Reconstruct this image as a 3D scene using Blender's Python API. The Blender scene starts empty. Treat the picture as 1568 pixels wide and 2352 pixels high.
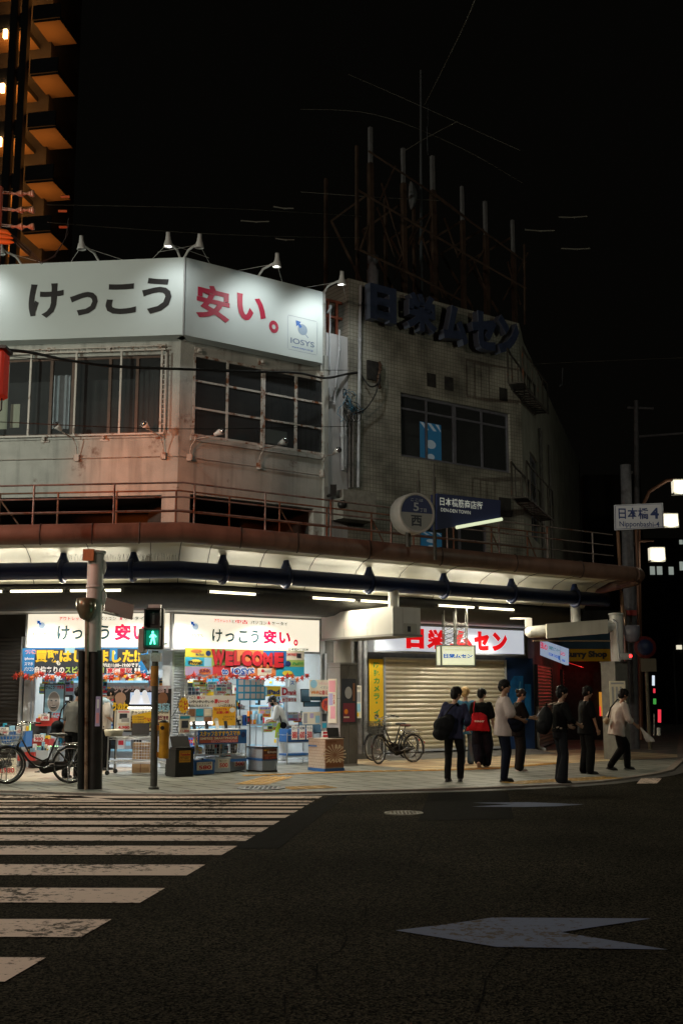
import bpy, bmesh, math, random
import numpy as np
from mathutils import Vector, Matrix, noise
R_ = math.radians
scene = bpy.context.scene
col = scene.collection
random.seed(7)
# -- camera
# pixel units below are those of the photograph scaled to 1568 x 2352
FPX, CX, CY, HOR = 2550.0, 784.0, 1176.0, 1595.0
CAMZ = 1.6
PITCH = math.atan((HOR - CY) / FPX)
cam_data = bpy.data.cameras.new("camera")
cam = bpy.data.objects.new("camera", cam_data)
col.objects.link(cam)
cam.location = (0, 0, CAMZ)
cam.rotation_euler = (math.pi / 2 + PITCH, 0, 0)
cam_data.sensor_fit = 'HORIZONTAL'
cam_data.sensor_width = 36
cam_data.lens = 36 * FPX / 1568
cam_data.clip_end = 2000
cam_data.clip_start = 0.05
scene.camera = cam
# -- night sky
world = bpy.data.worlds.new("World")
scene.world = world
world.use_nodes = True
nt = world.node_tree
sky = nt.nodes.new('ShaderNodeTexSky')
sky.sky_type = 'NISHITA'
sky.sun_disc = False
sky.sun_elevation = R_(-3)
sky.sun_rotation = R_(200)
bgn = nt.nodes['Background']
bgn.inputs['Strength'].default_value = 0.0008
glow = nt.nodes.new('ShaderNodeBackground')
glow.inputs['Color'].default_value = (1.0, 0.93, 0.72, 1)
glow.inputs['Strength'].default_value = 0.0013
addn = nt.nodes.new('ShaderNodeAddShader')
nt.links.new(sky.outputs[0], bgn.inputs['Color'])
nt.links.new(bgn.outputs[0], addn.inputs[0])
nt.links.new(glow.outputs[0], addn.inputs[1])
nt.links.new(addn.outputs[0], nt.nodes['World Output'].inputs['Surface'])
moon_d = bpy.data.lights.new("moon", 'SUN')
moon_d.energy = 0.004
moon_d.angle = R_(0.5)
moon = bpy.data.objects.new("moon", moon_d)
col.objects.link(moon)
moon.rotation_euler = (R_(50), R_(0), R_(-30))
scene.view_settings.view_transform = 'Standard'
scene.view_settings.look = 'None'
scene.view_settings.gamma = 1
scene.view_settings.exposure = 0.0
scene.render.engine = 'CYCLES'
scene.cycles.use_denoising = True
scene.cycles.max_bounces = 6
scene.cycles.diffuse_bounces = 4
scene.cycles.glossy_bounces = 3
scene.cycles.transmission_bounces = 5
scene.cycles.transparent_max_bounces = 12
scene.cycles.sample_clamp_indirect = 4.0
scene.cycles.caustics_reflective = False
scene.cycles.caustics_refractive = False
# -- pixel -> place
CP, SP_ = math.cos(PITCH), math.sin(PITCH)
def ray(px, py):
	a, b = (px - CX) / FPX, (CY - py) / FPX
	return Vector((a, CP - b * SP_, SP_ + b * CP))
def ground(px, py, z=0.0):
	d = ray(px, py)
	t = (z - CAMZ) / d.z
	return Vector((d.x * t, d.y * t, z))
def at_depth(px, py, y):
	d = ray(px, py)
	t = y / d.y
	return Vector((d.x * t, y, CAMZ + d.z * t))
class Frame:
	"""A vertical plane: u runs to the right along it, n points out of it."""
	def __init__(s, o, bearing):
		b = R_(bearing)
		s.o = Vector((o[0], o[1], 0))
		s.u = Vector((math.sin(b), math.cos(b), 0))
		s.n = Vector((s.u.y, -s.u.x, 0))
		s.yaw = math.atan2(s.u.y, s.u.x)
	def pt(s, u, v, z):
		return s.o + s.u * u + s.n * v + Vector((0, 0, z))
	def hit(s, px, py, v=0.0):
		d = ray(px, py)
		c = Vector((0, 0, CAMZ))
		t = (s.n.dot(s.o + s.n * v) - s.n.dot(c)) / s.n.dot(d)
		p = c + d * t
		return (p - s.o).dot(s.u), p.z
	def rect(s, px0, py0, px1, py1, v=0.0):
		"""pixel box (left, top, right, bottom) -> u0, u1, z0, z1"""
		ym, xm = (py0 + py1) / 2, (px0 + px1) / 2
		return (s.hit(px0, ym, v)[0], s.hit(px1, ym, v)[0], s.hit(xm, py1, v)[1], s.hit(xm, py0, v)[1])
	def mat(s, u=0, v=0, z=0):
		p = s.pt(u, v, z)
		return Matrix.Translation(p) @ Matrix.Rotation(s.yaw, 4, 'Z')
# -- materials
MATS = {}
def mat(name, rgb, rough=0.6, metal=0.0, var=0.0, scale=8.0, bump=0.0, bscale=None, emit=None, estr=0.0,
		spec=0.4, rust=0.0, rustscale=3.0, rustcol=(0.16, 0.05, 0.02), streak=0.0, alpha=1.0):
	if name in MATS:
		return MATS[name]
	m = bpy.data.materials.new(name)
	m.use_nodes = True
	t = m.node_tree
	b = t.nodes['Principled BSDF']
	b.inputs['Base Color'].default_value = (*rgb, 1)
	b.inputs['Roughness'].default_value = rough
	b.inputs['Metallic'].default_value = metal
	b.inputs['Specular IOR Level'].default_value = spec
	b.inputs['Alpha'].default_value = alpha
	geo = t.nodes.new('ShaderNodeNewGeometry')
	colsock = None
	if var > 0:
		n = t.nodes.new('ShaderNodeTexNoise')
		n.inputs['Scale'].default_value = scale
		n.inputs['Detail'].default_value = 6
		t.links.new(geo.outputs['Position'], n.inputs['Vector'])
		r = t.nodes.new('ShaderNodeValToRGB')
		r.color_ramp.elements[0].position = 0.3
		r.color_ramp.elements[1].position = 0.7
		r.color_ramp.elements[0].color = (*[c * (1 - var) for c in rgb], 1)
		r.color_ramp.elements[1].color = (*[min(1, c * (1 + var)) for c in rgb], 1)
		t.links.new(n.outputs['Fac'], r.inputs['Fac'])
		colsock = r.outputs['Color']
	def over(fac, c):
		nonlocal colsock
		mx = t.nodes.new('ShaderNodeMix')
		mx.data_type = 'RGBA'
		if colsock:
			t.links.new(colsock, mx.inputs['A'])
		else:
			mx.inputs['A'].default_value = (*rgb, 1)
		mx.inputs['B'].default_value = (*c, 1)
		t.links.new(fac, mx.inputs['Factor'])
		colsock = mx.outputs['Result']
	if streak > 0:
		mp = t.nodes.new('ShaderNodeMapping')
		mp.inputs['Scale'].default_value = (4.0, 4.0, 0.35)
		t.links.new(geo.outputs['Position'], mp.inputs['Vector'])
		n = t.nodes.new('ShaderNodeTexNoise')
		n.inputs['Scale'].default_value = 1.3
		n.inputs['Detail'].default_value = 5
		t.links.new(mp.outputs[0], n.inputs['Vector'])
		r = t.nodes.new('ShaderNodeMapRange')
		r.inputs['From Min'].default_value = 0.5
		r.inputs['From Max'].default_value = 0.75
		r.inputs['To Max'].default_value = streak
		t.links.new(n.outputs['Fac'], r.inputs['Value'])
		over(r.outputs[0], tuple(c * 0.28 for c in rgb))
	if rust > 0:
		n = t.nodes.new('ShaderNodeTexNoise')
		n.inputs['Scale'].default_value = rustscale
		n.inputs['Detail'].default_value = 8
		n.inputs['Roughness'].default_value = 0.7
		t.links.new(geo.outputs['Position'], n.inputs['Vector'])
		r = t.nodes.new('ShaderNodeMapRange')
		r.inputs['From Min'].default_value = 0.62 - 0.3 * rust
		r.inputs['From Max'].default_value = 0.72 - 0.3 * rust
		t.links.new(n.outputs['Fac'], r.inputs['Value'])
		over(r.outputs[0], rustcol)
	if colsock:
		t.links.new(colsock, b.inputs['Base Color'])
	if bump > 0:
		n = t.nodes.new('ShaderNodeTexNoise')
		n.inputs['Scale'].default_value = bscale or scale * 6
		n.inputs['Detail'].default_value = 4
		t.links.new(geo.outputs['Position'], n.inputs['Vector'])
		bp = t.nodes.new('ShaderNodeBump')
		bp.inputs['Strength'].default_value = bump
		bp.inputs['Distance'].default_value = 0.02
		t.links.new(n.outputs['Fac'], bp.inputs['Height'])
		t.links.new(bp.outputs[0], b.inputs['Normal'])
	if emit:
		b.inputs['Emission Color'].default_value = (*emit, 1)
		b.inputs['Emission Strength'].default_value = estr
	MATS[name] = m
	return m
def glass(name, tint=(0.9, 0.95, 1.0), alpha=0.16, rough=0.03):
	"""a thin pane: mostly see-through, with a clear reflection"""
	if name in MATS:
		return MATS[name]
	m = bpy.data.materials.new(name)
	m.use_nodes = True
	t = m.node_tree
	out = t.nodes['Material Output']
	tr = t.nodes.new('ShaderNodeBsdfTransparent')
	tr.inputs[0].default_value = (*tint, 1)
	gl = t.nodes.new('ShaderNodeBsdfGlossy')
	gl.inputs['Roughness'].default_value = rough
	df = t.nodes.new('ShaderNodeBsdfDiffuse')
	df.inputs[0].default_value = (*tint, 1)
	fr = t.nodes.new('ShaderNodeFresnel')
	fr.inputs['IOR'].default_value = 1.4
	m1 = t.nodes.new('ShaderNodeMixShader')
	m1.inputs[0].default_value = alpha
	m2 = t.nodes.new('ShaderNodeMixShader')
	t.links.new(tr.outputs[0], m1.inputs[1])
	t.links.new(df.outputs[0], m1.inputs[2])
	t.links.new(fr.outputs[0], m2.inputs[0])
	t.links.new(m1.outputs[0], m2.inputs[1])
	t.links.new(gl.outputs[0], m2.inputs[2])
	t.links.new(m2.outputs[0], out.inputs['Surface'])
	MATS[name] = m
	return m
# -- mesh builder
class MB:
	def __init__(s, T=None):
		s.v, s.f, s.mi, s.sm = [], [], [], []
		s.T = T
		s.cur = 0
		s.smooth = False
	def add(s, verts, faces, smooth=None):
		k = len(s.v)
		T = s.T
		for p in verts:
			p = Vector(p)
			s.v.append(T @ p if T else p)
		sm = s.smooth if smooth is None else smooth
		for f in faces:
			s.f.append([i + k for i in f])
			s.mi.append(s.cur)
			s.sm.append(sm)
		return s
	def box(s, c, size, rot=None, taper=1.0):
		hx, hy, hz = size[0] / 2, size[1] / 2, size[2] / 2
		vs = []
		for z, k in ((-hz, 1.0), (hz, taper)):
			for x, y in ((-hx, -hy), (hx, -hy), (hx, hy), (-hx, hy)):
				vs.append(Vector((x * k, y * k, z)))
		if rot is not None:
			vs = [rot @ p for p in vs]
		c = Vector(c)
		return s.add([p + c for p in vs], [(0, 3, 2, 1), (4, 5, 6, 7), (0, 1, 5, 4), (1, 2, 6, 5), (2, 3, 7, 6), (3, 0, 4, 7)])
	def rbox(s, c, size, r=0.01):
		"""box with chamfered upright edges and top"""
		hx, hy, hz = size[0] / 2, size[1] / 2, size[2] / 2
		r = min(r, hx * 0.9, hy * 0.9, hz * 0.9)
		ring = lambda x, y, z: [(x - r, -y, z), (x, -y + r, z), (x, y - r, z), (x - r, y, z), (-x + r, y, z), (-x, y - r, z), (-x, -y + r, z), (-x + r, -y, z)]
		vs = ring(hx - r, hy - r, -hz) + ring(hx, hy, -hz + r) + ring(hx, hy, hz - r) + ring(hx - r, hy - r, hz)
		fs = []
		for k in range(3):
			for i in range(8):
				j = (i + 1) % 8
				fs.append((k * 8 + i, k * 8 + j, k * 8 + 8 + j, k * 8 + 8 + i))
		fs.append(tuple(range(7, -1, -1)))
		fs.append(tuple(range(24, 32)))
		c = Vector(c)
		return s.add([Vector(p) + c for p in vs], fs)
	def fbox(s, fr, u0, u1, v0, v1, z0, z1):
		vs = [fr.pt(u, v, z) for z in (z0, z1) for u, v in ((u0, v1), (u1, v1), (u1, v0), (u0, v0))]
		return s.add(vs, [(0, 3, 2, 1), (4, 5, 6, 7), (0, 1, 5, 4), (1, 2, 6, 5), (2, 3, 7, 6), (3, 0, 4, 7)])
	def fquad(s, fr, u0, u1, z0, z1, v):
		return s.add([fr.pt(u0, v, z0), fr.pt(u1, v, z0), fr.pt(u1, v, z1), fr.pt(u0, v, z1)], [(0, 1, 2, 3)])
	def quad(s, a, b, c, d):
		return s.add([a, b, c, d], [(0, 1, 2, 3)])
	def tube(s, path, r, n=8, cap=True, smooth=True, closed=False, flat=None):
		pts = [Vector(p) for p in path]
		k = len(pts)
		rs = r if isinstance(r, (list, tuple)) else [r] * k
		vs, fs = [], []
		prev = None
		for i, p in enumerate(pts):
			if closed:
				d = pts[(i + 1) % k] - pts[i - 1]
			elif i == 0:
				d = pts[1] - pts[0]
			elif i == k - 1:
				d = pts[-1] - pts[-2]
			else:
				d = (pts[i + 1] - p).normalized() + (p - pts[i - 1]).normalized()
			d = d.normalized() if d.length > 1e-9 else Vector((0, 0, 1))
			if prev is None:
				a = Vector((0, 0, 1)) if abs(d.z) < 0.9 else Vector((1, 0, 0))
				x = d.cross(a).normalized()
			else:
				x = prev - d * prev.dot(d)
				x = x.normalized() if x.length > 1e-6 else d.orthogonal().normalized()
			prev = x
			y = d.cross(x)
			fy = flat or 1.0
			for j in range(n):
				a = 2 * math.pi * j / n
				vs.append(p + x * (rs[i] * math.cos(a)) + y * (rs[i] * fy * math.sin(a)))
		m = k if closed else k - 1
		for i in range(m):
			for j in range(n):
				a, b = i * n + j, i * n + (j + 1) % n
				c, d = ((i + 1) % k) * n + (j + 1) % n, ((i + 1) % k) * n + j
				fs.append((a, b, c, d))
		s.add(vs, fs, smooth)
		if cap and not closed:
			s.add(vs[:n], [tuple(range(n - 1, -1, -1))], False)
			s.add(vs[-n:], [tuple(range(n))], False)
		return s
	def cyl(s, c, r, h, n=16, r2=None, smooth=True):
		"""upright, c is the base centre"""
		c = Vector(c)
		return s.tube([c, c + Vector((0, 0, h))], [r, r if r2 is None else r2], n, True, smooth)
	def lathe(s, prof, n=20, c=(0, 0, 0), smooth=True, M=None):
		"""profile of (r, z)"""
		vs, fs = [], []
		k = len(prof)
		for r, z in prof:
			for j in range(n):
				a = 2 * math.pi * j / n
				p = Vector((r * math.cos(a), r * math.sin(a), z))
				vs.append((M @ p if M else p) + Vector(c))
		for i in range(k - 1):
			for j in range(n):
				fs.append((i * n + j, i * n + (j + 1) % n, (i + 1) * n + (j + 1) % n, (i + 1) * n + j))
		fs.append(tuple(range(n - 1, -1, -1)))
		fs.append(tuple(range((k - 1) * n, k * n)))
		return s.add(vs, fs, smooth)
	def ball(s, c, rx, ry=None, rz=None, nu=12, nv=8, M=None):
		ry = ry or rx
		rz = rz or rx
		vs = [Vector((0, 0, -rz))]
		for i in range(1, nv):
			t = math.pi * i / nv - math.pi / 2
			for j in range(nu):
				a = 2 * math.pi * j / nu
				vs.append(Vector((rx * math.cos(t) * math.cos(a), ry * math.cos(t) * math.sin(a), rz * math.sin(t))))
		vs.append(Vector((0, 0, rz)))
		fs = [(0, 1 + (j + 1) % nu, 1 + j) for j in range(nu)]
		for i in range(nv - 2):
			for j in range(nu):
				a, b = 1 + i * nu + j, 1 + i * nu + (j + 1) % nu
				fs.append((a, b, b + nu, a + nu))
		e = len(vs) - 1
		k = 1 + (nv - 2) * nu
		fs += [(k + j, k + (j + 1) % nu, e) for j in range(nu)]
		c = Vector(c)
		return s.add([(M @ p if M else p) + c for p in vs], fs, True)
	def prism(s, poly, axis_o, ax, ay, az, depth):
		"""polygon (x, y) in the plane ax, ay at axis_o, thickened along az"""
		n = len(poly)
		o = Vector(axis_o)
		a = [o + ax * x + ay * y for x, y in poly]
		b = [p + az * depth for p in a]
		s.add(a + b, [tuple(range(n - 1, -1, -1)), tuple(range(n, 2 * n))] + [(i, (i + 1) % n, n + (i + 1) % n, n + i) for i in range(n)])
		return s
	def text(s, body, fr, u0, u1, z0, z1, v, bold=0.0, keep=False):
		"""lettering laid on plane v of a frame, filling the box; keep = keep proportions"""
		vs, fs, w, h, x0, y0 = text_mesh(body, bold)
		sx, sy = (u1 - u0) / w, (z1 - z0) / h
		ou, oz = u0, z0
		if keep:
			k = min(sx, sy)
			ou += (u1 - u0 - w * k) / 2
			oz += (z1 - z0 - h * k) / 2
			sx = sy = k
		return s.add([fr.pt(ou + (x - x0) * sx, v, oz + (y - y0) * sy) for x, y in vs], fs)
	def ptext(s, body, fr, px0, py0, px1, py1, v, bold=0.0, keep=False):
		u0, u1, z0, z1 = fr.rect(px0, py0, px1, py1, v)
		return s.text(body, fr, u0, u1, z0, z1, v, bold, keep)
	def build(s, name, mats, parent=None, label=None):
		if not isinstance(mats, (list, tuple)):
			mats = [mats]
		me = bpy.data.meshes.new(name)
		if parent is not None:
			inv = WM[parent.name].inverted()
			vs = [inv @ p for p in s.v]
			M = WM[parent.name]
		else:
			a = np.array([tuple(p) for p in s.v])
			lo, hi = a.min(0), a.max(0)
			o = Vector(((lo[0] + hi[0]) / 2, (lo[1] + hi[1]) / 2, lo[2]))
			vs = [p - o for p in s.v]
			M = Matrix.Translation(o)
		me.from_pydata([tuple(p) for p in vs], [], s.f)
		for m in mats:
			me.materials.append(m)
		me.polygons.foreach_set('material_index', s.mi)
		me.polygons.foreach_set('use_smooth', s.sm)
		me.update()
		ob = bpy.data.objects.new(name, me)
		col.objects.link(ob)
		if parent is not None:
			ob.parent = parent
		else:
			ob.matrix_world = M
		WM[ob.name] = M
		if label:
			ob['label'] = label
		return ob
WM = {}
_TXT = {}
def text_mesh(body, bold):
	key = (body, bold)
	if key in _TXT:
		return _TXT[key]
	cu = bpy.data.curves.new('writing', 'FONT')
	cu.body = body
	cu.offset = bold
	cu.resolution_u = 3
	cu.space_line = 0.95
	cu.align_x = 'CENTER' if '\n' in body else 'LEFT'
	ob = bpy.data.objects.new('writing', cu)
	col.objects.link(ob)
	bpy.context.view_layer.update()
	dg = bpy.context.evaluated_depsgraph_get()
	me = bpy.data.meshes.new_from_object(ob.evaluated_get(dg))
	vs = [(p.co.x, p.co.y) for p in me.vertices]
	fs = [tuple(f.vertices) for f in me.polygons]
	bpy.data.objects.remove(ob)
	bpy.data.curves.remove(cu)
	bpy.data.meshes.remove(me)
	xs, ys = [p[0] for p in vs], [p[1] for p in vs]
	r = (vs, fs, max(xs) - min(xs), max(ys) - min(ys), min(xs), min(ys))
	_TXT[key] = r
	return r
def tag(o, label, cat, group=None):
	o['label'] = label
	o['category'] = cat
	if group:
		o['group'] = group
	return o
def kind(o, k):
	o['kind'] = k
	return o
def thing(name, label, cat, M, group=None):
	if isinstance(M, Vector):
		M = Matrix.Translation(M)
	o = bpy.data.objects.new(name, None)
	o.empty_display_size = 0.2
	col.objects.link(o)
	o.matrix_world = M
	WM[o.name] = M.copy()
	return tag(o, label, cat, group)
def copy_tree(o, M=None, label=None, parent=None):
	c = o.copy()
	col.objects.link(c)
	if parent is not None:
		c.parent = parent
		WM[c.name] = WM[parent.name]
	else:
		c.matrix_world = M
		WM[c.name] = M.copy()
	if label:
		c['label'] = label
	for ch in list(KIDS(o)):
		copy_tree(ch, parent=c)
	return c
def KIDS(o):
	return [x for x in col.objects if x.parent == o]
def lamp(name, kind_, energy, color, loc, parent=None, aim=None, size=0.1, size_y=None, spot=None, blend=0.5):
	d = bpy.data.lights.new(name, kind_)
	d.energy = energy
	d.color = color
	if kind_ == 'AREA':
		d.size = size
		if size_y:
			d.shape = 'RECTANGLE'
			d.size_y = size_y
	else:
		d.shadow_soft_size = size
	if kind_ == 'SPOT':
		d.spot_size = R_(spot)
		d.spot_blend = blend
	o = bpy.data.objects.new(name, d)
	col.objects.link(o)
	loc = Vector(loc)
	M = Matrix.Translation(loc)
	if aim is not None:
		q = (Vector(aim) - loc).to_track_quat('-Z', 'Y')
		M = M @ q.to_matrix().to_4x4()
	if parent is not None:
		o.parent = parent
		o.matrix_local = WM[parent.name].inverted() @ M
	else:
		o.matrix_world = M
	return o
# -- the three street walls of the block
S = ground(391.5, 1763)
LW = Frame(S, 95.9)      # left shop wall (u < 0 to the left of the corner)
RW = Frame(S, 54.5)      # right shop wall
uQ = RW.hit(1212, 1500)[0]
Q = RW.pt(uQ, 0, 0)
DW = Frame(Q, 17.0)      # wall along the side street
# -- shared materials
def asphalt():
	m = mat('asphalt', (0.045, 0.043, 0.04), 0.9, spec=0.012)
	t = m.node_tree
	b = t.nodes['Principled BSDF']
	geo = t.nodes.new('ShaderNodeNewGeometry')
	def noise_(sc, det=3):
		n = t.nodes.new('ShaderNodeTexNoise')
		n.inputs['Scale'].default_value = sc
		n.inputs['Detail'].default_value = det
		t.links.new(geo.outputs['Position'], n.inputs['Vector'])
		return n
	v = t.nodes.new('ShaderNodeTexVoronoi')
	v.inputs['Scale'].default_value = 75
	t.links.new(geo.outputs['Position'], v.inputs['Vector'])
	r = t.nodes.new('ShaderNodeValToRGB')
	e = r.color_ramp.elements
	e[0].position, e[0].color = 0.30, (0.004, 0.0037, 0.003, 1)
	e[1].position, e[1].color = 0.95, (0.075, 0.064, 0.045, 1)
	t.links.new(v.outputs['Color'], r.inputs['Fac'])
	big = noise_(0.5, 6)
	mr = t.nodes.new('ShaderNodeMapRange')
	mr.inputs['From Min'].default_value = 0.3
	mr.inputs['From Max'].default_value = 0.7
	mr.inputs['To Min'].default_value = 0.6
	mr.inputs['To Max'].default_value = 1.15
	t.links.new(big.outputs['Fac'], mr.inputs['Value'])
	mx = t.nodes.new('ShaderNodeVectorMath')
	mx.operation = 'SCALE'
	t.links.new(r.outputs['Color'], mx.inputs[0])
	t.links.new(mr.outputs[0], mx.inputs['Scale'])
	t.links.new(mx.outputs[0], b.inputs['Base Color'])
	bp = t.nodes.new('ShaderNodeBump')
	bp.inputs['Strength'].default_value = 0.7
	bp.inputs['Distance'].default_value = 0.012
	t.links.new(v.outputs['Distance'], bp.inputs['Height'])
	t.links.new(bp.outputs[0], b.inputs['Normal'])
	return m
def worn_paint(name, rgb, wear=0.35):
	"""road paint worn through to the asphalt in cracks and specks"""
	m = mat(name, rgb, 0.8, spec=0.03)
	t = m.node_tree
	b = t.nodes['Principled BSDF']
	geo = t.nodes.new('ShaderNodeNewGeometry')
	n = t.nodes.new('ShaderNodeTexNoise')
	n.inputs['Scale'].default_value = 13
	n.inputs['Detail'].default_value = 9
	n.inputs['Roughness'].default_value = 0.75
	t.links.new(geo.outputs['Position'], n.inputs['Vector'])
	n2 = t.nodes.new('ShaderNodeTexNoise')
	n2.inputs['Scale'].default_value = 0.7
	n2.inputs['Detail'].default_value = 3
	t.links.new(geo.outputs['Position'], n2.inputs['Vector'])
	ad = t.nodes.new('ShaderNodeMath')
	ad.operation = 'MULTIPLY_ADD'
	ad.inputs[1].default_value = 0.55
	t.links.new(n2.outputs['Fac'], ad.inputs[0])
	t.links.new(n.outputs['Fac'], ad.inputs[2])
	r = t.nodes.new('ShaderNodeMapRange')
	r.inputs['From Min'].default_value = 0.98 - wear
	r.inputs['From Max'].default_value = 1.04 - wear
	t.links.new(ad.outputs[0], r.inputs['Value'])
	mx = t.nodes.new('ShaderNodeMix')
	mx.data_type = 'RGBA'
	mx.inputs['A'].default_value = (*rgb, 1)
	mx.inputs['B'].default_value = (0.085, 0.07, 0.058, 1)
	t.links.new(r.outputs[0], mx.inputs['Factor'])
	t.links.new(mx.outputs['Result'], b.inputs['Base Color'])
	bp = t.nodes.new('ShaderNodeBump')
	bp.inputs['Strength'].default_value = 0.4
	bp.inputs['Distance'].default_value = 0.01
	t.links.new(n.outputs['Fac'], bp.inputs['Height'])
	t.links.new(bp.outputs[0], b.inputs['Normal'])
	return m
def tiles(name, fr, c1, c2, mortar, w, h, gap=0.02, rough=0.5, bump=0.4, offset=0.0, plan=False, bias=0.0, dirt=0.35, rot=0.0):
	"""rectangular tiles laid along a frame (on its wall, or in plan)"""
	m = mat(name, c1, rough)
	t = m.node_tree
	b = t.nodes['Principled BSDF']
	geo = t.nodes.new('ShaderNodeNewGeometry')
	def dot(v):
		d = t.nodes.new('ShaderNodeVectorMath')
		d.operation = 'DOT_PRODUCT'
		d.inputs[1].default_value = v
		t.links.new(geo.outputs['Position'], d.inputs[0])
		return d.outputs['Value']
	c = t.nodes.new('ShaderNodeCombineXYZ')
	t.links.new(dot(fr.u), c.inputs[0])
	t.links.new(dot(fr.n if plan else Vector((0, 0, 1))), c.inputs[1])
	br = t.nodes.new('ShaderNodeTexBrick')
	br.offset = offset
	br.inputs['Color1'].default_value = (*c1, 1)
	br.inputs['Color2'].default_value = (*c2, 1)
	br.inputs['Mortar'].default_value = (*mortar, 1)
	br.inputs['Scale'].default_value = 1
	br.inputs['Brick Width'].default_value = w
	br.inputs['Row Height'].default_value = h
	br.inputs['Mortar Size'].default_value = gap
	br.inputs['Bias'].default_value = bias
	t.links.new(c.outputs[0], br.inputs['Vector'])
	n = t.nodes.new('ShaderNodeTexNoise')
	n.inputs['Scale'].default_value = 1.1
	n.inputs['Detail'].default_value = 7
	t.links.new(geo.outputs['Position'], n.inputs['Vector'])
	r = t.nodes.new('ShaderNodeMapRange')
	r.inputs['From Min'].default_value = 0.35
	r.inputs['From Max'].default_value = 0.7
	r.inputs['To Min'].default_value = 1.0
	r.inputs['To Max'].default_value = 1.0 - dirt
	t.links.new(n.outputs['Fac'], r.inputs['Value'])
	mx = t.nodes.new('ShaderNodeVectorMath')
	mx.operation = 'SCALE'
	t.links.new(br.outputs['Color'], mx.inputs[0])
	t.links.new(r.outputs[0], mx.inputs['Scale'])
	t.links.new(mx.outputs[0], b.inputs['Base Color'])
	bp = t.nodes.new('ShaderNodeBump')
	bp.invert = True
	bp.inputs['Strength'].default_value = bump
	bp.inputs['Distance'].default_value = 0.01
	t.links.new(br.outputs['Fac'], bp.inputs['Height'])
	t.links.new(bp.outputs[0], b.inputs['Normal'])
	return m
STUCCO = mat('stucco', (0.47, 0.47, 0.43), 0.85, var=0.10, scale=3, bump=0.55, bscale=28, streak=0.55, rust=0.12, rustscale=1.1, rustcol=(0.16, 0.10, 0.07))
PALE = mat('pale_panel', (0.5, 0.5, 0.5), 0.6, var=0.08, scale=2, streak=0.4, bump=0.1)
DARKROOM = mat('dark_room', (0.06, 0.055, 0.05), 0.9, var=0.3, scale=1.5)
RUSTWHITE = mat('rusty_white_steel', (0.55, 0.52, 0.47), 0.5, rust=0.42, rustscale=4.5, rustcol=(0.20, 0.07, 0.025), bump=0.15, bscale=40)
RUST = mat('rust', (0.045, 0.026, 0.015), 0.85, var=0.5, scale=3, bump=0.3, bscale=20)
STEEL = mat('galvanised', (0.34, 0.34, 0.33), 0.45, 0.6, var=0.2, scale=6, rust=0.05, rustscale=3)
WIREMAT = mat('black_cable', (0.015, 0.014, 0.013), 0.6)
WHITEP = mat('white_paint_metal', (0.62, 0.61, 0.58), 0.4, var=0.06, scale=3, streak=0.25)
BLACKP = mat('black_paint_metal', (0.018, 0.017, 0.016), 0.4, var=0.3, scale=5)
DGREY = mat('dark_grey_metal', (0.055, 0.053, 0.05), 0.5, 0.3, var=0.25, scale=3)
PIPE = mat('canopy_gutter_paint', (0.16, 0.09, 0.065), 0.55, var=0.25, scale=2.0, bump=0.15, bscale=50, streak=0.4)  # reddened base colour carries part of the neon light
SOFFIT = mat('canopy_soffit', (0.56, 0.545, 0.45), 0.45, var=0.06, scale=1.2)
SEAM = mat('soffit_seam', (0.05, 0.05, 0.045), 0.7)
BLUEP = mat('navy_paint_metal', (0.014, 0.028, 0.10), 0.3, var=0.2, scale=4)
TUBE = mat('fluorescent_tube', (0.9, 0.9, 0.8), 0.4, emit=(1.0, 0.90, 0.62), estr=3.2)
WINGLASS = glass('window_glass', (0.75, 0.8, 0.82), 0.05, 0.04)
# -- ground
mb = MB()
mb.quad((-400, -60, -0.03), (400, -60, -0.03), (400, 700, -0.03), (-400, 700, -0.03))
kind(mb.build('road', asphalt()), 'structure')
kpx = [(0, 1817), (100, 1820), (200, 1823), (300, 1825), (420, 1826), (520, 1824), (620, 1822), (710, 1820), (800, 1818), (900, 1815.5), (1000, 1813),
	(1100, 1810), (1200, 1806), (1300, 1801), (1380, 1795), (1450, 1786), (1510, 1777), (1546, 1768), (1566, 1750)]
kp = [ground(*p) for p in kpx]
d0 = (kp[0] - kp[2]).normalized()
kp = [kp[0] + d0 * 60, kp[0] + d0 * 20, kp[0] + d0 * 5] + kp
dq = DW.u
e = kp[-1]
kp += [e + dq * 1.2 + Vector((0.05, 0, 0)), e + dq * 6, e + dq * 40, e + dq * 300]
def inset(pts, w):
	out = []
	for i, p in enumerate(pts):
		a, b = pts[max(i - 1, 0)], pts[min(i + 1, len(pts) - 1)]
		t = (b - a).normalized()
		out.append(p + Vector((-t.y, t.x, 0)) * w)
	return out
ki = inset(kp, 0.16)
PAVE_GREY = tiles('grey_paving', RW, (0.23, 0.235, 0.20), (0.18, 0.19, 0.165), (0.03, 0.028, 0.024), 0.46, 0.95, 0.028, 0.55, 0.35, 0.5, plan=True, dirt=0.3)
PAVE_PINK = tiles('cream_and_clay_paving', RW, (0.62, 0.50, 0.30), (0.24, 0.11, 0.05), (0.08, 0.06, 0.04), 0.60, 0.60, 0.02, 0.5, 0.3, 0.0, plan=True, bias=-0.35, dirt=0.25)
KERB = mat('kerb_stone', (0.23, 0.19, 0.16), 0.7, var=0.25, scale=4, bump=0.25, bscale=40)
mb = MB()
poly = ki + [ki[-1] + Vector((-60, 0, 0)), Vector((-70, 40, 0))]
mb.add(poly, [tuple(range(len(poly)))])
kind(mb.build('pavement', PAVE_GREY), 'structure')
mb = MB()
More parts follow.
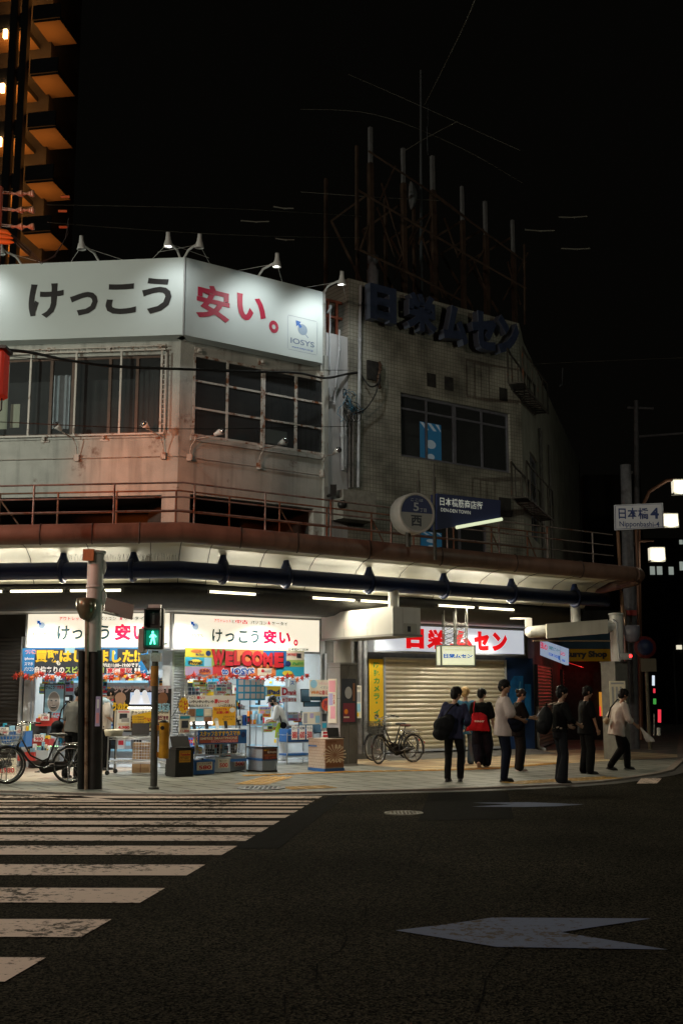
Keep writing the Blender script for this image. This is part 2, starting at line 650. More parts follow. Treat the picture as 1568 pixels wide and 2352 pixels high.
for i in range(len(kp) - 1):
	a, b, c, d = kp[i], kp[i + 1], ki[i + 1], ki[i]
	up = Vector((0, 0, 0.005))
	mb.quad(a + up, b + up, c + up, d + up)
	mb.quad(a + Vector((0, 0, -0.04)), b + Vector((0, 0, -0.04)), b + up, a + up)
	mb.quad(d + up, c + up, c, d)
kind(mb.build('kerb', KERB), 'structure')
# gutter strip of smoother concrete along the kerb
mb = MB()
ko = inset(kp, -0.32)
dz = Vector((0, 0, -0.026))
for i in range(len(kp) - 1):
	mb.quad(ko[i] + dz, ko[i + 1] + dz, kp[i + 1] + dz, kp[i] + dz)
kind(mb.build('gutter', mat('gutter_concrete', (0.05, 0.045, 0.04), 0.7, var=0.3, scale=2, bump=0.2)), 'structure')
# the decorated strip of paving next to the shops, following the walls
mb = MB()
zz = Vector((0, 0, 0.004))
def strip(fr, u0, u1, v0, v1, z=0.004):
	mb.add([fr.pt(u0, v1, z), fr.pt(u1, v1, z), fr.pt(u1, v0, z), fr.pt(u0, v0, z)], [(0, 1, 2, 3)])
strip(RW, 4.0, 13.5, -0.3, 4.1)
kind(mb.build('pavement_inlay', PAVE_PINK), 'structure')
mb = MB()
mb.add([LW.pt(-12, 4.3, .004), LW.pt(-1.2, 4.3, .004), LW.pt(-0.4, 0.2, .004), LW.pt(-12, 0.2, .004)], [(0, 1, 2, 3)])
kind(mb.build('pavement_inlay', tiles('cream_and_clay_paving_l', LW, (0.46, 0.39, 0.30), (0.26, 0.13, 0.08), (0.08, 0.06, 0.04), 0.80, 0.50, 0.012, 0.5, 0.3, 0.5, plan=True, bias=-0.4, dirt=0.25)), 'structure')
# concrete plinth under the shutters
mb = MB()
ua = RW.hit(842, 1740)[0]
mb.add([RW.pt(ua, 1.0, .012), RW.pt(uQ, 1.0, .012), RW.pt(uQ, -0.3, .13), RW.pt(ua, -0.3, .13)], [(0, 1, 2, 3)])
mb.add([RW.pt(ua, 1.0, .0), RW.pt(ua, 1.0, .012), RW.pt(ua, -0.3, .13), RW.pt(ua, -0.3, .0)], [(0, 1, 2, 3)])
kind(mb.build('shop_ramp', mat('ramp_concrete', (0.16, 0.15, 0.13), 0.8, var=0.25, scale=3, bump=0.3)), 'structure')
# tactile paving: raised yellow bars and blocks
TACT = mat('tactile_yellow', (0.42, 0.24, 0.05), 0.6, var=0.35, scale=3, bump=0.1)
mb = MB()
def tactile(a, b, w, bars=True):
	a, b = Vector((a.x, a.y, 0.0)), Vector((b.x, b.y, 0.0))
	L = (b - a).length
	t = (b - a) / L
	n = Vector((-t.y, t.x, 0))
	up = Vector((0, 0, .0065))
	mb.quad(a - n * w / 2 + up, b - n * w / 2 + up, b + n * w / 2 + up, a + n * w / 2 + up)
	k = 4
	T0 = mb.T
	for i in range(k):
		o = (i + .5) / k * w - w / 2
		s = 0.0
		while s < L - .1:
			c = a + t * (s + .14) + n * o + Vector((0, 0, .008))
			R3 = Matrix((t, n, Vector((0, 0, 1)))).transposed()
			mb.box(c, (.26, .035, .009), R3, .85)
			s += .3
g = ground
tactile(g(560, 1783), g(790, 1774), .3)
tactile(g(790, 1774), g(1010, 1770), .3)
tactile(g(1010, 1770), g(1130, 1766), .3)
tactile(g(1130, 1766), g(1305, 1752), .3)
tactile(g(1170, 1800), g(1400, 1787), .6)
tactile(g(575, 1803), g(640, 1785), .6)
tactile(g(655, 1812), g(760, 1808), .6)
kind(mb.build('tactile_paving', TACT), 'structure')
# -- road markings
ZR = -0.024
def rg(px, py):
	return ground(px, py, ZR)
WHITE_ROAD = worn_paint('road_paint_white', (0.64, 0.50, 0.42), 0.175)
mb = MB()
zp = 1568 / 1568
tops = [(1829, 1834), (1839, 1843), (1846, 1849), (1853, 1857), (1861.5, 1867), (1872, 1879), (1886, 1895), (1901, 1911.5), (1919, 1932), (1943, 1964), (1986, 2011), (2040, 2074), (2112, 2153), (2200, 2256)]
def edge_x(y):
	a, b = ground(745, 1826, ZR), ground(0, 2262, ZR)
	# right end line of the crossing
	dirx = (b - a)
	p = ground(400, y, ZR)
	t = (p.y - a.y) / dirx.y
	return a.x + dirx.x * t
for y0, y1 in tops:
	A, B = rg(0, y0 + 0), rg(0, y1)
	tilt = 0.028
	def P(yy, xx):
		base = rg(470, yy)
		return base
	c0, c1 = rg(500 if y0 < 1930 else 200, y0), rg(500 if y0 < 1930 else 200, y1)
	x0, x1 = edge_x(y0), edge_x(y1)
	xl = -14.0
	k = -0.012
	mb.add([(xl, c0.y + k * (xl - c0.x), ZR), (xl, c1.y + k * (xl - c1.x), ZR), (x1, c1.y + k * (x1 - c1.x), ZR), (x0, c0.y + k * (x0 - c0.x), ZR)], [(0, 1, 2, 3)])
# stop bars nearer the far kerb at the left
mb.add([rg(40, 1823), rg(175, 1838), rg(260, 1838), rg(170, 1827)], [(0, 1, 2, 3)])
mb.add([rg(-60, 1846.5), rg(-60, 1850), rg(84, 1850), rg(105, 1846.5)], [(0, 1, 2, 3)])
cw = kind(mb.build('crosswalk_marking', WHITE_ROAD), 'structure')
mb = MB()
mb.add([rg(1462, 1800), rg(1508, 1800), rg(1520, 1788), rg(1472, 1788)], [(0, 1, 2, 3)])
mb.add([rg(1496, 1762), rg(1503, 1764), rg(1532, 1695), rg(1524, 1695)], [(0, 1, 2, 3)])
kind(mb.build('lane_marking', WHITE_ROAD), 'structure')
BLUE_ROAD = worn_paint('road_paint_blue', (0.13, 0.15, 0.22), 0.13)
mb = MB()
def px31(x, y):
	return ((1331 + x * .8929) / 1.7417, (3100 + y * .8929) / 1.7417)
mb.add([rg(*px31(*p)) for p in ((280, 698), (500, 672), (718, 640), (1425, 645), (1020, 706), (1500, 784), (735, 772), (480, 730))], [(0, 7, 6, 4, 2, 1), (2, 4, 3), (6, 5, 4)])
mb.add([rg(*px31(*p)) for p in ((625, 126), (860, 123), (960, 126), (1125, 133), (1010, 141), (860, 145), (620, 143), (800, 133))], [(0, 7, 1), (1, 7, 5, 4, 3, 2), (7, 6, 5)])
kind(mb.build('bicycle_lane_arrow', BLUE_ROAD), 'structure')
# tarred patches and a saw cut in the road
PATCH = mat('asphalt_patch', (.006, .0055, .0045), .9, var=.5, scale=14, bump=.5, bscale=70, spec=.02)
m_ = MB()
for pts in (((985, 1822), (1165, 1818), (1180, 1882), (960, 1886)), ((520, 1950), (760, 1826), (800, 1826), (640, 1950))):
	m_.add([ground(x, y, -.0265) for x, y in pts], [(3, 2, 1, 0)])
kind(m_.build('road_patch', PATCH), 'structure')
m_ = MB()
rn = random.Random(8)
for (xa, ya), (xb, yb) in (((640, 2330), (1010, 1890)), ((1100, 2330), (1300, 1900)), ((820, 1990), (1500, 1960)), ((300, 2340), (1568, 2250))):
	a, b = ground(xa, ya, -.026), ground(xb, yb, -.026)
	n = Vector((-(b - a).y, (b - a).x, 0)).normalized()
	P = [a.lerp(b, k / 24) + n * rn.uniform(-.06, .06) for k in range(25)]
	for p, q in zip(P, P[1:]):
		w = rn.uniform(.0015, .005)
		m_.quad(p - n * w, q - n * w, q + n * w, p + n * w)
kind(m_.build('road_crack', mat('crack_tar', (.002, .002, .002), .9, spec=.02)), 'structure')
def manhole(px, py, r, z, label, mt):
	p = ground(px, py, z)
	m_ = MB()
	m_.lathe([(r * .01, .012), (r * .86, .012), (r * .86, .008), (r * .9, .008), (r * .9, .014), (r, .014), (r, 0)], 28, p, False)
	for k in range(-4, 5):
		for j in range(-4, 5):
			if k * k + j * j < 17:
				m_.box(p + Vector((k * r * .19, j * r * .19, .015)), (r * .12, r * .05, .006))
	tag(m_.build('manhole_cover', mt), label, 'manhole cover')
manhole(927, 1869, .27, -0.03, 'round pale manhole cover in the dark road before the bicycles', mat('manhole_pale', (.20, .185, .14), .6, var=.3, scale=6))
manhole(600, 1811, .42, 0.0, 'round grey manhole cover in the pavement near the tactile bars', mat('manhole_grey', (.20, .22, .24), .5, .4, var=.3, scale=6))
# -- wall with openings
def wall_skin(m_, fr, u0, u1, z0, z1, holes, v=0.0, depth=0.22):
	us = sorted({u0, u1, *[h[0] for h in holes], *[h[1] for h in holes]})
	zs = sorted({z0, z1, *[h[2] for h in holes], *[h[3] for h in holes]})
	us = [u for u in us if u0 - 1e-6 <= u <= u1 + 1e-6]
	zs = [z for z in zs if z0 - 1e-6 <= z <= z1 + 1e-6]
	for i in range(len(us) - 1):
		for j in range(len(zs) - 1):
			uc, zc = (us[i] + us[i + 1]) / 2, (zs[j] + zs[j + 1]) / 2
			if any(h[0] < uc < h[1] and h[2] < zc < h[3] for h in holes):
				continue
			m_.fquad(fr, us[i], us[i + 1], zs[j], zs[j + 1], v)
	for a, b, c, d in holes:
		p = lambda u, w, z: fr.pt(u, w, z)
		m_.quad(p(a, v, c), p(b, v, c), p(b, v - depth, c), p(a, v - depth, c))
		m_.quad(p(a, v - depth, d), p(b, v - depth, d), p(b, v, d), p(a, v, d))
		m_.quad(p(a, v - depth, c), p(a, v - depth, d), p(a, v, d), p(a, v, c))
		m_.quad(p(b, v, c), p(b, v, d), p(b, v - depth, d), p(b, v - depth, c))
def room_box(m_, fr, u0, u1, v0, v1, z0, z1):
	"""inward-looking box behind an opening: floor, ceiling, sides, back"""
	p = fr.pt
	m_.quad(p(u0, v0, z0), p(u1, v0, z0), p(u1, v1, z0), p(u0, v1, z0))
	m_.quad(p(u0, v0, z1), p(u0, v1, z1), p(u1, v1, z1), p(u1, v0, z1))
	m_.quad(p(u0, v0, z0), p(u0, v1, z0), p(u0, v1, z1), p(u0, v0, z1))
	m_.quad(p(u1, v0, z0), p(u1, v0, z1), p(u1, v1, z1), p(u1, v1, z0))
	m_.quad(p(u0, v1, z0), p(u1, v1, z0), p(u1, v1, z1), p(u0, v1, z1))
# -- corner shop building, upper storeys
ZT = 11.9
bld = thing('shop_building', 'rust stained pale corner building with an electronics shop below its canopy', 'building', Matrix.Translation(S))
UEND = RW.hit(747, 1000)[0]
LEND = -11.0
hw_r = RW.rect(442, 837, 744, 1022)       # upper right window
hw_r = (hw_r[0], hw_r[1], RW.hit(442, 1001)[1], RW.hit(442, 812)[1])
hw_l = (-10.4, LW.hit(376, 900)[0], LW.hit(376, 993)[1], LW.hit(376, 813)[1])
zlow_l = LW.hit(370, 1137)[1]
zlow_r = RW.hit(445, 1136)[1]
ZB = 5.0
low_l = (-10.4, LW.hit(371, 1150)[0], ZB, zlow_l)
low_r = (RW.hit(436, 1150)[0], UEND - .35, ZB, zlow_r)
m1 = MB()
wall_skin(m1, LW, LEND, 0, 3.5, ZT, [hw_l, low_l])
wall_skin(m1, RW, 0, UEND, 3.5, ZT, [hw_r, low_r])
# party walls, roof
for fr, u in ((LW, LEND), (RW, UEND)):
	m1.quad(fr.pt(u, 0, 0), fr.pt(u, -9, 0), fr.pt(u, -9, ZT), fr.pt(u, 0, ZT))
rp = [LW.pt(LEND, 0, ZT - .3), S + Vector((0, 0, ZT - .3)), RW.pt(UEND, 0, ZT - .3), RW.pt(UEND, -9, ZT - .3), LW.pt(LEND, -9, ZT - .3)]
m1.add(rp, [(0, 1, 2, 3, 4)])
m1.build('wall', STUCCO, bld)
# rooms behind the glass
m1 = MB()
room_box(m1, LW, hw_l[0] - .1, hw_l[1] + .1, -.23, -3.0, hw_l[2] - .4, hw_l[3] + .3)
room_box(m1, RW, hw_r[0] - .1, hw_r[1] + .1, -.23, -3.0, hw_r[2] - .4, hw_r[3] + .3)
room_box(m1, LW, low_l[0] - .1, low_l[1] + .1, -.23, -2.0, ZB - .05, zlow_l + .1)
room_box(m1, RW, low_r[0] - .1, low_r[1] + .05, -.23, -2.0, ZB - .05, zlow_r + .1)
m1.build('dark_interior', DARKROOM, bld)
# thin raised pilaster edges and ledges
m1 = MB()
m1.fbox(RW, UEND - .10, UEND + .02, 0.003, .10, 5.0, 10.2)
m1.fbox(RW, hw_r[0] - .05, hw_r[1] + .05, 0.003, .05, hw_r[2] - .12, hw_r[2] - .03)
m1.fbox(LW, hw_l[0] - .05, hw_l[1] + .05, 0.003, .05, hw_l[2] - .12, hw_l[2] - .03)
m1.build('ledge', STUCCO, bld)
def window(fr, h, mull, rows, fw, vfr, parent, fmat, name='window'):
	u0, u1, z0, z1 = h
	m_ = MB()
	for z in (z0, z1 - fw):
		m_.fbox(fr, u0, u1, vfr - .05, vfr, z, z + fw)
	for u, w in [(u0, fw), (u1 - fw, fw)] + mull:
		m_.fbox(fr, u, u + w, vfr - .048, vfr + .003, z0 + fw, z1 - fw)
	for z in rows:
		m_.fbox(fr, u0 + fw, u1 - fw, vfr - .04, vfr - .006, z, z + fw * .8)
	w = m_.build(name, fmat, parent)
	g_ = MB()
	g_.fquad(fr, u0 + .01, u1 - .01, z0 + .01, z1 - .01, vfr - .03)
	g_.build('pane', WINGLASS, w)
	return w
# left: dark sashes behind, white guard bars outside
mm = [(LW.hit(x, 900)[0], .07) for x in (-60, 110, 160, 245, 308)]
window(LW, hw_l, [(u, w) for u, w in mm], [], .05, -.10, bld, mat('brown_sash', (.10, .06, .04), .5, var=.2))
hh = hw_r[3] - hw_r[2]
mm = [(RW.hit(x, 920)[0] - .03, w) for x, w in ((522, .05), (602, .11), (679, .07))]
window(RW, hw_r, mm, [hw_r[2] + hh / 3, hw_r[2] + hh * 2 / 3], .06, .015, bld, RUSTWHITE)
m1 = MB()
for fr, h, xs, n in ((LW, hw_l, (-90, 0, 73, 177, 280, 373), 0),):
	for x in xs:
		u = fr.hit(x, 900)[0]
		m1.fbox(fr, u - .022, u + .022, .10, .14, h[2] - .03, h[3] + .06)
	m1.fbox(fr, h[0], h[1] + .05, .097, .143, h[2] - .07, h[2] - .03)
	m1.fbox(fr, h[0], h[1] + .05, .097, .143, h[3] + .06, h[3] + .10)
	uu = fr.hit(376, 900)[0]
	m1.fbox(fr, uu + .06, uu + .085, .105, .135, h[2], h[3])
	for k in range(16):
		z = h[2] + (h[3] - h[2]) * (k + .5) / 16
		m1.fbox(fr, uu, uu + .06, .11, .125, z - .008, z + .008)
	x = h[0]
	while x < h[1]:
		m1.fbox(fr, x, x + .012, .11, .13, h[3] + .10, h[3] + .16)
		x += .16
	m1.fbox(fr, h[0], h[1] + .05, .105, .135, h[3] + .16, h[3] + .18)
m1.build('window_guard', mat('old_white_steel', (.6, .56, .5), .5, rust=.22, rustscale=5, rustcol=(.2, .08, .03)), bld)
# bracket plates
m1 = MB()
for fr, pts in ((LW, [(116, 806), (254, 803), (371, 798), (104, 1009), (240, 1006), (368, 1001)]), (RW, [(455, 806), (600, 832), (735, 860), (446, 1006), (597, 1027), (738, 1049)])):
	for px, py in pts:
		u, z = fr.hit(px, py)
		m1 = MB()
		m1.fbox(fr, u - .10, u + .10, .003, .03, z - .08, z + .08)
		m1.fbox(fr, u - .03, u + .03, .03, .13, z - .04, z + .04)
		m1.build('bracket_plate', RUSTWHITE, bld)
# curtain and papers seen through the left window
m1 = MB()
u0, u1, z0, z1 = LW.rect(122, 862, 160, 985, -.4)
pts = [LW.pt(u0 + (u1 - u0) * k / 10, -.4 + .04 * math.sin(k * 1.9), 0) for k in range(11)]
for a, b in zip(pts, pts[1:]):
	m1.quad(a + Vector((0, 0, z0)), b + Vector((0, 0, z0)), b + Vector((0, 0, z1)), a + Vector((0, 0, z1)))
m1.build('curtain', mat('pale_curtain', (.55, .58, .6), .9, var=.1), bld)
m1 = MB()
m1.fbox(LW, *LW.rect(24, 928, 45, 982, -.3)[:2], -.31, -.30, *LW.rect(24, 928, 45, 982, -.3)[2:])
m1.fbox(LW, *LW.rect(-30, 812, 18, 985, -.3)[:2], -.36, -.34, *LW.rect(-30, 812, 18, 985, -.3)[2:])
m1.build('window_paper', mat('yellowed_paper', (.6, .58, .42), .9), bld)
m1 = MB()
a = RW.rect(607, 988, 659, 1020, -.12)
m1.fbox(RW, a[0], a[1], -.5, -.12, a[2], a[3])
m1.fbox(RW, a[0] + .03, a[1] - .03, -.118, -.112, a[2] + .10, a[3] - .03)
m1.build('air_unit', mat('air_unit_grey', (.4, .4, .38), .6), bld)
# cable conduit lines
m1 = MB()
zc_l, zc_r = LW.hit(200, 1053)[1], RW.hit(580, 1071)[1]
m1.tube([LW.pt(LEND, .03, zc_l), LW.pt(0.02, .03, zc_l), RW.pt(.02, .03, zc_r), RW.pt(UEND - .1, .03, zc_r)], .013, 6)
for fr, xs, z in ((LW, (177, 376), zc_l), (RW, (434, 593, 737), zc_r)):
	for x in xs:
		u = fr.hit(x, 1055)[0]
		m1.box(fr.pt(u, .05, z), (.12, .12, .12))
m1.build('conduit', mat('old_conduit', (.42, .38, .33), .6, rust=.2), bld)
# small lamps on curved arms (unlit bulbs)
BULB = mat('bulb_white', (.75, .74, .7), .25)
CHROME = mat('bulb_mirror', (.6, .6, .62), .15, .9)
def bulb_lamp(fr, head, foot, label):
	hu, hz = fr.hit(*head, .55)
	fu, fz = fr.hit(*foot, .05)
	M = fr.mat(fu, .05, fz)
	t = thing('bulb_lamp', label, 'lamp', M, 'bulb lamps under the upper windows')
	m_ = MB()
	m_.box(fr.pt(fu, .06, fz), (.1, .1, .16))
	m_.tube([fr.pt(fu, .08, fz), fr.pt(fu, .14, fz + .25), fr.pt(fu + (hu - fu) * .15, .25, fz + .42), fr.pt(hu, .5, hz - .12)], .014, 6)
	m_.build('arm', RUSTWHITE, t)
	d = (fr.pt(hu, .56, hz) - fr.pt(fu + (hu - fu) * .15, .25, fz + .42)).normalized()
	M2 = Matrix.Translation(fr.pt(hu, .5, hz - .1)) @ d.to_track_quat('Z', 'Y').to_matrix().to_4x4()
	m_ = MB(M2)
	m_.lathe([(.02, 0), (.04, .01), (.05, .06), (.075, .13), (.085, .19)], 12)
	m_.build('bulb', BULB, t)
	m_ = MB(M2)
	m_.lathe([(.085, .19), (.08, .23), (.05, .26), (.01, .27)], 12)
	m_.build('bulb_top', CHROME, t)
bulb_lamp(LW, (140, 978), (177, 1052), 'small white bulb lamp on a bent arm below the pale curtain')
bulb_lamp(LW, (342, 975), (376, 1047), 'small bulb lamp beside the orange lit corner pillar')
bulb_lamp(RW, (494, 988), (434, 1051), 'bulb lamp with long leaning arm right of the corner pillar')
bulb_lamp(RW, (641, 1011), (593, 1071), 'bulb lamp in front of the grey air unit in the window')
bulb_lamp(RW, (768, 1032), (737, 1087), 'bulb lamp at the building edge beside the white wall pipes')
# -- roof sign above the windows
SV = .42
ztop, zbot = RW.hit(420, 589, SV)[1], RW.hit(416, 767, SV)[1]
SIGN = mat('sign_panel_white', (.57, .64, .63), .45, var=.03, scale=.8)
usr = RW.hit(741, 750, SV)[0]
def bend_off(v):          # bend point of the walls pushed out by v
	b = (LW.n + RW.n)
	return S + b * (v / (1 + LW.n.dot(RW.n)))
sign = thing('roof_sign', 'long white folded rooftop sign with giant black and red lettering', 'sign', Matrix.Translation(bend_off(SV) + Vector((0, 0, zbot))))
B1, B0 = bend_off(SV), bend_off(.03)
duR, duL = (B1 - RW.pt(0, SV, 0)).dot(RW.u), (B1 - LW.pt(0, SV, 0)).dot(LW.u)
# the light gap at the fold: two separate panels
m1 = MB()
ul0, ul1 = -10.9, duL - .02
m1.fbox(LW, ul0, ul1, .05, SV, zbot, ztop)
m1.build('panel', SIGN, sign)
m1 = MB()
m1.fbox(RW, duR + .02, usr, .05, SV, zbot, ztop)
m1.build('panel', SIGN, sign)
m1 = MB()
m1.tube([B1 + Vector((0, 0, zbot - .02)), B1 + Vector((0, 0, ztop + .02))], .025, 8)
u_ = RW.hit(751, 740, .2)[0]
m1.fbox(RW, usr + .004, usr + .16, .03, .20, zbot + .05, ztop - .02)
m1.build('frame', mat('sign_frame_grey', (.32, .33, .33), .5), sign)
BLK = mat('sign_letter_black', (.012, .012, .013), .5)
RED = mat('sign_letter_red', (.42, .02, .055), .5, var=.12, scale=3)
m1 = MB()
for ch, x0, y0, x1, y1 in (('け', 66, 651, 145, 730), ('っ', 160, 670, 224, 724), ('こ', 243, 651, 313, 721), ('う', 326, 637, 394, 720)):
	m1.ptext(ch, LW, x0, y0, x1, y1, SV + .012, .03)
m1.build('lettering', BLK, sign)
m1 = MB()
uA = RW.rect(450, 650, 527, 740, SV)
zA0, zA1 = RW.hit(488, 735, SV)[1], RW.hit(488, 656, SV)[1]
m1.text('安', RW, uA[0], uA[1], zA0, zA1, SV + .012, .03)
a = RW.rect(543, 676, 610, 738, SV)
m1.text('い', RW, a[0], a[1], RW.hit(580, 739, SV)[1], RW.hit(580, 680, SV)[1], SV + .012, .035)
a = RW.rect(617, 736, 639, 765, SV)
m1.text('。', RW, a[0], a[1], a[2], a[3], SV + .012, .03)
m1.build('lettering', RED, sign)
def shop_logo(m_blue, m_grey, m_txt, m_line, fr, cu, cz, w, v, word='IOSYS', url='www.iosys.co.jp', url_to_blue=True):
	"""a circle with an arrow breaking out of it, over the shop name"""
	r = w * .16
	c = (cu + w * .0, cz + w * .16)
	for k in range(28):
		a0, a1 = 2 * math.pi * k / 28, 2 * math.pi * (k + 1) / 28
		m_grey.add([fr.pt(c[0], v, c[1]), fr.pt(c[0] + r * math.cos(a0), v, c[1] + r * math.sin(a0)), fr.pt(c[0] + r * math.cos(a1), v, c[1] + r * math.sin(a1))], [(0, 1, 2)])
	d = r
	m_grey.add([fr.pt(c[0] + x * d, v + .001, c[1] + z * d) for x, z in ((.55, -.85), (.68, -.72), (1.25, -1.25), (1.12, -1.38))], [(0, 1, 2, 3)])
	arrow = [(-1.45, 1.45), (-.35, 1.35), (-.65, 1.05), (-.15, .5), (-.55, .15), (-1.0, .65), (-1.35, .35)]
	m_blue.add([fr.pt(c[0] + x * d, v + .003, c[1] + z * d) for x, z in arrow], [(0, 6, 5, 4, 3, 2, 1)])
	m_txt.text(word, fr, cu - w * .40, cu + w * .40, cz - w * .30, cz - w * .14, v, .015)
	(m_blue if url_to_blue else m_txt).text(url, fr, cu - w * .36, cu + w * .36, cz - w * .44, cz - w * .37, v, .01)
	e = w * .5
	h0, h1 = cz - e, cz + e
	lw = w * .008
	for a, b, c2, d2 in ((cu - e + .02, cu + e - .02, h0, h0 + lw), (cu - e + .02, cu + e - .02, h1 - lw, h1), (cu - e, cu - e + lw, h0 + .02, h1 - .02), (cu + e - lw, cu + e, h0 + .02, h1 - .02)):
		m_line.fquad(fr, a, b, c2, d2, v)
LBLUE = mat('logo_blue', (.02, .12, .42), .5)
LGREY = mat('logo_grey', (.25, .33, .42), .5)
LTXT = mat('logo_slate', (.16, .22, .32), .5)
a = RW.rect(660, 740, 728, 805, SV)
cz = (RW.hit(694, 727 + 4, SV)[1] + RW.hit(694, 812 - 4, SV)[1]) / 2
b1, b2, b3, b4 = MB(), MB(), MB(), MB()
shop_logo(b1, b2, b3, b4, RW, (a[0] + a[1]) / 2, cz, a[1] - a[0], SV + .008)
b1.build('logo_arrow', LBLUE, sign)
b2.build('logo_circle', LGREY, sign)
b3.build('logo_name', LTXT, sign)
b4.build('logo_border', LTXT, sign)
# floodlights leaning out over the sign
LAMPWHITE = mat('floodlight_enamel', (.55, .55, .53), .4, var=.1)
GLOWW = mat('floodlight_glow', (1, 1, 1), .3, emit=(1, .97, .88), estr=14.0)
DEAD = mat('floodlight_unlit', (.25, .25, .25), .3)
def flood(fr, head, foot, lit, label, out=1.0, energy=60.0):
	v1 = SV + out
	hu, hz = fr.hit(*head, v1)
	fu, _ = fr.hit(*foot, SV - .1)
	top = fr.pt(fu, SV - .1, ztop)
	H = fr.pt(hu, v1, hz)
	t = thing('floodlight', label, 'floodlight', fr.mat(fu, SV - .1, ztop), 'floodlights over the roof sign')
	m_ = MB()
	mid = top + (H - top) * .25 + Vector((0, 0, .12))
	m_.tube([top - Vector((0, 0, .25)), top + Vector((0, 0, .05)), mid, H], .028, 8)
	m_.tube([H - fr.u * .0 - Vector((0, 0, .05)), fr.pt(fu + .7, SV - .1, ztop)], .005, 4)
	m_.tube([H - Vector((0, 0, .05)), fr.pt(fu - .7, SV - .1, ztop)], .005, 4)
	m_.build('arm', WHITEP, t)
	aim = fr.pt(fu + (hu - fu) * .5, SV, ztop - 1.1)
	q = (aim + fr.n * (out * .75) - Vector((0, 0, 1.2)) - H).to_track_quat('Z', 'Y').to_matrix().to_4x4()
	M2 = Matrix.Translation(H) @ q @ Matrix.Scale(.66, 4)
	m_ = MB(M2)
	m_.lathe([(.01, -.30), (.07, -.30), (.075, -.16), (.085, -.14), (.09, -.05), (.115, .0), (.155, .17), (.16, .20), (.15, .20), (.10, .05), (.01, .04)], 16)
	m_.build('lamp_head', LAMPWHITE, t)
	m_ = MB(M2)
	m_.lathe([(.01, .15), (.14, .15), (.12, .10), (.01, .10)], 16)
	m_.build('lens', GLOWW if lit else DEAD, t)
	if lit:
		lamp('floodlight_beam', 'SPOT', energy, (.95, 1, .98), M2 @ Vector((0, 0, .24)), t, aim, .07, spot=115, blend=.9)
flood(LW, (2, 571), (48, 603), False, 'unlit floodlight at the far left end of the roof sign', .55)
flood(LW, (187, 560), (226, 597), False, 'unlit reddish floodlight over the left half of the roof sign', .55)
flood(LW, (386, 553), (413, 590), True, 'lit floodlight just left of the fold in the roof sign', 1.1, 42)
flood(RW, (458, 556), (424, 590), False, 'floodlight just right of the fold, its lens turned away', 1.0)
flood(RW, (636, 600), (594, 630), True, 'lit floodlight over the middle of the red lettering', 1.2, 70)
flood(RW, (785, 641), (744, 668), True, 'lit floodlight at the right end of the roof sign', 1.2, 100)
# two more lamps stand further along, outside the frame to the left
lamp_u = LW.hit(-90, 560, SV + .8)[0]
flood(LW, (-90, 565), (-60, 603), True, 'lit floodlight beyond the left end of the lettering', 1.1, 55)
# -- tiled radio shop building
ZTT = 12.5
UT0 = RW.hit(800, 800)[0]
tb = thing('tiled_building', 'dingy mosaic tiled building with dark windows and blue rooftop letters', 'building', RW.mat(UT0, 0, 0))
MOSAIC = tiles('mosaic_tile', RW, (.50, .48, .40), (.44, .425, .355), (.29, .28, .23), .105, .105, .011, .35, .3, 0.0, dirt=.72)
MOSAIC_D = tiles('mosaic_tile_side', DW, (.33, .32, .27), (.29, .28, .24), (.10, .095, .08), .21, .105, .012, .5, .5, 0.0, dirt=.5)
wt = (RW.hit(920, 950)[0], RW.hit(1172, 1020)[0], RW.hit(920, 1047)[1], RW.hit(920, 901)[1])
wl = (RW.hit(964, 1220)[0], RW.hit(1120, 1230)[0], RW.hit(1010, 1262)[1], RW.hit(1010, 1185)[1])
m1 = MB()
ztr = RW.hit(1190, 737)[1]
wall_skin(m1, RW, UT0, uQ, 4.4, ZTT, [wt, wl])
m1.quad(RW.pt(UT0, 0, 0), RW.pt(UT0, -7, 0), RW.pt(UT0, -7, ZTT), RW.pt(UT0, 0, ZTT))
m1.quad(RW.pt(UT0, 0, ZTT), RW.pt(uQ, 0, ZTT), RW.pt(uQ, -7, ZTT), RW.pt(UT0, -7, ZTT))
m1.build('wall', MOSAIC, tb)
m1 = MB()
ZS = DW.hit(1300, 999)[1]
wall_skin(m1, DW, 0, 20, 4.4, ZS, [(1.6, 3.6, 6.3, 9.0)])
m1.add([DW.pt(0, 0, ZS), DW.pt(.9, 0, ZS), DW.pt(.02, 0, ZTT)], [(0, 1, 2)])
m1.quad(DW.pt(20, 0, 0), DW.pt(20, -6, 0), DW.pt(20, -6, ZS), DW.pt(20, 0, ZS))
m1.build('side_wall', mat('side_stucco', (.30, .30, .25), .85, var=.2, scale=1.5, bump=.3, streak=.5), tb)
m1 = MB()
room_box(m1, RW, wt[0] - .05, wt[1] + .05, -.23, -2.5, wt[2] - .3, wt[3] + .2)
room_box(m1, RW, wl[0] - .05, wl[1] + .05, -.23, -2.0, wl[2] - .3, wl[3] + .2)
room_box(m1, DW, 1.5, 3.7, -.23, -2.0, 6.2, 9.1)
m1.build('dark_interior', DARKROOM, tb)
ALU = mat('window_aluminium', (.26, .26, .30), .4, .5, var=.15)
def tile_mull(xs, y, w):
	return [(RW.hit(x, y)[0] - w / 2, w) for x in xs]
hz = wt[3] - (wt[3] - wt[2]) * .245
window(RW, wt, tile_mull((984, 1111), 1000, .06) + tile_mull((1048,), 1000, .12), [hz], .07, -.08, tb, ALU)
window(RW, wl, tile_mull((1003, 1060), 1225, .07), [], .06, -.08, tb, ALU)
window(DW, (1.6, 3.6, 6.3, 9.0), [(2.56, .08)], [7.6], .07, -.08, tb, ALU)
m1 = MB()
